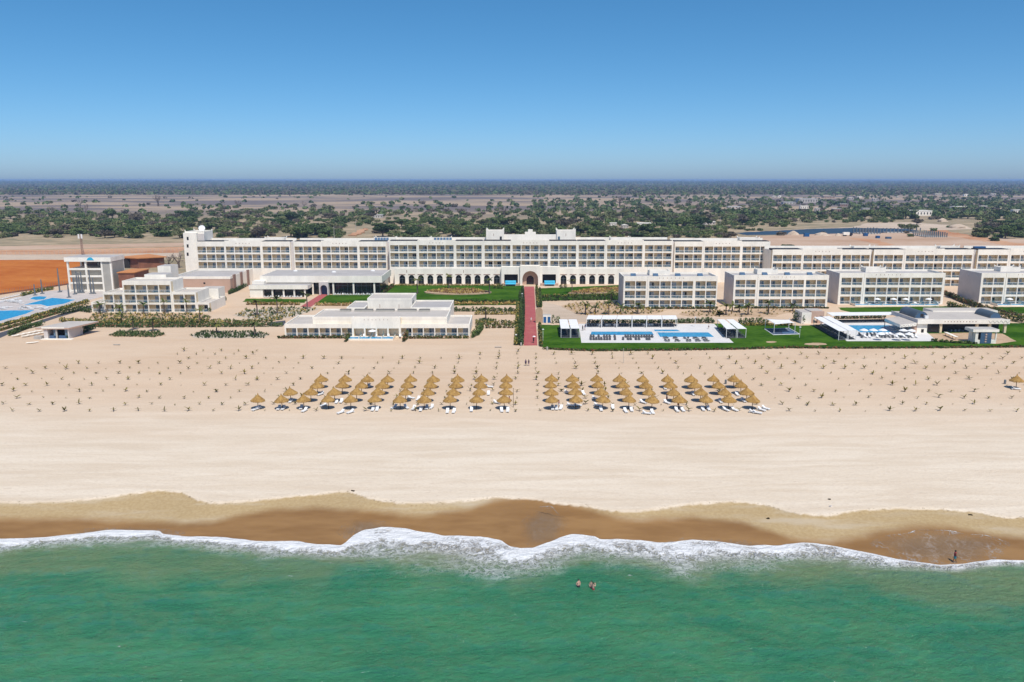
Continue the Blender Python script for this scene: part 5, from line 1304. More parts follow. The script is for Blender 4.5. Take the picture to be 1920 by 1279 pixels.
for i, (px, pt, pb) in enumerate(((112.3, 503, 548), (79.5, 524, 551), (66, 533, 554), (129.5, 533, 558), (140.5, 521, 552), (146.5, 509, 550), (150, 512, 549), (155, 510, 549.5), (171, 506, 551), (176.5, 520, 551))):
    x, y = G(px, pb); z = ZY(pt, y)
    t = thing('slide_mast', 'grey steel mast beside the slide tower, %s of ten from the left' % ('third', 'second', 'first', 'fourth', 'fifth', 'sixth', 'seventh', 'eighth', 'ninth', 'tenth')[i], 'mast', (x, y, 0), 'steel masts at the left pools')
    d = MB(); d.tube([(x, y, 0.1), (x, y, z * 0.5), (x, y, z)], [0.34, 0.30, 0.2], 'grey_metal', 8); d.build('shaft', t)
    d = MB(); d.lathe([(0.01, 0.05), (0.9, 0.05), (0.9, 0.3), (0.3, 0.45)], 'grey_metal', 10, x, y); d.build('footing', t)
for j, (p0, p1, n) in enumerate((((2, 562), (66, 548), 16), ((-6, 568), (40, 560), 10))):
    for i in range(n):
        x, y = G(p0[0] + (p1[0] - p0[0]) * i / n, p0[1] + (p1[1] - p0[1]) * i / n)
        lounger(LW, x, y, 2.6 + rnd.uniform(-0.2, 0.2), 'white lounger in the %s row behind the left pools' % ('rear', 'second')[j], 'loungers at the left pools', 0.05, False)
for i in range(26):
    x, y = G(rnd.uniform(0, 88), 0 + rnd.uniform(576.5, 580.5)); lounger(LW, x, y, 2.4 + rnd.uniform(-0.3, 0.3), 'white lounger on the terrace between the two left pools', 'loungers between the left pools', 0.05, False)
for i in range(20):
    x, y = G(rnd.uniform(0, 42), rnd.uniform(564, 571)); lounger(LW, x, y, 2.4 + rnd.uniform(-0.3, 0.3), 'white lounger behind the irregular left pool', 'loungers behind the irregular pool', 0.05, False)

YH = G(960, 636)[1]
hut = thing('beach_hut', 'beach hut with pale flat roof and open blue glazed front at the left', 'hut', (PZ(110, 630, YH)[0], YH + 4, 0))
x0, x1 = PZ(82, 625, YH)[0], PZ(129, 625, YH)[0]; zh = ZY(614.5, YH)
b = MB(); b.prism([(x0 - 2.2, YH - 0.4), (x1 + 0.4, YH - 0.4), (x1 + 3.5, YH + 11.5), (x0 + 1.5, YH + 11.5)], zh - 0.45, zh, 'pink_render', top='roof_beige'); b.box(x0 - 0.3, x1 - 1.0, YH - 0.45, YH - 0.403, zh - 0.2, zh + 0.25, 'white_paint'); b.build('roof', hut)
b = MB(); b.box(x0, x0 + 1.2, YH, YH + 5, 0, zh - 0.46, 'side_wall'); b.box(x1 - 0.3, x1, YH, YH + 8, 0, zh - 0.46, 'side_wall'); b.box((x0 + x1) / 2 - 0.2, (x0 + x1) / 2 + 0.2, YH, YH + 0.4, 0, zh - 0.46, 'concrete'); b.box(x0 + 1.21, x1 - 0.31, YH + 4, YH + 4.2, 0, zh - 0.46, 'interior'); b.build('wall', hut)
for a, c in ((x0 + 1.3, (x0 + x1) / 2 - 0.3), ((x0 + x1) / 2 + 0.3, x1 - 0.4)):
    d = MB(); d.box(a, c, YH + 0.6, YH + 1.1, 0.02, 1.0, 'navy_mat'); d.build('counter', hut)
    d = MB(); d.box(a + (c - a) * 0.7, c, YH + 0.3, YH + 0.36, 1.01, zh - 0.47, 'pane_blue'); d.build('window', hut)
b = MB(); b.box(x0 - 0.5, x1 + 1.5, YH - 1.2, YH - 0.01, 0, 0.22, 'white_paint'); b.build('step', hut)
b = MB(); x = PZ(75, 632, YH)[0]; b.box(x - 1.6, x + 0.6, YH - 0.6, YH + 1.0, 0, 1.0, 'concrete', top='concrete'); b.build('stone_counter', label='grey stone counter left of the beach hut', cat='counter')
def kayak_mesh(L=3.4):
    b = MB(); pr = []
    n = 12; k = b.slot('white_paint')
    for i in range(n + 1):
        u = i / n; w = 0.42 * math.sin(math.pi * u) ** 0.6 + 0.01; zz = 0.18 + 0.16 * (2 * u - 1) ** 2
        base = len(b.v)
        for (a, c) in ((-1, 0.6), (-0.6, 0.15), (0, 0), (0.6, 0.15), (1, 0.6), (0.7, 0.85), (0, 0.8), (-0.7, 0.85)): b.v.append((a * w, (u - 0.5) * L, zz * 0.6 + c * 0.35))
        if i:
            for j in range(8): b.f.append((base - 8 + j, base - 8 + (j + 1) % 8, base + (j + 1) % 8, base + j)); b.m.append(k)
    return b.mesh('kayak')
KY = kayak_mesh()
for i in range(9):
    x, y = G(30 + (i % 5) * 10.5 + (i // 5) * 18, 631.8 - (i % 5) * 2.1 + (i // 5) * 0.9)
    setp(put('kayak', KY, None, (x, y, 0.02), -0.7 + rnd.uniform(-0.12, 0.12), (0.85, 0.72, 1.5)), 'white kayak in the stack of boats left of the beach hut', 'kayak', 'kayaks beside the hut')
x, y = G(61, 644); setp(put('kayak', KY, None, (x, y, 0.0), -0.95, 1.0), 'single white kayak lying alone on the sand before the hut', 'kayak')
for i, (px, py, lb) in enumerate(((219, 647.2, 'grey folded board lying on the sand below the stepped villa'), (934, 651.7, 'grey folded board lying on the sand left of the brick walk'))):
    x, y = G(px, py); b = MB(); b.box(x - 1.0, x + 1.0, y - 0.25, y + 0.25, 0.15, 0.22, 'grey_panel'); b.box(x - 0.8, x - 0.7, y - 0.2, y + 0.2, 0, 0.15, 'grey_metal'); b.box(x + 0.6, x + 0.7, y - 0.2, y + 0.2, 0, 0.15, 'grey_metal'); b.build('beach_board', label=lb, cat='board')
# clay-roofed shed and ochre yard buildings
Ysh = G(960, 503)[1]
t = thing('clay_roof_shed', 'brick shed with broad orange roof behind the slide tower', 'shed', (PZ(265, 495, Ysh)[0], Ysh + 8, 0))
x0, x1 = PZ(223, 495, Ysh)[0], PZ(305, 495, Ysh)[0]; zz = ZY(484.5, Ysh)
b = MB(); xm2 = PZ(262, 495, Ysh)[0]; k = b.slot('terracotta_roof')
b.prism([(x0 - 2, Ysh + 3), (xm2, Ysh - 3), (x1, Ysh + 6), (xm2 - 4, Ysh + 21)], zz, zz + 0.5, 'terracotta_roof'); b.build('roof', t)
b = MB(); b.prism([(x0, Ysh + 4), (xm2, Ysh - 1.5), (x1 - 2, Ysh + 7), (xm2 - 3, Ysh + 18)], 0, zz - 0.003, 'brick_wall'); w = b.build('wall', t)
d = MB(); d.box(x0 + 1.5, x0 + 5.5, Ysh + 0.5, Ysh + 2.0, 0, zz - 0.6, 'interior'); d.build('doorway', w)
t = thing('brick_yard_store', 'low brick store with terracotta roof between slide tower and villa', 'shed', (PZ(235, 520, 345)[0], 350, 0))
x0, x1 = PZ(222, 520, 343)[0], PZ(252, 520, 343)[0]
b = MB(); b.box(x0, x1, 343, 357, 0, ZY(512, 343), 'brick_wall'); b.build('wall', t); b = MB(); b.box(x0 - 0.4, x1 + 0.4, 342.6, 357.4, ZY(512, 343) + 0.002, ZY(512, 343) + 0.35, 'terracotta_roof'); b.build('roof', t)

# ------------------------------------------------------------------ thatched parasols on the beach
def thatch_parts():
    out = []
    for s in range(4):
        r_ = random.Random(s + 5); b = MB()
        W = {}
        def wob(i, j, r_=r_, W=W):
            if (i, j) not in W: W[(i, j)] = 1 + r_.uniform(-0.04, 0.035) + (0.03 * (j % 2))
            return W[(i, j)]
        b.lathe([(1.50, 1.80), (1.53, 1.90), (1.22, 2.17), (0.86, 2.47), (0.46, 2.80), (0.14, 3.12), (0.10, 3.3), (0.05, 3.52), (0.01, 3.54)], 'thatch', 30, wob=wob)
        b.lathe([(1.47, 1.82), (0.9, 2.32), (0.05, 2.95)], 'wood', 20)
        c = b.mesh('canopy')
        f = MB()                                                          # ragged straw fringe
        for k in range(70):
            a = 2 * math.pi * k / 70 + r_.uniform(-0.03, 0.03); l = r_.uniform(0.10, 0.24); w = 0.07
            p = Vector((math.cos(a), math.sin(a), 0)); q = Vector((-math.sin(a), math.cos(a), 0))
            f.face([p * 1.50 + q * w + Vector((0, 0, 1.88)), p * 1.50 - q * w + Vector((0, 0, 1.88)), p * (1.53 + l * 0.3) - q * w * 0.3 + Vector((0, 0, 1.84 - l)), p * (1.53 + l * 0.3) + q * w * 0.3 + Vector((0, 0, 1.84 - l))], 'thatch')
        fr = f.mesh('fringe'); out.append((c, fr))
    p = MB(); p.tube([(0, 0, -0.1), (0.01, 0, 1.4), (0, 0, 2.8)], [0.075, 0.07, 0.06], 'wood', 8)
    return out, p.mesh('pole')
TH, TPOLE = thatch_parts()
ORD = ['first', 'second', 'third', 'fourth', 'fifth', 'sixth', 'seventh', 'eighth', 'ninth', 'tenth', 'eleventh']
LEFT = [[483.7, 529.8, 570.4, 616.2, 658.2, 703.7, 750.6, 795.8, 844.5, 893.5, 946], [545.9, 582.9, 628.1, 668.4, 709.8, 760.8, 802.5, 849.8, 898.8, 948.4],
        [595.5, 642, 678.3, 717, 764.6, 807.5, 855.6, 900.8, 948.4], [603.9, 648, 689.4, 727.3, 771, 813.3, 858.5, 902.9, 950.4]]
RIGHT = [[1035.5, 1079.7, 1129.5, 1178.5, 1221.9, 1272.5, 1323.2, 1365.4, 1409.8], [1033.6, 1078, 1127, 1172.8, 1216.5, 1262.5, 1313.2, 1357, 1399.8],
         [1032.8, 1074.8, 1120, 1167.7, 1210.2, 1256.3, 1302.9, 1346.2, 1389], [1033.3, 1073.4, 1119, 1162, 1204, 1250.9, 1295, 1336.7, 1374.6]]
ROWY = [767, 753, 739.5, 727.5]
ROWN = ['front row', 'second row', 'third row', 'back row']
PAR = []
def beach_parasol(px, py, label):
    x, y = G(px, py); z = float(ground_z(x, y))
    t = thing('thatched_parasol', label, 'parasol', (x, y, z), 'thatched beach parasols', rnd.uniform(0, 6.28))
    c, f = rnd.choice(TH); s = rnd.uniform(0.92, 1.06)
    t.rotation_euler = (rnd.uniform(-0.05, 0.05), rnd.uniform(-0.05, 0.05), t.rotation_euler[2])
    cn = put('canopy', c, t, (0, 0, 0), world=False, scale=(s, s, 1))
    fo = bpy.data.objects.new('fringe', f); fo.parent = cn; link(fo)
    put('pole', TPOLE, t, (0, 0, 0), world=False)
    PAR.append((x, y))
    return x, y
for r in range(4):
    n = len(LEFT[r])
    for i, px in enumerate(LEFT[r]):
        beach_parasol(px, ROWY[r] + rnd.uniform(-0.5, 0.5), 'thatched parasol, %s, %s to the left of the sand lane' % (ROWN[r], ORD[n - 1 - i]))
    for i, px in enumerate(RIGHT[r]):
        beach_parasol(px, ROWY[r] + rnd.uniform(-0.5, 0.5), 'thatched parasol, %s, %s to the right of the sand lane' % (ROWN[r], ORD[i]))
beach_parasol(1905, 728.5, 'lone thatched parasol near the right edge of the beach')
BL = [(483, 768, -25), (479, 769.5, -25), (523, 768, 0), (531, 768, 0), (565, 767, 5), (571, 772, -15), (607, 762, -30), (631, 756, 5), (640, 755, 0), (639, 775.5, -35), (657, 775, -35), (699, 770, 0), (707, 770, 5), (739, 766, -30), (762, 766, 30), (775.6, 768, -10), (789, 770.5, 0), (800, 767, 0), (809, 766, -12), (839, 774, 0), (851, 774, -5), (884, 771, 0), (940.6, 772, 5), (952, 772, -3), (916, 740.5, 0), (917.5, 727, 80), (784, 750.5, -10), (770.6, 748, 60), (545, 754.5, 0), (601, 741, -30), (690, 726.5, -20), (932, 757, 60),
      (1036, 768, 0), (1043, 768, 0), (1051.5, 767.5, -15), (1070.4, 762, 70), (1083, 762, 70), (1121, 762, 60), (1127, 770, 0), (1149, 766.5, -5), (1173, 773, 8), (1184, 771, 0), (1212.5, 777, 65), (1223.4, 775.5, 5), (1065, 738, 60), (1094, 740, 10), (1117.4, 749.5, 60), (1206, 756.5, 40), (1269, 771.5, 5), (1280, 771, 5), (1318, 769.5, 0), (1328.4, 769, 0), (1361, 770.5, 25), (1377, 770.5, 30), (1413, 774.5, 65), (1420, 776, 65), (1428, 770.5, 40), (1435.6, 768, 40), (1250.5, 757, 30), (1247, 730, 0), (1351, 755, 0), (1382, 741.5, 0), (1394, 753.5, 10), (1300, 741, 0), (1905, 731, 70)]
def nearest_parasol(x, y):
    i = min(range(len(PAR)), key=lambda k: (PAR[k][0] - x) ** 2 + (PAR[k][1] - y) ** 2)
    return i
PLAB = []
for r in range(4):
    n = len(LEFT[r]); PLAB += ['the %s parasol left of the lane, %s' % (ORD[n - 1 - i], ROWN[r]) for i in range(n)] + ['the %s parasol right of the lane, %s' % (ORD[i], ROWN[r]) for i in range(9)]
PLAB.append('the lone parasol at the right edge')
cnt = {}
for px, py, a in BL:
    x, y = G(px, py); k = nearest_parasol(x, y); cnt.setdefault(k, []).append((x, y, a))
for k, L_ in cnt.items():
    L_.sort()
    for j, (x, y, a) in enumerate(L_):
        w = '' if len(L_) == 1 else ('left ', 'right ')[j] if len(L_) == 2 else ('left ', 'middle ', 'right ')[j] if len(L_) == 3 else '%s from left, ' % ORD[j]
        lounger(LW, x, y, math.radians(a), '%swhite lounger at %s' % (w, PLAB[k]), 'white loungers on the beach', 0.0)
# ------------------------------------------------------------------ foliage helpers
def leaf_cloud(cent, rad, n, size, r, flat=1.0, mats=1):
    """n small quads on and in an ellipsoid"""
    d = r.normal(size=(n, 3)); d /= np.linalg.norm(d, axis=1)[:, None]
    k = r.uniform(0.55, 1.0, (n, 1)) ** 0.6
    p = np.asarray(cent) + d * k * np.asarray(rad)
    u = r.normal(size=(n, 3)); u /= np.linalg.norm(u, axis=1)[:, None]
    w = np.cross(d + 0.6 * r.normal(size=(n, 3)), u); w /= np.linalg.norm(w, axis=1)[:, None] + 1e-6
    s = size * r.uniform(0.6, 1.4, (n, 1))
    V = np.stack([p - u * s - w * s * 0.6, p + u * s - w * s * 0.6, p + u * s * 0.7 + w * s * 0.6, p - u * s * 0.7 + w * s * 0.6], 1).reshape(-1, 3)
    return V
def quads(n): return np.arange(n * 4, dtype=np.int32).reshape(-1, 4)
def frond(b, base, az, el, L, m, droop=0.8, w=0.16, n=5, leaf=True):
    """arching feather leaf built from paired leaflets"""
    p = Vector(base); e = el; pts = [p.copy()]
    for i in range(n):
        e -= droop / n
        p = p + Vector((math.cos(az) * math.cos(e), math.sin(az) * math.cos(e), math.sin(e))) * (L / n); pts.append(p.copy())
    side = Vector((-math.sin(az), math.cos(az), 0))
    for i in range(n):
        t0, t1 = i / n, (i + 1) / n
        w0, w1 = w * (1 - (2 * t0 - 0.8) ** 2 * 0.6), w * (1 - (2 * t1 - 0.8) ** 2 * 0.6) * (0.15 if i == n - 1 else 1)
        dz = Vector((0, 0, -0.35))
        b.face([pts[i], pts[i + 1], pts[i + 1] + side * w1 + dz * w1, pts[i] + side * w0 + dz * w0], m)
        b.face([pts[i + 1], pts[i], pts[i] - side * w0 + dz * w0, pts[i + 1] - side * w1 + dz * w1], m)

# ------------------------------------------------------------------ young palms planted over the beach
def sapling_variants():
    out = []
    for s in range(7):
        r = random.Random(40 + s); st = MB(); lf = MB()
        h = r.uniform(0.25, 0.5)
        st.tube([(0, 0, -0.05), (r.uniform(-.05, .05), 0, h)], [0.07, 0.05], 'bark', 5)
        n = (3, 4, 5, 5, 6, 4, 3)[s]; a0 = r.uniform(0, 6)
        for k in range(n):
            frond(lf, (0, 0, h), a0 + 6.28 * k / n + r.uniform(-.4, .4), r.uniform(0.95, 1.4), r.uniform(0.9, 1.5), 'leaf_young', r.uniform(0.5, 1.5), r.uniform(0.12, 0.2), 4)
        out.append((st.mesh('stem'), lf.mesh('fronds')))
    return out
SAP = sapling_variants()
sap = []
rows_y = [771.5, 759.2, 746.7, 734.8, 723, 712, 701.3, 691.5, 682, 673, 665, 659]
for ri, py in enumerate(rows_y):
    _, Y = G(960, py)
    for k in range(-30, 30):
        x = (5.6 + 5.3 * k) if k >= 0 else (0.75 + 5.3 * (k + 1))
        x += 0.0167 * (Y - 162); x += rnd.uniform(-0.35, 0.35); y = Y + rnd.uniform(-0.5, 0.5)
        px = 960 + x / (y * cp + CAM_H * sp) * F
        if px < -15 or px > 1935: continue
        if ri >= 10 and 520 < px < 900: continue
        if ri >= 9 and px < 320: continue
        if ri >= 11 and px > 1000: continue
        if min((x - a) ** 2 + (y - c) ** 2 for a, c in PAR) < 1.5 ** 2: continue
        if rnd.random() < 0.07: continue
        sap.append((ri, x, y, px))
def region(px): return 'left of the parasols' if px < 470 else 'among the left parasols' if px < 985 else 'among the right parasols' if px < 1430 else 'right of the parasols'
sap.sort(key=lambda s: s[2])
for i, (ri, x, y, px) in enumerate(sap[:298]):
    z = float(ground_z(x, y)); rg = region(px)
    t = thing('palm_sapling', 'palm sapling, %s row from the sea, %s' % ((ORD + ['twelfth'])[ri], rg), 'palm', (x, y, z), 'saplings %s' % rg, rnd.uniform(0, 6.28))
    st, lf = rnd.choices(SAP, (2, 3, 3, 3, 2, 3, 3))[0]; s = rnd.choice((0.3, 0.42, 0.55, 0.65, 0.7, 0.8, 0.9, 1.0))
    put('stem', st, t, (0, 0, 0), world=False, scale=s); put('fronds', lf, t, (0, 0, 0), world=False, scale=s)
b = MB()
for ri, x, y, px in sap[298:]:
    s = rnd.choice((0.35, 0.5, 0.6, 0.75, 0.85, 1.0)); r = rnd
    b.tube([(x, y, -0.05), (x, y, 0.35 * s)], 0.06 * s, 'bark', 4, False)
    for k in range(4): frond(b, (x, y, 0.35 * s), k * 1.57 + r.uniform(-.5, .5), r.uniform(0.9, 1.4), 1.3 * s, 'leaf_young', r.uniform(0.5, 1.4), 0.16 * s, 3)
b.build('palm_saplings', label='many tiny young palms on the upper beach below the gardens', cat='palms', kind='stuff')

# ------------------------------------------------------------------ garden palms
def palm_variants():
    out = []
    for s in range(4):
        r = random.Random(90 + s); tr = MB(); cr = MB(); h = (1.6, 2.3, 3.0, 4.2)[s]
        tr.tube([(0, 0, -0.1), (0.08, 0.02, h * 0.5), (0.02, 0, h)], [0.22, 0.15, 0.12], 'bark', 7)
        n = (9, 10, 11, 9)[s]
        for k in range(n):
            frond(cr, (0, 0, h), 6.28 * k / n + r.uniform(-.25, .25), r.uniform(0.5, 1.35), r.uniform(1.7, 2.5), 'leaf_palm', r.uniform(1.0, 1.9), 0.30, 6)
        out.append((tr.mesh('trunk'), cr.mesh('crown')))
    return out
PALMV = palm_variants()
def palm(px, py, v, label, group=None, s=1.0):
    x, y = G(px, py); t = thing('garden_palm', label, 'palm', (x, y, 0), group, rnd.uniform(0, 6.28))
    for nm, me in zip(('trunk', 'crown'), PALMV[v]): put(nm, me, t, (0, 0, 0), world=False, scale=s * 1.4)
for i, (px, py, v, s, lb) in enumerate((
    (1098, 590, 1, 1, 'palm in the sandy bed right of the tan slab, leftmost of four'), (1116, 588, 0, 1, 'palm in the sandy bed right of the tan slab, second of four'), (1141, 590, 2, 1, 'palm in the sandy bed right of the tan slab, third of four'), (1164, 588, 0, 1, 'short palm at the left foot of the first garden block'),
    (1196, 589, 1, 1, 'palm before the second bay of the first garden block'), (1331, 586, 1, 1, 'palm before the right end of the first garden block'), (1361, 591, 1, 1, 'palm between the first and second garden blocks, front one'), (1373, 584, 0, 1, 'palm between the first and second garden blocks, rear one'), (1402, 591, 1, 1, 'palm before the left bays of the second garden block'),
    (1440, 589, 2, 1, 'palm before the middle of the second garden block'), (1486, 584, 0, 1, 'short palm before the right half of the second garden block'), (1386, 586, 0, 0.9, 'small palm at the left corner of the second garden block'),
    (1146, 571, 2, 1.1, 'palm with brownish crown at the left rear corner of the first garden block'), (1072, 550, 3, 0.9, 'tall thin palm on the lawn right of the entrance'), (918, 551, 3, 1.0, 'dark palm on the lawn left of the entrance'), (842, 541, 3, 0.9, 'palm on the lawn before the middle of the arcade'), (783, 551, 3, 1.0, 'thin palm on the lawn behind the bungalow row'),
    (482, 592, 2, 1.15, 'palm in the round bed right of the stepped villa, left one'), (520, 590, 3, 1.0, 'palm in the round bed right of the stepped villa, middle one'), (576, 580, 3, 0.9, 'palm beside the diagonal brick path'), (478, 630, 2, 0.9, 'palm in the low bed left of the bungalow row'), (911, 600, 2, 0.9, 'palm in the small round bed left of the brick walk'),
    (188, 588, 1, 1, 'palm before the villa, leftmost'), (225, 588, 0, 1, 'palm before the villa, second from left'), (270, 589, 2, 0.85, 'palm before the middle of the villa'), (309, 588, 3, 0.75, 'palm before the villa, right of the middle'), (351, 589, 3, 0.75, 'palm before the right bays of the villa'), (376, 607, 3, 0.8, 'dark palm at the right end of the villa garden'), (250, 619, 2, 0.8, 'palm in the oval bed by the beach, left one'), (287, 621, 2, 0.85, 'palm in the oval bed by the beach, right one'), (228, 606, 1, 0.9, 'yellowish palm in the hedge below the villa'), (407, 625, 1, 0.9, 'palm in the bed below the sand yard'))):
    palm(px, py, v, lb, None, s)

# ------------------------------------------------------------------ hedges and planted beds
def hedge(pxs, h, w, m, label, dens=26, name='hedge', m2=None):
    pts = [G(x, y) for x, y in pxs]
    Vs = []; h *= 1.6; w *= 1.5; dens = int(dens * 1.7)
    for a, c in zip(pts, pts[1:]):
        L = math.hypot(c[0] - a[0], c[1] - a[1]); n = max(2, int(L / 0.7))
        for k in range(n):
            u = (k + npr.rand()) / n; hh = h * npr.uniform(0.7, 1.2)
            Vs.append(leaf_cloud((a[0] + (c[0] - a[0]) * u, a[1] + (c[1] - a[1]) * u + npr.uniform(-.1, .1), hh * 0.5), (0.55, w / 2, hh * 0.55), dens, 0.21, npr))
    V = np.concatenate(Vs); c0 = V.mean(0); c0[2] = 0
    mi = (npr.rand(len(V) // 4) < 0.3).astype(int) if m2 else None
    me = mesh_np(name, V - c0, quads(len(V) // 4), [m] + ([m2] if m2 else []), mi)
    return setp(put(name, me, None, c0), label, 'hedge')
def planting(pxs, spacing, m, label, h=0.55, m2=None, n_leaf=7, rowed=True, frac=1.0, zb=0.0):
    poly = [G(x, y) for x, y in pxs]
    x0, x1 = min(p[0] for p in poly), max(p[0] for p in poly); y0, y1 = min(p[1] for p in poly), max(p[1] for p in poly)
    def inside(x, y):
        c = False
        for (xa, ya), (xb, yb) in zip(poly, poly[1:] + poly[:1]):
            if (ya > y) != (yb > y) and x < (xb - xa) * (y - ya) / (yb - ya) + xa: c = not c
        return c
    b = MB(); y = y0
    while y < y1:
        x = x0
        while x < x1:
            xx, yy = x + rnd.uniform(-.25, .25) * spacing, y + rnd.uniform(-.25, .25) * spacing
            if inside(xx, yy) and rnd.random() < frac:
                s = rnd.uniform(0.6, 1.25); mm = m2 if (m2 and rnd.random() < 0.4) else m
                for k in range(n_leaf):
                    a = 6.28 * k / n_leaf + rnd.uniform(-.4, .4); e = rnd.uniform(0.35, 1.3); l = 1.15 * h * s * rnd.uniform(0.8, 1.3); q = 0.11 * s
                    tip = (xx + math.cos(a) * math.cos(e) * l, yy + math.sin(a) * math.cos(e) * l, zb + 0.05 + math.sin(e) * l)
                    b.face([(xx - math.sin(a) * q, yy + math.cos(a) * q, zb + 0.04), (xx + math.sin(a) * q, yy - math.cos(a) * q, zb + 0.04), (tip[0] + math.sin(a) * q, tip[1] - math.cos(a) * q, tip[2]), (tip[0] - math.sin(a) * q, tip[1] + math.cos(a) * q, tip[2])], mm)
            x += spacing
        y += spacing
    if b.v: b.build('bed_plants', label=label, cat='plants', kind='stuff')
H = hedge
H([(975, 553), (977, 575), (977, 600), (974, 648)], 1.2, 1.1, 'leaf_hedge', 'outer clipped hedge along the left side of the brick walk', m2='leaf_dark')
H([(980, 542), (981.5, 575), (980.5, 610), (978, 648)], 1.1, 0.9, 'leaf_dark', 'inner dark hedge along the left side of the brick walk')
H([(970.5, 572), (969.5, 610), (967, 648)], 0.9, 0.9, 'leaf_hedge', 'third hedge row left of the brick walk, nearest the sand yard', m2='leaf_yellow')
H([(1006, 541), (1008, 565), (1009, 577)], 1.2, 1.3, 'leaf_hedge', 'hedge along the right side of the brick walk above the tan slab', m2='leaf_yellow')
H([(1012, 545), (1014, 577)], 1.0, 1.0, 'leaf_hedge', 'second hedge right of the brick walk beside the upper lawn', m2='leaf_dark')
H([(1012, 611), (1013, 630), (1014.5, 650)], 1.0, 1.0, 'leaf_hedge', 'low hedge between the brick walk and the pool lawn', m2='leaf_yellow')
H([(463, 571.5), (520, 572), (561, 572)], 0.8, 1.1, 'leaf_yellow', 'yellow flowering hedge before the restaurant porch', m2='leaf_rust')
H([(592, 573), (650, 573.5), (700, 572)], 0.8, 1.1, 'leaf_yellow', 'yellow flowering hedge right of the diagonal brick path', m2='leaf_rust')
H([(848, 571), (905, 571.5), (975, 571)], 0.8, 1.2, 'leaf_yellow', 'yellow flowering hedge along the lower edge of the big lawn', m2='leaf_rust')
H([(848, 566.5), (905, 567), (975, 567)], 0.7, 0.6, 'leaf_hedge', 'green hedge bordering the big lawn above the yellow one')
H([(848, 584), (905, 584), (973, 584)], 1.0, 1.0, 'leaf_hedge', 'upper row of the double hedge left of the brick walk', m2='leaf_dark')
H([(890, 590), (930, 590), (973, 589.5)], 0.8, 1.0, 'leaf_yellow', 'lower row of the double hedge left of the brick walk', m2='leaf_hedge')
H([(891, 608.5), (930, 609), (973, 609)], 0.9, 0.9, 'leaf_hedge', 'hedge row right of the bungalow row, upper one', m2='leaf_yellow')
H([(891, 616), (930, 615), (973, 615)], 0.9, 1.0, 'leaf_hedge', 'hedge row right of the bungalow row, lower one', m2='leaf_rust')
H([(884, 634), (897, 628), (904, 618)], 1.5, 2.2, 'leaf_hedge', 'dense shrubs at the right corner of the bungalow row', m2='leaf_dark')
H([(648, 641), (655, 634)], 1.4, 1.6, 'leaf_hedge', 'shrubs left of the bungalow plunge pools', m2='leaf_rust')
H([(757, 641), (764, 634)], 1.4, 2.0, 'leaf_hedge', 'shrubs right of the bungalow plunge pools', m2='leaf_rust')
H([(766, 635), (880, 634.5)], 0.6, 0.7, 'leaf_hedge', 'low shrubs along the right foot of the bungalow row', m2='leaf_rust')
H([(522, 634.5), (645, 634.5)], 0.6, 0.7, 'leaf_hedge', 'low shrubs along the left foot of the bungalow row', m2='leaf_rust')
H([(1018, 564.5), (1090, 563), (1160, 562.5)], 1.2, 1.5, 'leaf_dark', 'dark hedge below the right upper lawn', m2='leaf_hedge')
H([(1012, 558.5), (1090, 557), (1160, 556)], 0.9, 1.0, 'leaf_hedge', 'green hedge crossing the right upper lawn', m2='leaf_yellow')
H([(1037, 606.5), (1048, 605)], 1.6, 1.6, 'leaf_hedge', 'bushy hedge between towel kiosk and left pergola', m2='leaf_dark')
H([(1100, 606.5), (1180, 606), (1262, 606)], 0.9, 0.8, 'leaf_hedge', 'hedge behind the loungers of the narrow pool', m2='leaf_dark')
H([(1266, 606), (1340, 605.5)], 1.1, 1.0, 'leaf_hedge', 'hedge behind the empty end of the white deck', m2='leaf_dark')
H([(1385, 607), (1440, 606)], 1.2, 1.2, 'leaf_hedge', 'hedge between right pergola and shade sail, rear row', m2='leaf_dark')
H([(1390, 611), (1432, 610), (1485, 611)], 0.6, 0.8, 'leaf_yellow', 'yellow low hedge behind the shade sail', m2='leaf_hedge')
H([(1487, 601), (1505, 606)], 2.0, 3.2, 'leaf_dark', 'dark bushes left of the pool gate house', m2='leaf_hedge')
H([(1566, 598), (1640, 597), (1660, 597)], 0.9, 1.0, 'leaf_dark', 'dark hedge behind the bar pool loungers', m2='leaf_rust')
H([(1778, 575), (1810, 585), (1850, 594), (1925, 607)], 1.5, 2.2, 'leaf_hedge', 'long hedge slanting down to the right edge past the bar', m2='leaf_yellow')
H([(1772, 553), (1800, 566), (1838, 580), (1930, 602)], 1.3, 1.6, 'leaf_dark', 'rear hedge slanting between third and fourth garden blocks', m2='leaf_rust')
H([(1745, 640), (1790, 643.5), (1830, 645.5)], 0.5, 0.6, 'leaf_hedge', 'low hedge along the bar terrace left of the kiosk')
H([(1018, 655), (1110, 658.5), (1280, 657), (1400, 655), (1480, 652.8), (1600, 653.8), (1780, 652.5), (1940, 651)], 0.35, 0.9, 'leaf_dark', 'ragged dark grass edge between lawn and beach', dens=14, m2='leaf_rust')
H([(1168, 579.5), (1345, 579.5)], 0.6, 0.6, 'leaf_hedge', 'low shrubs along the foot of the first garden block', m2='leaf_rust')
H([(1376, 578.5), (1553, 578.5)], 0.5, 0.6, 'leaf_hedge', 'low shrubs along the foot of the second garden block', m2='leaf_rust')
H([(112, 591), (150, 583), (172, 586)], 1.3, 2.5, 'leaf_hedge', 'dense shrubs between asphalt lane and villa', m2='leaf_dark')
H([(112, 603), (165, 606.5), (240, 607), (390, 606.5)], 1.0, 1.5, 'leaf_hedge', 'long hedge below the villa garden', m2='leaf_yellow')
H([(160, 613), (260, 614), (400, 613), (530, 612)], 1.0, 1.6, 'leaf_dark', 'long dark hedge below the red garden path', m2='leaf_hedge')
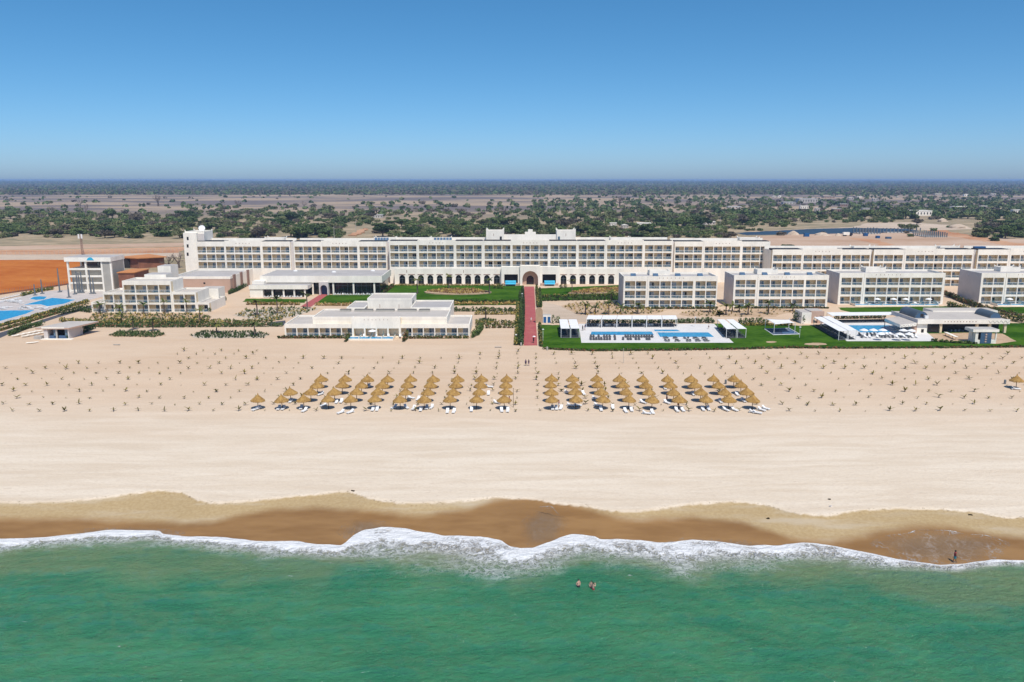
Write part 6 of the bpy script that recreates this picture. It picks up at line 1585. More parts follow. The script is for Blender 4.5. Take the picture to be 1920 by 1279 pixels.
H([(395, 606), (470, 606), (500, 603), (530, 599)], 0.9, 1.2, 'leaf_hedge', 'hedge between sand yard and red garden path', m2='leaf_yellow')
H([(132, 634), (155, 626), (175, 617)], 1.4, 3.0, 'leaf_dark', 'dense shrubs right of the beach hut', m2='leaf_hedge')
H([(18, 630), (50, 617), (80, 610)], 1.1, 1.8, 'leaf_dark', 'shrubs between asphalt lane and kayaks', m2='leaf_hedge')
H([(0, 613), (60, 596.5), (120, 579), (165, 566)], 0.7, 1.2, 'leaf_hedge', 'shrub strip along the left pool terrace', m2='leaf_yellow')
H([(0, 621), (59, 603), (113, 586.5)], 0.5, 0.8, 'leaf_hedge', 'low plants along the upper edge of the asphalt lane', m2='leaf_rust')
H([(392, 585.5), (408, 573), (423, 563)], 1.0, 1.2, 'leaf_dark', 'hedge along the right wall of the villa', m2='leaf_hedge')
H([(430, 552), (445, 546), (468, 534)], 1.2, 1.2, 'leaf_dark', 'hedge along the pink service block', m2='leaf_hedge')
H([(40, 556), (72, 548), (100, 543)], 0.9, 1.0, 'leaf_hedge', 'hedge behind the left pools below the clay field', m2='leaf_yellow')
H([(720, 551), (738, 537)], 1.0, 1.0, 'leaf_hedge', 'hedge along the right side of the restaurant', m2='leaf_rust')
H([(744, 535.5), (938, 536)], 0.5, 0.6, 'leaf_yellow', 'flower strip along the foot of the left arcade', dens=12)
H([(925, 541), (945, 541)], 1.3, 1.6, 'leaf_hedge', 'shrubs left of the turquoise awning at the entrance', m2='leaf_yellow')
H([(1050, 541), (1062, 540)], 1.3, 1.6, 'leaf_hedge', 'shrubs right of the turquoise awning at the entrance', m2='leaf_yellow')
PLT = planting
PLT([(798, 549), (830, 544.5), (890, 544.5), (920, 550), (860, 553.5)], 0.9, 'leaf_yellow', 'mound of golden plants on the lawn left of the entrance', 0.6, 'leaf_rust', zb=0.5)
PLT([(1065, 551), (1110, 543), (1160, 541), (1163, 549), (1100, 552)], 0.9, 'leaf_yellow', 'mound of golden plants on the right upper lawn', 0.6, 'leaf_rust', zb=0.4)
PLT([(1052, 574), (1075, 568), (1165, 566), (1178, 578), (1250, 582), (1230, 588), (1180, 590), (1085, 591)], 1.6, 'leaf_yellow', 'young plants in the sandy bed right of the tan slab', 0.6, 'leaf_hedge', frac=0.6)
PLT([(1272, 589), (1295, 583), (1350, 581), (1360, 590), (1330, 594), (1290, 593)], 1.6, 'leaf_yellow', 'young plants in the oval bed before the first garden block', 0.55, 'leaf_hedge', frac=0.6)
PLT([(1345, 583), (1400, 580), (1505, 580), (1500, 585), (1460, 590), (1455, 594), (1340, 594)], 2.0, 'leaf_yellow', 'sparse plants in the sandy bed before the second garden block', 0.5, 'leaf_hedge', frac=0.5)
PLT([(436, 591), (462, 581), (530, 576), (600, 579), (570, 588), (545, 596), (480, 600)], 1.2, 'leaf_hedge', 'grey green plants in the round bed right of the villa', 0.6, 'leaf_yellow', frac=0.6)
PLT([(357, 630), (375, 622), (480, 622), (505, 628), (495, 634), (370, 635)], 1.0, 'leaf_hedge', 'plants in the low bed left of the bungalow row', 0.55, 'leaf_dark', frac=0.8)
PLT([(203, 629), (222, 621), (300, 623), (312, 629), (290, 632.5), (215, 632)], 0.9, 'leaf_hedge', 'plants in the oval bed by the beach', 0.55, 'leaf_dark')
PLT([(176, 588), (372, 588), (395, 593), (392, 607), (210, 608), (165, 597)], 1.3, 'leaf_hedge', 'rows of yellow green plants in the villa garden', 0.6, 'leaf_yellow', frac=0.8)
PLT([(890, 603), (910, 597), (932, 601), (912, 606)], 0.9, 'leaf_hedge', 'plants in the small round bed left of the brick walk', 0.55)
PLT([(-20, 618), (40, 600), (110, 580), (160, 567), (168, 571), (113, 587), (59, 604), (-10, 624)], 1.5, 'leaf_hedge', 'plants in the soil strip beside the asphalt lane', 0.6, 'leaf_yellow', frac=0.6)

# ------------------------------------------------------------------ savanna trees behind the hotel
def tree_variant(seed, kind):
    r = np.random.RandomState(seed); rr = random.Random(seed)
    tr = MB(); h = {'acacia': 3.4, 'bush': 2.2, 'round': 4.0}[kind]
    R = {'acacia': 4.2, 'bush': 2.8, 'round': 3.4}[kind]
    tr.tube([(0, 0, -0.3), (0.1, 0, h * 0.35)], [0.28, 0.2], 'bark', 7)
    Vs = []; nl = 7 if kind != 'round' else 9
    for k in range(nl):
        a = 6.28 * k / nl + rr.uniform(-.4, .4); rad = R * rr.uniform(0.25, 0.78); zz = h * rr.uniform(0.55, 1.05)
        tip = (math.cos(a) * rad, math.sin(a) * rad, zz)
        tr.tube([(0.1, 0, h * 0.3), (tip[0] * 0.5, tip[1] * 0.5, h * 0.55), tip], [0.14, 0.09, 0.04], 'bark', 5)
        fl = {'acacia': 0.40, 'bush': 0.62, 'round': 0.7}[kind]
        for q in range(3):
            c = (tip[0] + rr.uniform(-.9, .9), tip[1] + rr.uniform(-.9, .9), zz + rr.uniform(-.3, .4)); s = R * rr.uniform(0.20, 0.38)
            Vs.append(leaf_cloud(c, (s, s, s * fl), 62, 0.30, r))
    for q in range(5):
        Vs.append(leaf_cloud((rr.uniform(-1, 1), rr.uniform(-1, 1), h * rr.uniform(0.8, 1.1)), (R * 0.35, R * 0.35, R * 0.2), 50, 0.3, r))
    if kind == 'bush':
        for q in range(7):
            a = rr.uniform(0, 6.28); Vs.append(leaf_cloud((math.cos(a) * R * 0.6, math.sin(a) * R * 0.6, 0.7), (R * 0.35, R * 0.35, 0.8), 50, 0.3, r))
    return tr, np.concatenate(Vs)
TREES = {}
for kind in ('acacia', 'bush', 'round'):
    for mt in ('leaf_scrub', 'leaf_olive', 'leaf_dark', 'leaf_dry'):
        for s in range(2):
            tr, V = tree_variant(hash_ := (len(TREES) * 13 + s + 3), kind)
            me = mesh_np('crown', V, quads(len(V) // 4), [mt])
            TREES.setdefault((kind, mt), []).append((tr.mesh('trunk'), me))
COLN = {'leaf_scrub': 'green', 'leaf_olive': 'olive', 'leaf_dark': 'dark green', 'leaf_dry': 'dry brownish'}
KN = {'acacia': 'flat acacia', 'bush': 'wide bush', 'round': 'round tree'}
def where(px, py):
    a = 'behind the clay field' if px < 340 else 'behind the left hotel wing' if px < 730 else 'behind the hotel centre' if px < 1180 else 'behind the right hotel part' if px < 1450 else 'near the pond and building site' if px < 1800 else 'at the far right edge'
    d = 'near' if py > 425 else 'mid distance' if py > 405 else 'distant'
    return d + ', ' + a
def savanna_tree(px, py, kind, mt, s):
    x, y = G(px, py)
    t = thing('savanna_tree' if kind != 'bush' else 'savanna_bush', '%s %s, %s' % (COLN[mt], KN[kind], where(px, py)), 'tree' if kind != 'bush' else 'bush', (x, y, 0), 'savanna trees ' + where(px, py).split(', ')[1], rnd.uniform(0, 6.28))
    tr, cr = rnd.choice(TREES[(kind, mt)]); s *= 1.12; sc = (s * rnd.uniform(0.9, 1.35), s, s * rnd.uniform(0.6, 1.0) * (0.85 if kind == 'bush' else 1.1))
    put('trunk', tr, t, (0, 0, 0), world=False, scale=sc); put('crown', cr, t, (0, 0, 0), world=False, scale=sc)
    return x, y
def density(px, py):
    """how much scrub grows there, 0..1"""
    if py > 447: return 0
    if px < 345:
        if py > 440: return 0.35
        if py > 412: return 0.95
        return 0.75 if py > 392 + 14 * (px > 180) else 0.08
    if px < 730:
        if py > 436: return 0.55
        return 0.8 if py > 398 else 0.28 if py > 386 else 0.05
    if px < 1000: return 0.9 if py > 418 else 0.45 if py > 396 else 0.12
    if px < 1370: return 1.0 if py > 404 else 0.75 if py > 385 else 0.3
    if px < 1480: return 1.0 if 388 < py < 426 else 0.75 if py < 388 else 0.1
    if px < 1690: return 1.0 if 398 < py < 418 else 0.55 if py < 398 else 0.05
    if px < 1830: return 0.85 if py < 413 else 0.05
    return 0.95 if py < 450 else 0.3
HS = [(1453, 371, 9, 4, 'white tent roofed house at the village edge, leftmost', 1), (1463, 370.5, 7, 4, 'small white roofed house right of the leftmost one', 1), (1516, 380, 34, 8, 'large grey two storey village hall with flat roof', 0), (1508, 392, 14, 5, 'white roofed house below the village hall', 0), (1533, 397, 8, 5, 'small square white house right of the white roofed one', 0), (1480, 383, 22, 4, 'low grey building left of the village hall', 0), (1596, 374, 9, 4, 'small white house in the trees, upper middle', 0),
      (1612, 371, 8, 4, 'white house in the trees right of the upper middle', 0), (1624, 397, 13, 5, 'grey house beside the orange village road', 0), (1570, 397, 15, 4, 'low brown house left of the orange village road', 0), (1683, 371.5, 4, 4, 'tiny bright house among distant trees', 0), (1727, 404.5, 40, 6.5, 'long grey hall with white roof above the pond bank', 0), (1760, 366, 12, 5, 'distant white roof, left of three at right', 0), (1812, 368, 8, 6, 'distant white house, middle of three at right', 0), (1862, 366, 9, 5, 'distant white house, right of three at right', 0),
      (1800, 391, 24, 3, 'low white roof in the trees below the distant houses', 0), (1845, 390, 12, 3, 'small low grey roof right of the low white roof', 0), (1908, 399, 16, 4, 'white roof at the right edge among trees', 0), (1125, 427, 16, 3, 'low white roofed house behind the hotel centre, left', 0), (1150, 424, 12, 3, 'low white roofed house behind the hotel centre, second', 0), (1172, 428, 12, 3, 'low tilted white roof behind the hotel centre, third', 1), (1208, 424.5, 26, 3, 'long low white roof behind the hotel, right of the centre', 0), (1330, 421.5, 22, 3, 'low white roof in the trees behind the right hotel part', 0),
      (708, 409, 18, 4, 'grey walled compound in the scrub behind the left wing', 0), (1378, 391, 24, 3, 'low pale roof at the scrub edge left of the village', 0), (1555, 371, 20, 4, 'long brownish village building', 0), (1582, 387, 14, 4, 'brown walled house in the village middle', 0), (1642, 376, 10, 4, 'grey roof beside the village trees', 0)]
def hides_house(px, py): return any(abs(px - q[0]) < q[2] * 0.55 + 3 and q[1] - 2.5 < py < q[1] + 5.5 for q in HS)
cand = []
tries = 0
while len(cand) < 2200 and tries < 90000:
    tries += 1
    px = rnd.uniform(-60, 1980); py = 378 + 70 * rnd.random() ** 0.85
    if rnd.random() > density(px, py): continue
    if 645 < px < 705 and py > 428: continue
    if hides_house(px, py): continue
    x, y = G(px, py)
    sz = rnd.choice((0.8, 1.0, 1.2, 1.4, 1.7)) * (1.05 if py > 415 else 1.2)
    gap = (1.9 if density(px, py) > 0.9 else 2.6) * sz
    if any(abs(x - q[0]) < gap and abs(y - q[1]) < gap * 1.6 for q in cand): continue
    cand.append((x, y, sz, px, py))
cand.sort(key=lambda c: -c[2] / c[1])
ind = cand[:285]; rest = cand[285:]
for x, y, sz, px, py in ind:
    w = (5, 4, 1.5, 1.6) if px < 1000 else (5, 5, 2, 1.8)
    mt = rnd.choices(('leaf_scrub', 'leaf_olive', 'leaf_dark', 'leaf_dry'), w)[0]
    savanna_tree(px, py, rnd.choices(('acacia', 'bush', 'round'), (3, 6, 1.2))[0], mt, sz * rnd.uniform(0.9, 1.2))
savanna_tree(566, 447, 'round', 'leaf_dark', 1.9)
for px, py, s in ((1885, 447, 1.9), (1850, 440, 1.6), (1905, 435, 1.8), (1865, 452, 1.2), (1480, 463, 0.9), (1470, 463, 0.7)): savanna_tree(px, py, 'round' if s > 1.5 else 'bush', 'leaf_dark', s)
def scrub_mesh(name, items, nl, label, mats, leaf=0.42):
    Vs = []; mi = []
    for x, y, s, k in items:
        R = 3.4 * s
        for q in range(nl):
            a = npr.rand() * 6.28; d = R * 0.55 * npr.rand() ** 0.5
            V = leaf_cloud((x + math.cos(a) * d, y + math.sin(a) * d, R * npr.uniform(0.2, 0.55)), (R * 0.48, R * 0.42, R * 0.26), 14, leaf * s, npr)
            Vs.append(V); mi += [k] * 14
    V = np.concatenate(Vs); c0 = np.array([0, V[:, 1].mean(), 0])
    me = mesh_np(name, V - c0, quads(len(V) // 4), mats, mi)
    setp(put(name, me, None, c0), label, 'scrub', kind='stuff')
LM = ['leaf_scrub', 'leaf_olive', 'leaf_dark', 'leaf_dry']
scrub_mesh('scrub', [(x, y, s * 1.15, rnd.choices(range(4), (5, 5, 2.5, 2.2))[0]) for x, y, s, px, py in rest], 14, 'scattered savanna scrub behind the hotel', LM)
# the plain and the far woods: low crowns as one mass each
def far_crowns(name, label, n, y0, y1, fac, size, mats, w, seed, keep=None):
    r = np.random.RandomState(seed); Vs = []; mi = []
    u = r.rand(n); Y = 1.0 / (1.0 / y0 * (1 - u) + 1.0 / y1 * u)
    X = r.uniform(-1, 1, n) * (Y * 0.70 + 60)
    if keep is not None:
        k = keep(X, Y, r); X, Y = X[k], Y[k]; n = len(X)
    m = 10
    d = r.normal(size=(n, m, 3)); d /= np.linalg.norm(d, axis=2)[..., None]; d[..., 2] = np.abs(d[..., 2])
    S = size * r.uniform(0.6, 1.5, (n, 1, 1)) * (1 + fac * (Y / 3000.0))[:, None, None]
    P = np.stack([X, Y, np.zeros(n)], 1)[:, None, :] + d * S * np.array([1, 1, 0.75]) + np.array([0, 0, 0.25]) * S
    uu = r.normal(size=(n, m, 3)); uu /= np.linalg.norm(uu, axis=2)[..., None]
    ww = np.cross(d, uu); ww /= np.linalg.norm(ww, axis=2)[..., None] + 1e-6
    q = S * 0.45
    V = np.stack([P - uu * q - ww * q, P + uu * q - ww * q, P + uu * q + ww * q, P - uu * q + ww * q], 2).reshape(-1, 3)
    k = r.choice(len(mats), n, p=np.array(w) / sum(w)); mi = np.repeat(k, m)
    c0 = np.array([0, float(Y.mean()), 0])
    me = mesh_np(name, V - c0, quads(len(V) // 4), mats, mi)
    setp(put(name, me, None, c0), label, 'woodland', kind='stuff')
def on_plain(X, Y, r):
    px = X / (Y * cp) * F + 960
    dens = np.where(px < 1000, 0.10, np.where(px < 1300, 0.5, 0.9))
    clump = 0.5 + 0.5 * vnoise(X * 0.006, Y * 0.003, 77, 4)
    py = 639.5 - F * np.tan(PITCH - np.arctan(CAM_H / Y))
    free = np.ones(len(X), bool)
    for q in HS: free &= ~((np.abs(px - q[0]) < q[2] * 0.55 + 2) & (py > q[1] - 1.0) & (py < q[1] + 3.0))
    return (r.rand(len(X)) < dens * np.clip(clump, 0.1, 1)) & free
far_crowns('plain_scrub', 'sparse shrubs dotted over the burnt plain and village land', 9000, 1050, 2900, 0.15, 3.4, LM, (4, 3, 4, 1), 5, on_plain)
far_crowns('far_woodland', 'far woodland belt below the horizon', 22000, 2600, 9000, 0.5, 3.8, LM, (2, 1.5, 3, 6), 6)
far_crowns('horizon_woodland', 'last hazy trees along the horizon', 9000, 8500, 26000, 0.42, 5.5, LM, (3, 2, 5, 1), 8)

# ------------------------------------------------------------------ baobabs
def baobab(px, py, hpx, label, m='bark', seed=1):
    x, y = G(px, py); s = hpx * (y / F) * 0.98
    r = random.Random(seed); t = thing('baobab_tree', label, 'tree', (x, y, 0), 'bare baobabs')
    b = MB(); b.tube([(x, y, -0.3), (x, y, s * 0.15), (x, y, s * 0.38)], [s * 0.105, s * 0.085, s * 0.07], m, 9); b.build('trunk', t)
    c = MB()
    def br(p, az, el, L, R, dep):
        q = p + Vector((math.cos(az) * math.cos(el), math.sin(az) * math.cos(el), math.sin(el))) * L
        mid = (p + q) / 2 + Vector((r.uniform(-1, 1), r.uniform(-1, 1), r.uniform(-.3, .6))) * L * 0.1
        c.tube([p, mid, q], [R, R * 0.8, R * 0.5], m, 5, False)
        if dep:
            for k in range(3): br(q, az + r.uniform(-1.0, 1.0), el + r.uniform(-0.5, 0.5), L * r.uniform(0.5, 0.8), R * 0.55, dep - 1)
    for k in range(6): br(Vector((x, y, s * 0.34)), k * 1.05 + r.uniform(-.4, .4), r.uniform(0.4, 1.25), s * r.uniform(0.24, 0.34), s * 0.035, 3)
    c.build('branches', t)
for i, (px, py, h, m, lb) in enumerate(((98, 408, 22, 'bark_pale', 'wide bare baobab in the scrub at the far left'), (150, 390, 17, 'bark_pale', 'pale bare baobab, rear one of the pair behind the slide tower'), (161, 406, 22, 'bark_pale', 'pale bare baobab, front one of the pair behind the slide tower'), (297, 387, 19, 'bark', 'dark bare baobab standing alone on the open plain at left'),
                                       (447, 390, 15, 'bark', 'lone bare baobab on the plain above the left hotel wing'), (421, 402, 18, 'bark', 'bare baobab at the scrub edge above the left hotel wing'), (570, 391, 14, 'bark_pale', 'pale small baobab on the plain right of the lone one'), (1162, 387, 19, 'bark', 'dark baobab rising above the scrub right of the hotel centre'), (485, 447, 27, 'bark', 'bare dark baobab just behind the left hotel wing'), (945, 404, 15, 'bark', 'small bare tree behind the hotel centre'),
                                       (316, 505, 26, 'bark', 'bare tree in the yard left of the hotel tower, left one'), (335, 502, 28, 'bark', 'bare tree in the yard left of the hotel tower, right one'))):
    baobab(px, py, h, lb, m, i + 3)

# ------------------------------------------------------------------ village and building site
def house(px, py, wpx, h, label, wall='house_wall', roof='house_roof', dep=0.7, win=3, gable=False):
    x, y = G(px, py); w = wpx * (y / F); d = w * dep
    t = thing('village_house', label, 'house', (x, y + d / 2, 0), 'village buildings')
    b = MB(); b.box(x - w / 2, x + w / 2, y, y + d, 0, h, wall); wl = b.build('wall', t)
    b = MB()
    if gable:
        k = h * 0.35
        b.xprism([(x - w / 2 - 0.4, h + 0.01), (x + w / 2 + 0.4, h + 0.01), (x, h + k)], y - 0.4, y + d + 0.4, roof)
    else: b.box(x - w / 2 - 0.4, x + w / 2 + 0.4, y - 0.4, y + d + 0.4, h + 0.01, h + 0.5, roof)
    b.build('roof', t)
    for k in range(win):
        xx = x - w / 2 + w * (k + 0.5) / win; e = MB(); e.box(xx - w / win * 0.18, xx + w / win * 0.18, y - 0.08, y - 0.01, h * 0.25, h * 0.7, 'interior'); e.build('window', wl)
for k, (px, py, w, h, lb, g) in enumerate(HS):
    house(px, py, w, h, lb, 'brown_trim' if 'brown' in lb else 'white_paint' if 'white' in lb and k % 2 else 'house_wall', 'white_paint' if 'white' in lb or 'bright' in lb else 'house_roof', 0.6, 2 if w < 12 else 4 if w < 30 else 7, bool(g))
def gridframe(px0, px1, py, nx_, ny_, h, label):
    x0, y0 = G(px0, py); x1, _ = G(px1, py); t = thing('concrete_frame', label, 'building site', ((x0 + x1) / 2, y0, 0), 'concrete frames on the building site')
    for i in range(nx_):
        for j in range(ny_):
            x = x0 + (x1 - x0) * i / (nx_ - 1); y = y0 + j * 7
            d = MB(); d.box(x - 0.35, x + 0.35, y - 0.35, y + 0.35, 0, h + rnd.uniform(-0.6, 0.4), 'grey_metal'); d.build('column', t)
    d = MB(); d.box(x0, x1, y0 - 0.2, y0 + ny_ * 7 - 5, 0, 0.5, 'concrete'); d.build('slab', t)
gridframe(1736, 1775, 445, 11, 4, 4.2, 'field of grey concrete columns on the building site, right')
gridframe(1612, 1650, 439, 8, 3, 5, 'grey concrete frame on the building site, left')
gridframe(1662, 1725, 437, 10, 2, 4.5, 'long grey concrete frame on the building site, middle')
for i, (px, py, w, h, m, lb) in enumerate(((1513, 444, 9, 3, 'container_blue', 'blue container on the sand left of the truck'), (1624, 443, 7, 2.6, 'container_blue', 'blue container before the left concrete frame'), (1647, 447, 6, 2, 'container_blue', 'small blue container right of the others'), (1667, 448, 9, 1.6, 'blue_panel', 'low blue stack of material on the site'))):
    x, y = G(px, py); ww = w * y / F; b = MB(); b.box(x - ww / 2, x + ww / 2, y, y + 3, 0, h, m)
    for k in range(6): xx = x - ww / 2 + ww * (k + .5) / 6; b.box(xx - 0.1, xx + 0.1, y - 0.08, y - 0.002, 0.1, h - 0.1, m)
    b.build('container', label=lb, cat='container')
x, y = G(1590, 443); t = thing('dump_truck', 'white truck with dark bed parked beside the pond', 'truck', (x, y, 0))
b = MB(); b.box(x - 4, x + 1.4, y, y + 2.6, 1.1, 3.4, 'white_paint'); b.build('bed', t)
b = MB(); b.xprism([(x + 1.6, 0.9), (x + 4.0, 0.9), (x + 4.0, 1.9), (x + 3.5, 3.0), (x + 1.6, 3.0)], y, y + 2.5, 'cloth_dark'); b.build('cab', t)
for wx in (-3.0, -1.6, 2.8):
    for wy in (0.1, 2.2):
        d = MB(); d.tube([(x + wx, y + wy, 0.55), (x + wx, y + wy + 0.35, 0.55)], 0.55, 'near_black', 12); d.build('wheel', t)
for i, (px, py, w, h) in enumerate(((1490, 441, 20, 3.5), (1545, 442, 30, 2.6), (1575, 443, 14, 2.2), (1800, 428, 40, 4), (1770, 416, 18, 4))):
    x, y = G(px, py); ww = w * y / F; r = np.random.RandomState(i)
    b = MB(); n = 14
    W = r.uniform(0.75, 1.2, (6, n))
    b.lathe([(ww / 2, 0), (ww * 0.4, h * 0.4), (ww * 0.26, h * 0.75), (ww * 0.1, h), (0.05, h * 1.03)], 'pale_sand', n, x, y + 4, wob=lambda i_, j_: W[i_, j_])
    b.build('spoil_heap', label=('sand heap left of the blue container', 'long sand heap right of the blue container', 'small sand heap beside the truck', 'broad grey rubble heap right of the concrete columns', 'rubble heap above the pond bank')[i], cat='heap')

# ------------------------------------------------------------------ masts, lamps, fence, poles
x, y = G(155, 478); t = thing('radio_mast', 'dark lattice mast with pale panels behind the slide tower', 'mast', (x, y, 0)); zt_ = ZY(439, y)
b = MB()
for a in range(3):
    ax, ay = 0.7 * math.cos(a * 2.09), 0.7 * math.sin(a * 2.09); b.tube([(x + ax, y + ay, 0), (x + ax * 0.8, y + ay * 0.8, zt_)], 0.16, 'brown_trim', 5)
for k in range(10):
    for a in range(3):
        z0, z1 = zt_ * k / 10, zt_ * (k + 1) / 10
        b.tube([(x + 0.7 * math.cos(a * 2.09), y + 0.7 * math.sin(a * 2.09), z0), (x + 0.6 * math.cos(a * 2.09 + 2.09), y + 0.6 * math.sin(a * 2.09 + 2.09), z1)], 0.07, 'brown_trim', 4, False)
b.build('lattice', t)
for s in (-1, 1):
    d = MB(); d.box(x + s * 0.95 - 0.5, x + s * 0.95 + 0.5, y - 0.9, y - 0.7, zt_ - 2.8, zt_, 'white_metal'); d.build('antenna_panel', t)
for i, (px, pt, pb, lb) in enumerate(((626.8, 425, 447, 'tall pale pole behind the left wing, nearer one'), (667.5, 414, 437, 'thin pale pole behind the left wing, farther one'), (1350, 409, 425, 'pale pole in the trees behind the right hotel part'))):
    x, y = G(px, pb); z = ZY(pt, y); b = MB(); b.tube([(x, y, 0), (x, y, z)], [0.22, 0.14], 'concrete', 6); b.box(x - 0.9, x + 0.9, y - 0.06, y + 0.06, z - 0.8, z - 0.6, 'grey_metal'); b.build('utility_pole', label=lb, cat='pole')
def lamp(px, py, h, label, name='garden_lamp', arm=0.0):
    x, y = G(px, py); t = thing(name, label, 'lamp', (x, y, 0), 'garden lamps')
    d = MB(); d.tube([(x, y, 0), (x, y, h)], 0.06, 'white_metal', 6); d.build('post', t)
    d = MB(); d.lathe([(0.02, h), (0.34, h + 0.02), (0.3, h + 0.18), (0.02, h + 0.24)], 'white_metal', 10, x, y); d.build('lamp_head', t)
for px, py, h, lb in ((979, 563, 2.6, 'white lamp left of the brick walk beside the big lawn'), (967.5, 639, 1.8, 'low white lamp at the sand end of the left hedges'), (1018, 640, 3.6, 'white lamp post on the lawn right of the brick walk'), (1303, 613, 3.2, 'thin lamp post on the empty part of the deck'), (1499, 633, 3.2, 'white post right of the shade sail')): lamp(px, py, h, lb)
t_ = [(977, 649, 'grey bollard at the sand end of the left hedges'), (1026, 657, 'grey bollard on the sand corner of the pool lawn'), (611, 716, 'dark bin post beside the back row of left parasols'), (1360.5, 720, 'dark bin post beside the back row of right parasols'), (1884, 720, 'dark bin post beside the lone parasol')]
for px, py, lb in t_:
    x, y = G(px, py); z = float(ground_z(x, y)); b = MB(); b.lathe([(0.01, z), (0.26, z), (0.26, z + 0.9), (0.2, z + 1.05), (0.01, z + 1.06)], 'grey_metal' if 'bin' in lb else 'grey_panel', 10, x, y); b.build('bin_post' if 'bin' in lb else 'bollard', label=lb, cat='bin' if 'bin' in lb else 'bollard')
for i, (px, py, h, lean, lb) in enumerate(((1169, 681, 4.0, -0.5, 'thin volleyball post standing on the sand below the pool lawn'), (962.5, 764, 4.2, 0.0, 'tall thin pole at the right end of the left parasols'))):
    x, y = G(px, py); b = MB(); b.tube([(x, y, -0.1), (x + lean * 0.2, y, h)], [0.06, 0.05], 'concrete' if i == 0 else 'wood', 6); b.lathe([(0.01, h), (0.09, h), (0.09, h + 0.06), (0.01, h + 0.07)], 'concrete' if i == 0 else 'wood', 6, x + lean * 0.2, y); b.build('beach_pole', label=lb, cat='pole')
# wire fence along the clay track
t = thing('wire_fence', 'long thin wire fence along the dirt road at the left', 'fence', (G(170, 478) + (0,)))
a, c = G(-20, 479.5), G(343, 473); n = 46
for k in range(n + 1):
    x, y = a[0] + (c[0] - a[0]) * k / n, a[1] + (c[1] - a[1]) * k / n; d = MB(); d.tube([(x, y, 0), (x, y, 2.6)], 0.07, 'concrete', 4); d.build('post', t)
d = MB()
for z in (0.8, 1.6, 2.4): d.tube([(a[0], a[1], z), (c[0], c[1], z)], 0.02, 'grey_metal', 4)
d.build('wires', t)
t = thing('wire_fence', 'wire fence between clay field and left pools', 'fence', (G(60, 549) + (0,)))
a, c = G(-20, 556), G(132, 533.5); n = 34
for k in range(n + 1):
    x, y = a[0] + (c[0] - a[0]) * k / n, a[1] + (c[1] - a[1]) * k / n; d = MB(); d.tube([(x, y, 0), (x, y, 2.2)], 0.06, 'grey_metal', 4); d.build('post', t)
d = MB(); dx, dy = c[0] - a[0], c[1] - a[1]
d.prism([a, c, (c[0], c[1] + 0.3), (a[0], a[1] + 0.3)], 0, 0.7, 'brick_wall'); d.build('kerb_wall', t)

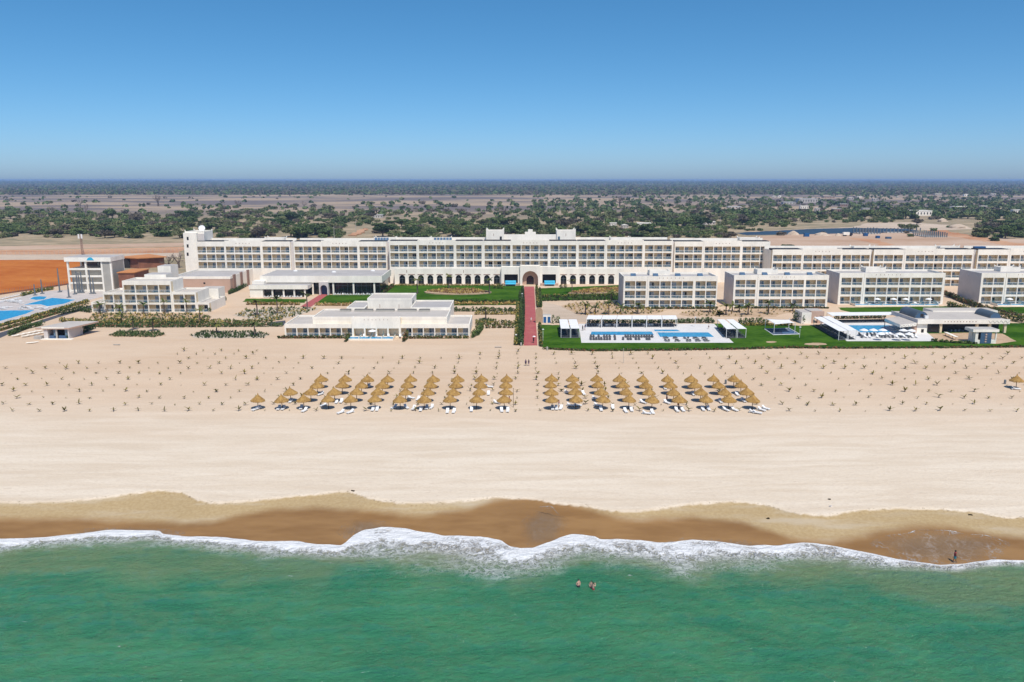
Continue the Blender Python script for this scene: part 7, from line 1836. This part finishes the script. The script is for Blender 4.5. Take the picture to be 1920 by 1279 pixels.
# ------------------------------------------------------------------ people
def person_mesh(pose, skin):
    """one continuous skinned figure, 1.72 m tall, facing -y"""
    J = {'pel': (0, 0, 0.95), 'waist': (0, 0.01, 1.10), 'chest': (0, 0.0, 1.33), 'neck': (0, 0.01, 1.48), 'head0': (0, -0.01, 1.56), 'head1': (0, -0.02, 1.64), 'top': (0, -0.01, 1.71), 'nose': (0, -0.115, 1.61)}
    st, arm = pose
    for s, n in ((-1, 'l'), (1, 'r')):
        k = st * s
        J['hip' + n] = (0.09 * s, 0, 0.90); J['knee' + n] = (0.10 * s, -0.16 * k - 0.02, 0.50); J['ank' + n] = (0.10 * s, -0.26 * k + 0.05 * abs(k), 0.09); J['toe' + n] = (0.11 * s, -0.26 * k - 0.14, 0.04)
        J['sh' + n] = (0.18 * s, 0, 1.40)
        if arm == 'up': J['el' + n] = (0.26 * s, -0.14, 1.26); J['wr' + n] = (0.12 * s, -0.26, 1.45)
        elif arm == 'hip': J['el' + n] = (0.36 * s, 0.05, 1.15); J['wr' + n] = (0.20 * s, -0.06, 1.0)
        else: J['el' + n] = (0.25 * s, 0.10 * k + 0.02, 1.13); J['wr' + n] = (0.26 * s, 0.16 * k - 0.10, 0.90)
        wv = Vector(J['wr' + n]); dv = (wv - Vector(J['el' + n])).normalized()
        J['palm' + n] = tuple(wv + dv * 0.08)
        sd = Vector((0, 1, 0)) if arm != 'up' else Vector((1, 0, 0))
        for f, (o, l) in enumerate(((-0.03, 0.075), (-0.01, 0.09), (0.012, 0.085), (0.032, 0.065))):
            J['f%d%s' % (f, n)] = tuple(wv + dv * (0.08 + l) + sd * o * 1.2 + Vector((-s * 0.015, 0, 0)))
        J['th' + n] = tuple(wv + dv * 0.06 + sd * -0.06)
    E = [('pel', 'waist'), ('waist', 'chest'), ('chest', 'neck'), ('neck', 'head0'), ('head0', 'head1'), ('head1', 'top'), ('head1', 'nose')]
    for n in 'lr':
        E += [('pel', 'hip' + n), ('hip' + n, 'knee' + n), ('knee' + n, 'ank' + n), ('ank' + n, 'toe' + n), ('chest', 'sh' + n), ('sh' + n, 'el' + n), ('el' + n, 'wr' + n), ('wr' + n, 'palm' + n)] + [('palm' + n, 'f%d%s' % (f, n)) for f in range(4)] + [('wr' + n, 'th' + n)]
    Rr = {'pel': (.15, .11), 'waist': (.13, .10), 'chest': (.16, .11), 'neck': (.055, .055), 'head0': (.08, .09), 'head1': (.085, .10), 'top': (.05, .06), 'nose': (.016, .016), 'hip': (.095, .095), 'knee': (.062, .062), 'ank': (.042, .042), 'toe': (.04, .03), 'sh': (.065, .065), 'el': (.045, .045), 'wr': (.032, .03), 'palm': (.036, .02), 'th': (.012, .012)}
    names = list(J); ix = {n: i for i, n in enumerate(names)}
    me = bpy.data.meshes.new('person'); me.from_pydata([J[n] for n in names], [(ix[a], ix[b_]) for a, b_ in E], [])
    o = bpy.data.objects.new('tmp_person', me); link(o)
    sk = o.modifiers.new('skin', 'SKIN'); ss = o.modifiers.new('sub', 'SUBSURF'); ss.levels = ss.render_levels = 1
    lay = me.skin_vertices[0].data if me.skin_vertices else None
    if lay is None:
        me.attributes  # layer is made by the modifier
    for i, n in enumerate(names):
        key = n if n in Rr else n[:-1]; r = Rr.get(key, (.010, .010)); lay[i].radius = r; lay[i].use_root = (n == 'pel')
    dg = bpy.context.evaluated_depsgraph_get(); ev = bpy.data.meshes.new_from_object(o.evaluated_get(dg))
    bpy.data.objects.remove(o)
    ev.materials.clear(); ev.materials.append(MATS[skin])
    for p in ev.polygons: p.use_smooth = True
    return ev
def shell(rings, m, name, n=12):
    b = MB(); k = b.slot(m); base = []
    for (cx, cy, z, rx, ry) in rings:
        base.append(len(b.v)); b.v += [(cx + rx * math.cos(2 * math.pi * j / n), cy + ry * math.sin(2 * math.pi * j / n), z) for j in range(n)]
    for a, c in zip(base, base[1:]):
        for j in range(n): b.f.append((a + j, a + (j + 1) % n, c + (j + 1) % n, c + j)); b.m.append(k)
    return b.mesh(name)
HAIR = shell([(0, 0.03, 1.56, .085, .085), (0, 0.02, 1.64, .105, .115), (0, 0.01, 1.71, .085, .095), (0, 0, 1.755, .03, .03)], 'hair', 'hair')
BODY = {}
def person(px, py, rz, label, skin='skin_light', pose=(0.5, 'down'), top=None, bottom='cloth_dark', z=None, dz=0.0, extra=None):
    x, y = G(px, py, z if z is not None else 0.0); zz = float(ground_z(x, y)) if z is None else z
    t = thing('person', label, 'person', (x, y, zz + dz), None, rz)
    if (skin, pose) not in BODY: BODY[(skin, pose)] = person_mesh(pose, skin)
    put('body', BODY[(skin, pose)], t, (0, 0, 0), world=False); put('hair', HAIR, t, (0, 0, 0), world=False)
    if top: put('shirt', shell([(0, 0, 0.96, .20, .155), (0, 0.01, 1.12, .175, .14), (0, 0, 1.33, .215, .15), (0, 0, 1.43, .19, .12), (0, 0.01, 1.49, .08, .08)], top, 'shirt'), t, (0, 0, 0), world=False)
    if bottom: put('shorts', shell([(0, -0.02, 0.60, .20, .17), (0, -0.01, 0.80, .205, .165), (0, 0, 1.0, .19, .145)], bottom, 'shorts'), t, (0, 0, 0), world=False)
    return t, x, y, zz
person(1084.5, 1110, 0.6, 'dark haired bather standing hip deep in the sea, left of the pair', pose=(0.2, 'hip'), z=-2.74, bottom='cloth_dark')
person(1112, 1116, 2.2, 'dark haired bather with raised hands in the sea, right of the pair, front', pose=(0.2, 'up'), z=-2.78, bottom='cloth_red')
person(1108.5, 1113, -0.6, 'bather half hidden behind the right one in the sea', pose=(0.2, 'hip'), z=-2.78, bottom='cloth_dark')
person(1789.5, 1054.5, 1.2, 'person in teal and red wading in the foam at the right', 'skin_dark', (0.8, 'down'), 'cloth_red', 'cloth_teal', z=-1.85)
person(985.7, 686, 0.2, 'walker in greyish clothes on the sand lane, left of the couple', 'skin_dark', (0.6, 'down'), 'cloth_purple', 'cloth_dark')
person(991.3, 686, 0.3, 'walker in purple trousers on the sand lane, right of the couple', 'skin_light', (0.9, 'down'), 'cloth_dark', 'cloth_purple')
tt, x, y, zz = person(1000.3, 643, 0.1, 'walker in black under a small pale sunshade on the brick walk', 'skin_dark', (0.7, 'up'), 'cloth_dark', 'cloth_dark', z=0.06)
b = MB(); b.lathe([(0.5, 2.0), (0.36, 2.14), (0.02, 2.25)], 'cloth_white', 10, x + 0.15, y - 0.1); o1 = b.build('umbrella', label='small pale umbrella held by the walker on the brick walk', cat='umbrella')
b = MB(); b.tube([(x + 0.15, y - 0.1, 1.5), (x + 0.15, y - 0.1, 2.2)], 0.015, 'wood', 5); e = b.build('shaft', o1)
person(996, 604, 0.0, 'walker in white on the brick walk beside the tan slab', 'skin_light', (0.5, 'down'), 'cloth_white', 'skin_light', z=0.06)
person(1092.5, 620, 1.0, 'person in dark clothes at the left end of the white deck', 'skin_dark', (0.4, 'hip'), 'cloth_dark', 'cloth_dark', z=0.06)
person(1096.5, 619, 1.0, 'person in grey at the left end of the white deck', 'skin_light', (0.4, 'down'), 'cloth_purple', 'cloth_white', z=0.06)
person(1328.5, 616.5, 0.4, 'person standing on the empty right part of the white deck', 'skin_light', (0.4, 'down'), 'cloth_white', 'cloth_dark', z=0.06)
person(1271, 764, 2.0, 'person in dark top beside the sixth front right parasol', 'skin_light', (0.4, 'hip'), 'cloth_purple', 'cloth_red')
person(1250, 752, 1.0, 'person in white standing at a right side parasol, second row', 'skin_dark', (0.4, 'down'), 'cloth_white', 'cloth_red')
person(1048, 764, 1.5, 'person with dark hair beside the first front right parasol', 'skin_light', (0.4, 'hip'), 'cloth_red', 'cloth_white')
person(955, 757, 1.5, 'person in red beside the first parasol left of the lane', 'skin_dark', (0.4, 'hip'), 'cloth_red', 'cloth_dark')

# tide wrack and two small things on the sand
for i, (px, py, w, lb) in enumerate(((662, 922, 12, 'dark strand of seaweed on the scarp left of the centre'), (1441, 964, 7, 'short dark seaweed strand on damp sand right of the centre'), (1820, 963, 10, 'dark seaweed strand on the tide line at the right'), (1555, 938, 4, 'small dark plant on the dry sand near the tide line'), (1557, 951, 6, 'small white scrap lying on the sand above the tide line'))):
    x, y = G(px, py, -0.2); z = float(ground_z(x, y)); L_ = 0.6 * w * y / F
    n = 24; V = []
    for k in range(n):
        u = npr.uniform(-.5, .5); V.append(leaf_cloud((u * L_, (u * 0.4 if i < 3 else 0) * -L_ * 0.35 + npr.normal() * 0.05, 0.05), (0.12, 0.06, 0.05), 2, 0.09, npr))
    V = np.concatenate(V); setp(put('seaweed' if i != 4 else 'beach_scrap', mesh_np('wrack', V, quads(len(V) // 4), ['seaweed' if i != 4 else 'cloth_white']), None, (x, y, z)), lb, 'seaweed' if i < 4 else 'scrap')

# ------------------------------------------------------------------ the air: one even haze box round everything
hb = MB(); hb.box(-47500, 47500, -47500, 47500, -9, 52, 'concrete')
hz = hb.build('haze', kind='stuff')
hz['label'] = 'thin pale haze in the air over land and sea'
hz['category'] = 'haze'
hm = bpy.data.materials.new('haze'); hm.use_nodes = True
nt = hm.node_tree; nt.nodes.clear()
out = nt.nodes.new('ShaderNodeOutputMaterial'); pv_ = nt.nodes.new('ShaderNodeVolumePrincipled')
pv_.inputs['Color'].default_value = (0.45, 0.66, 1.0, 1); pv_.inputs['Density'].default_value = HAZE_DENSITY if 'HAZE_DENSITY' in globals() else 9.0e-5
pv_.inputs['Anisotropy'].default_value = 0.0
nt.links.new(pv_.outputs[0], out.inputs['Volume'])
hz.data.materials.clear(); hz.data.materials.append(hm)
# ------------------------------------------------------------------ labels that single out: number alike things from the left
ONES = 'first second third fourth fifth sixth seventh eighth ninth tenth eleventh twelfth thirteenth fourteenth fifteenth sixteenth seventeenth eighteenth nineteenth'.split()
def ordinal(n):
    if n < 20: return ONES[n - 1]
    t, u = divmod(n, 10)
    tens = {2: 'twent', 3: 'thirt', 4: 'fort', 5: 'fift', 6: 'sixt', 7: 'sevent', 8: 'eight', 9: 'ninet'}[t]
    return tens + 'ieth' if u == 0 else tens + 'y-' + ONES[u - 1]
same = {}
for o in COL.objects:
    if o.parent is None and o.get('label') and o.get('kind') is None: same.setdefault(o['label'], []).append(o)
for lb, os_ in same.items():
    if len(os_) < 2: continue
    os_.sort(key=lambda o: o.location.x / max(1.0, o.location.y))
    for i, o in enumerate(os_):
        o['label'] = '%s, %s' % (lb, ('left one', 'right one')[i] if len(os_) == 2 else '%s from left' % ordinal(i + 1))
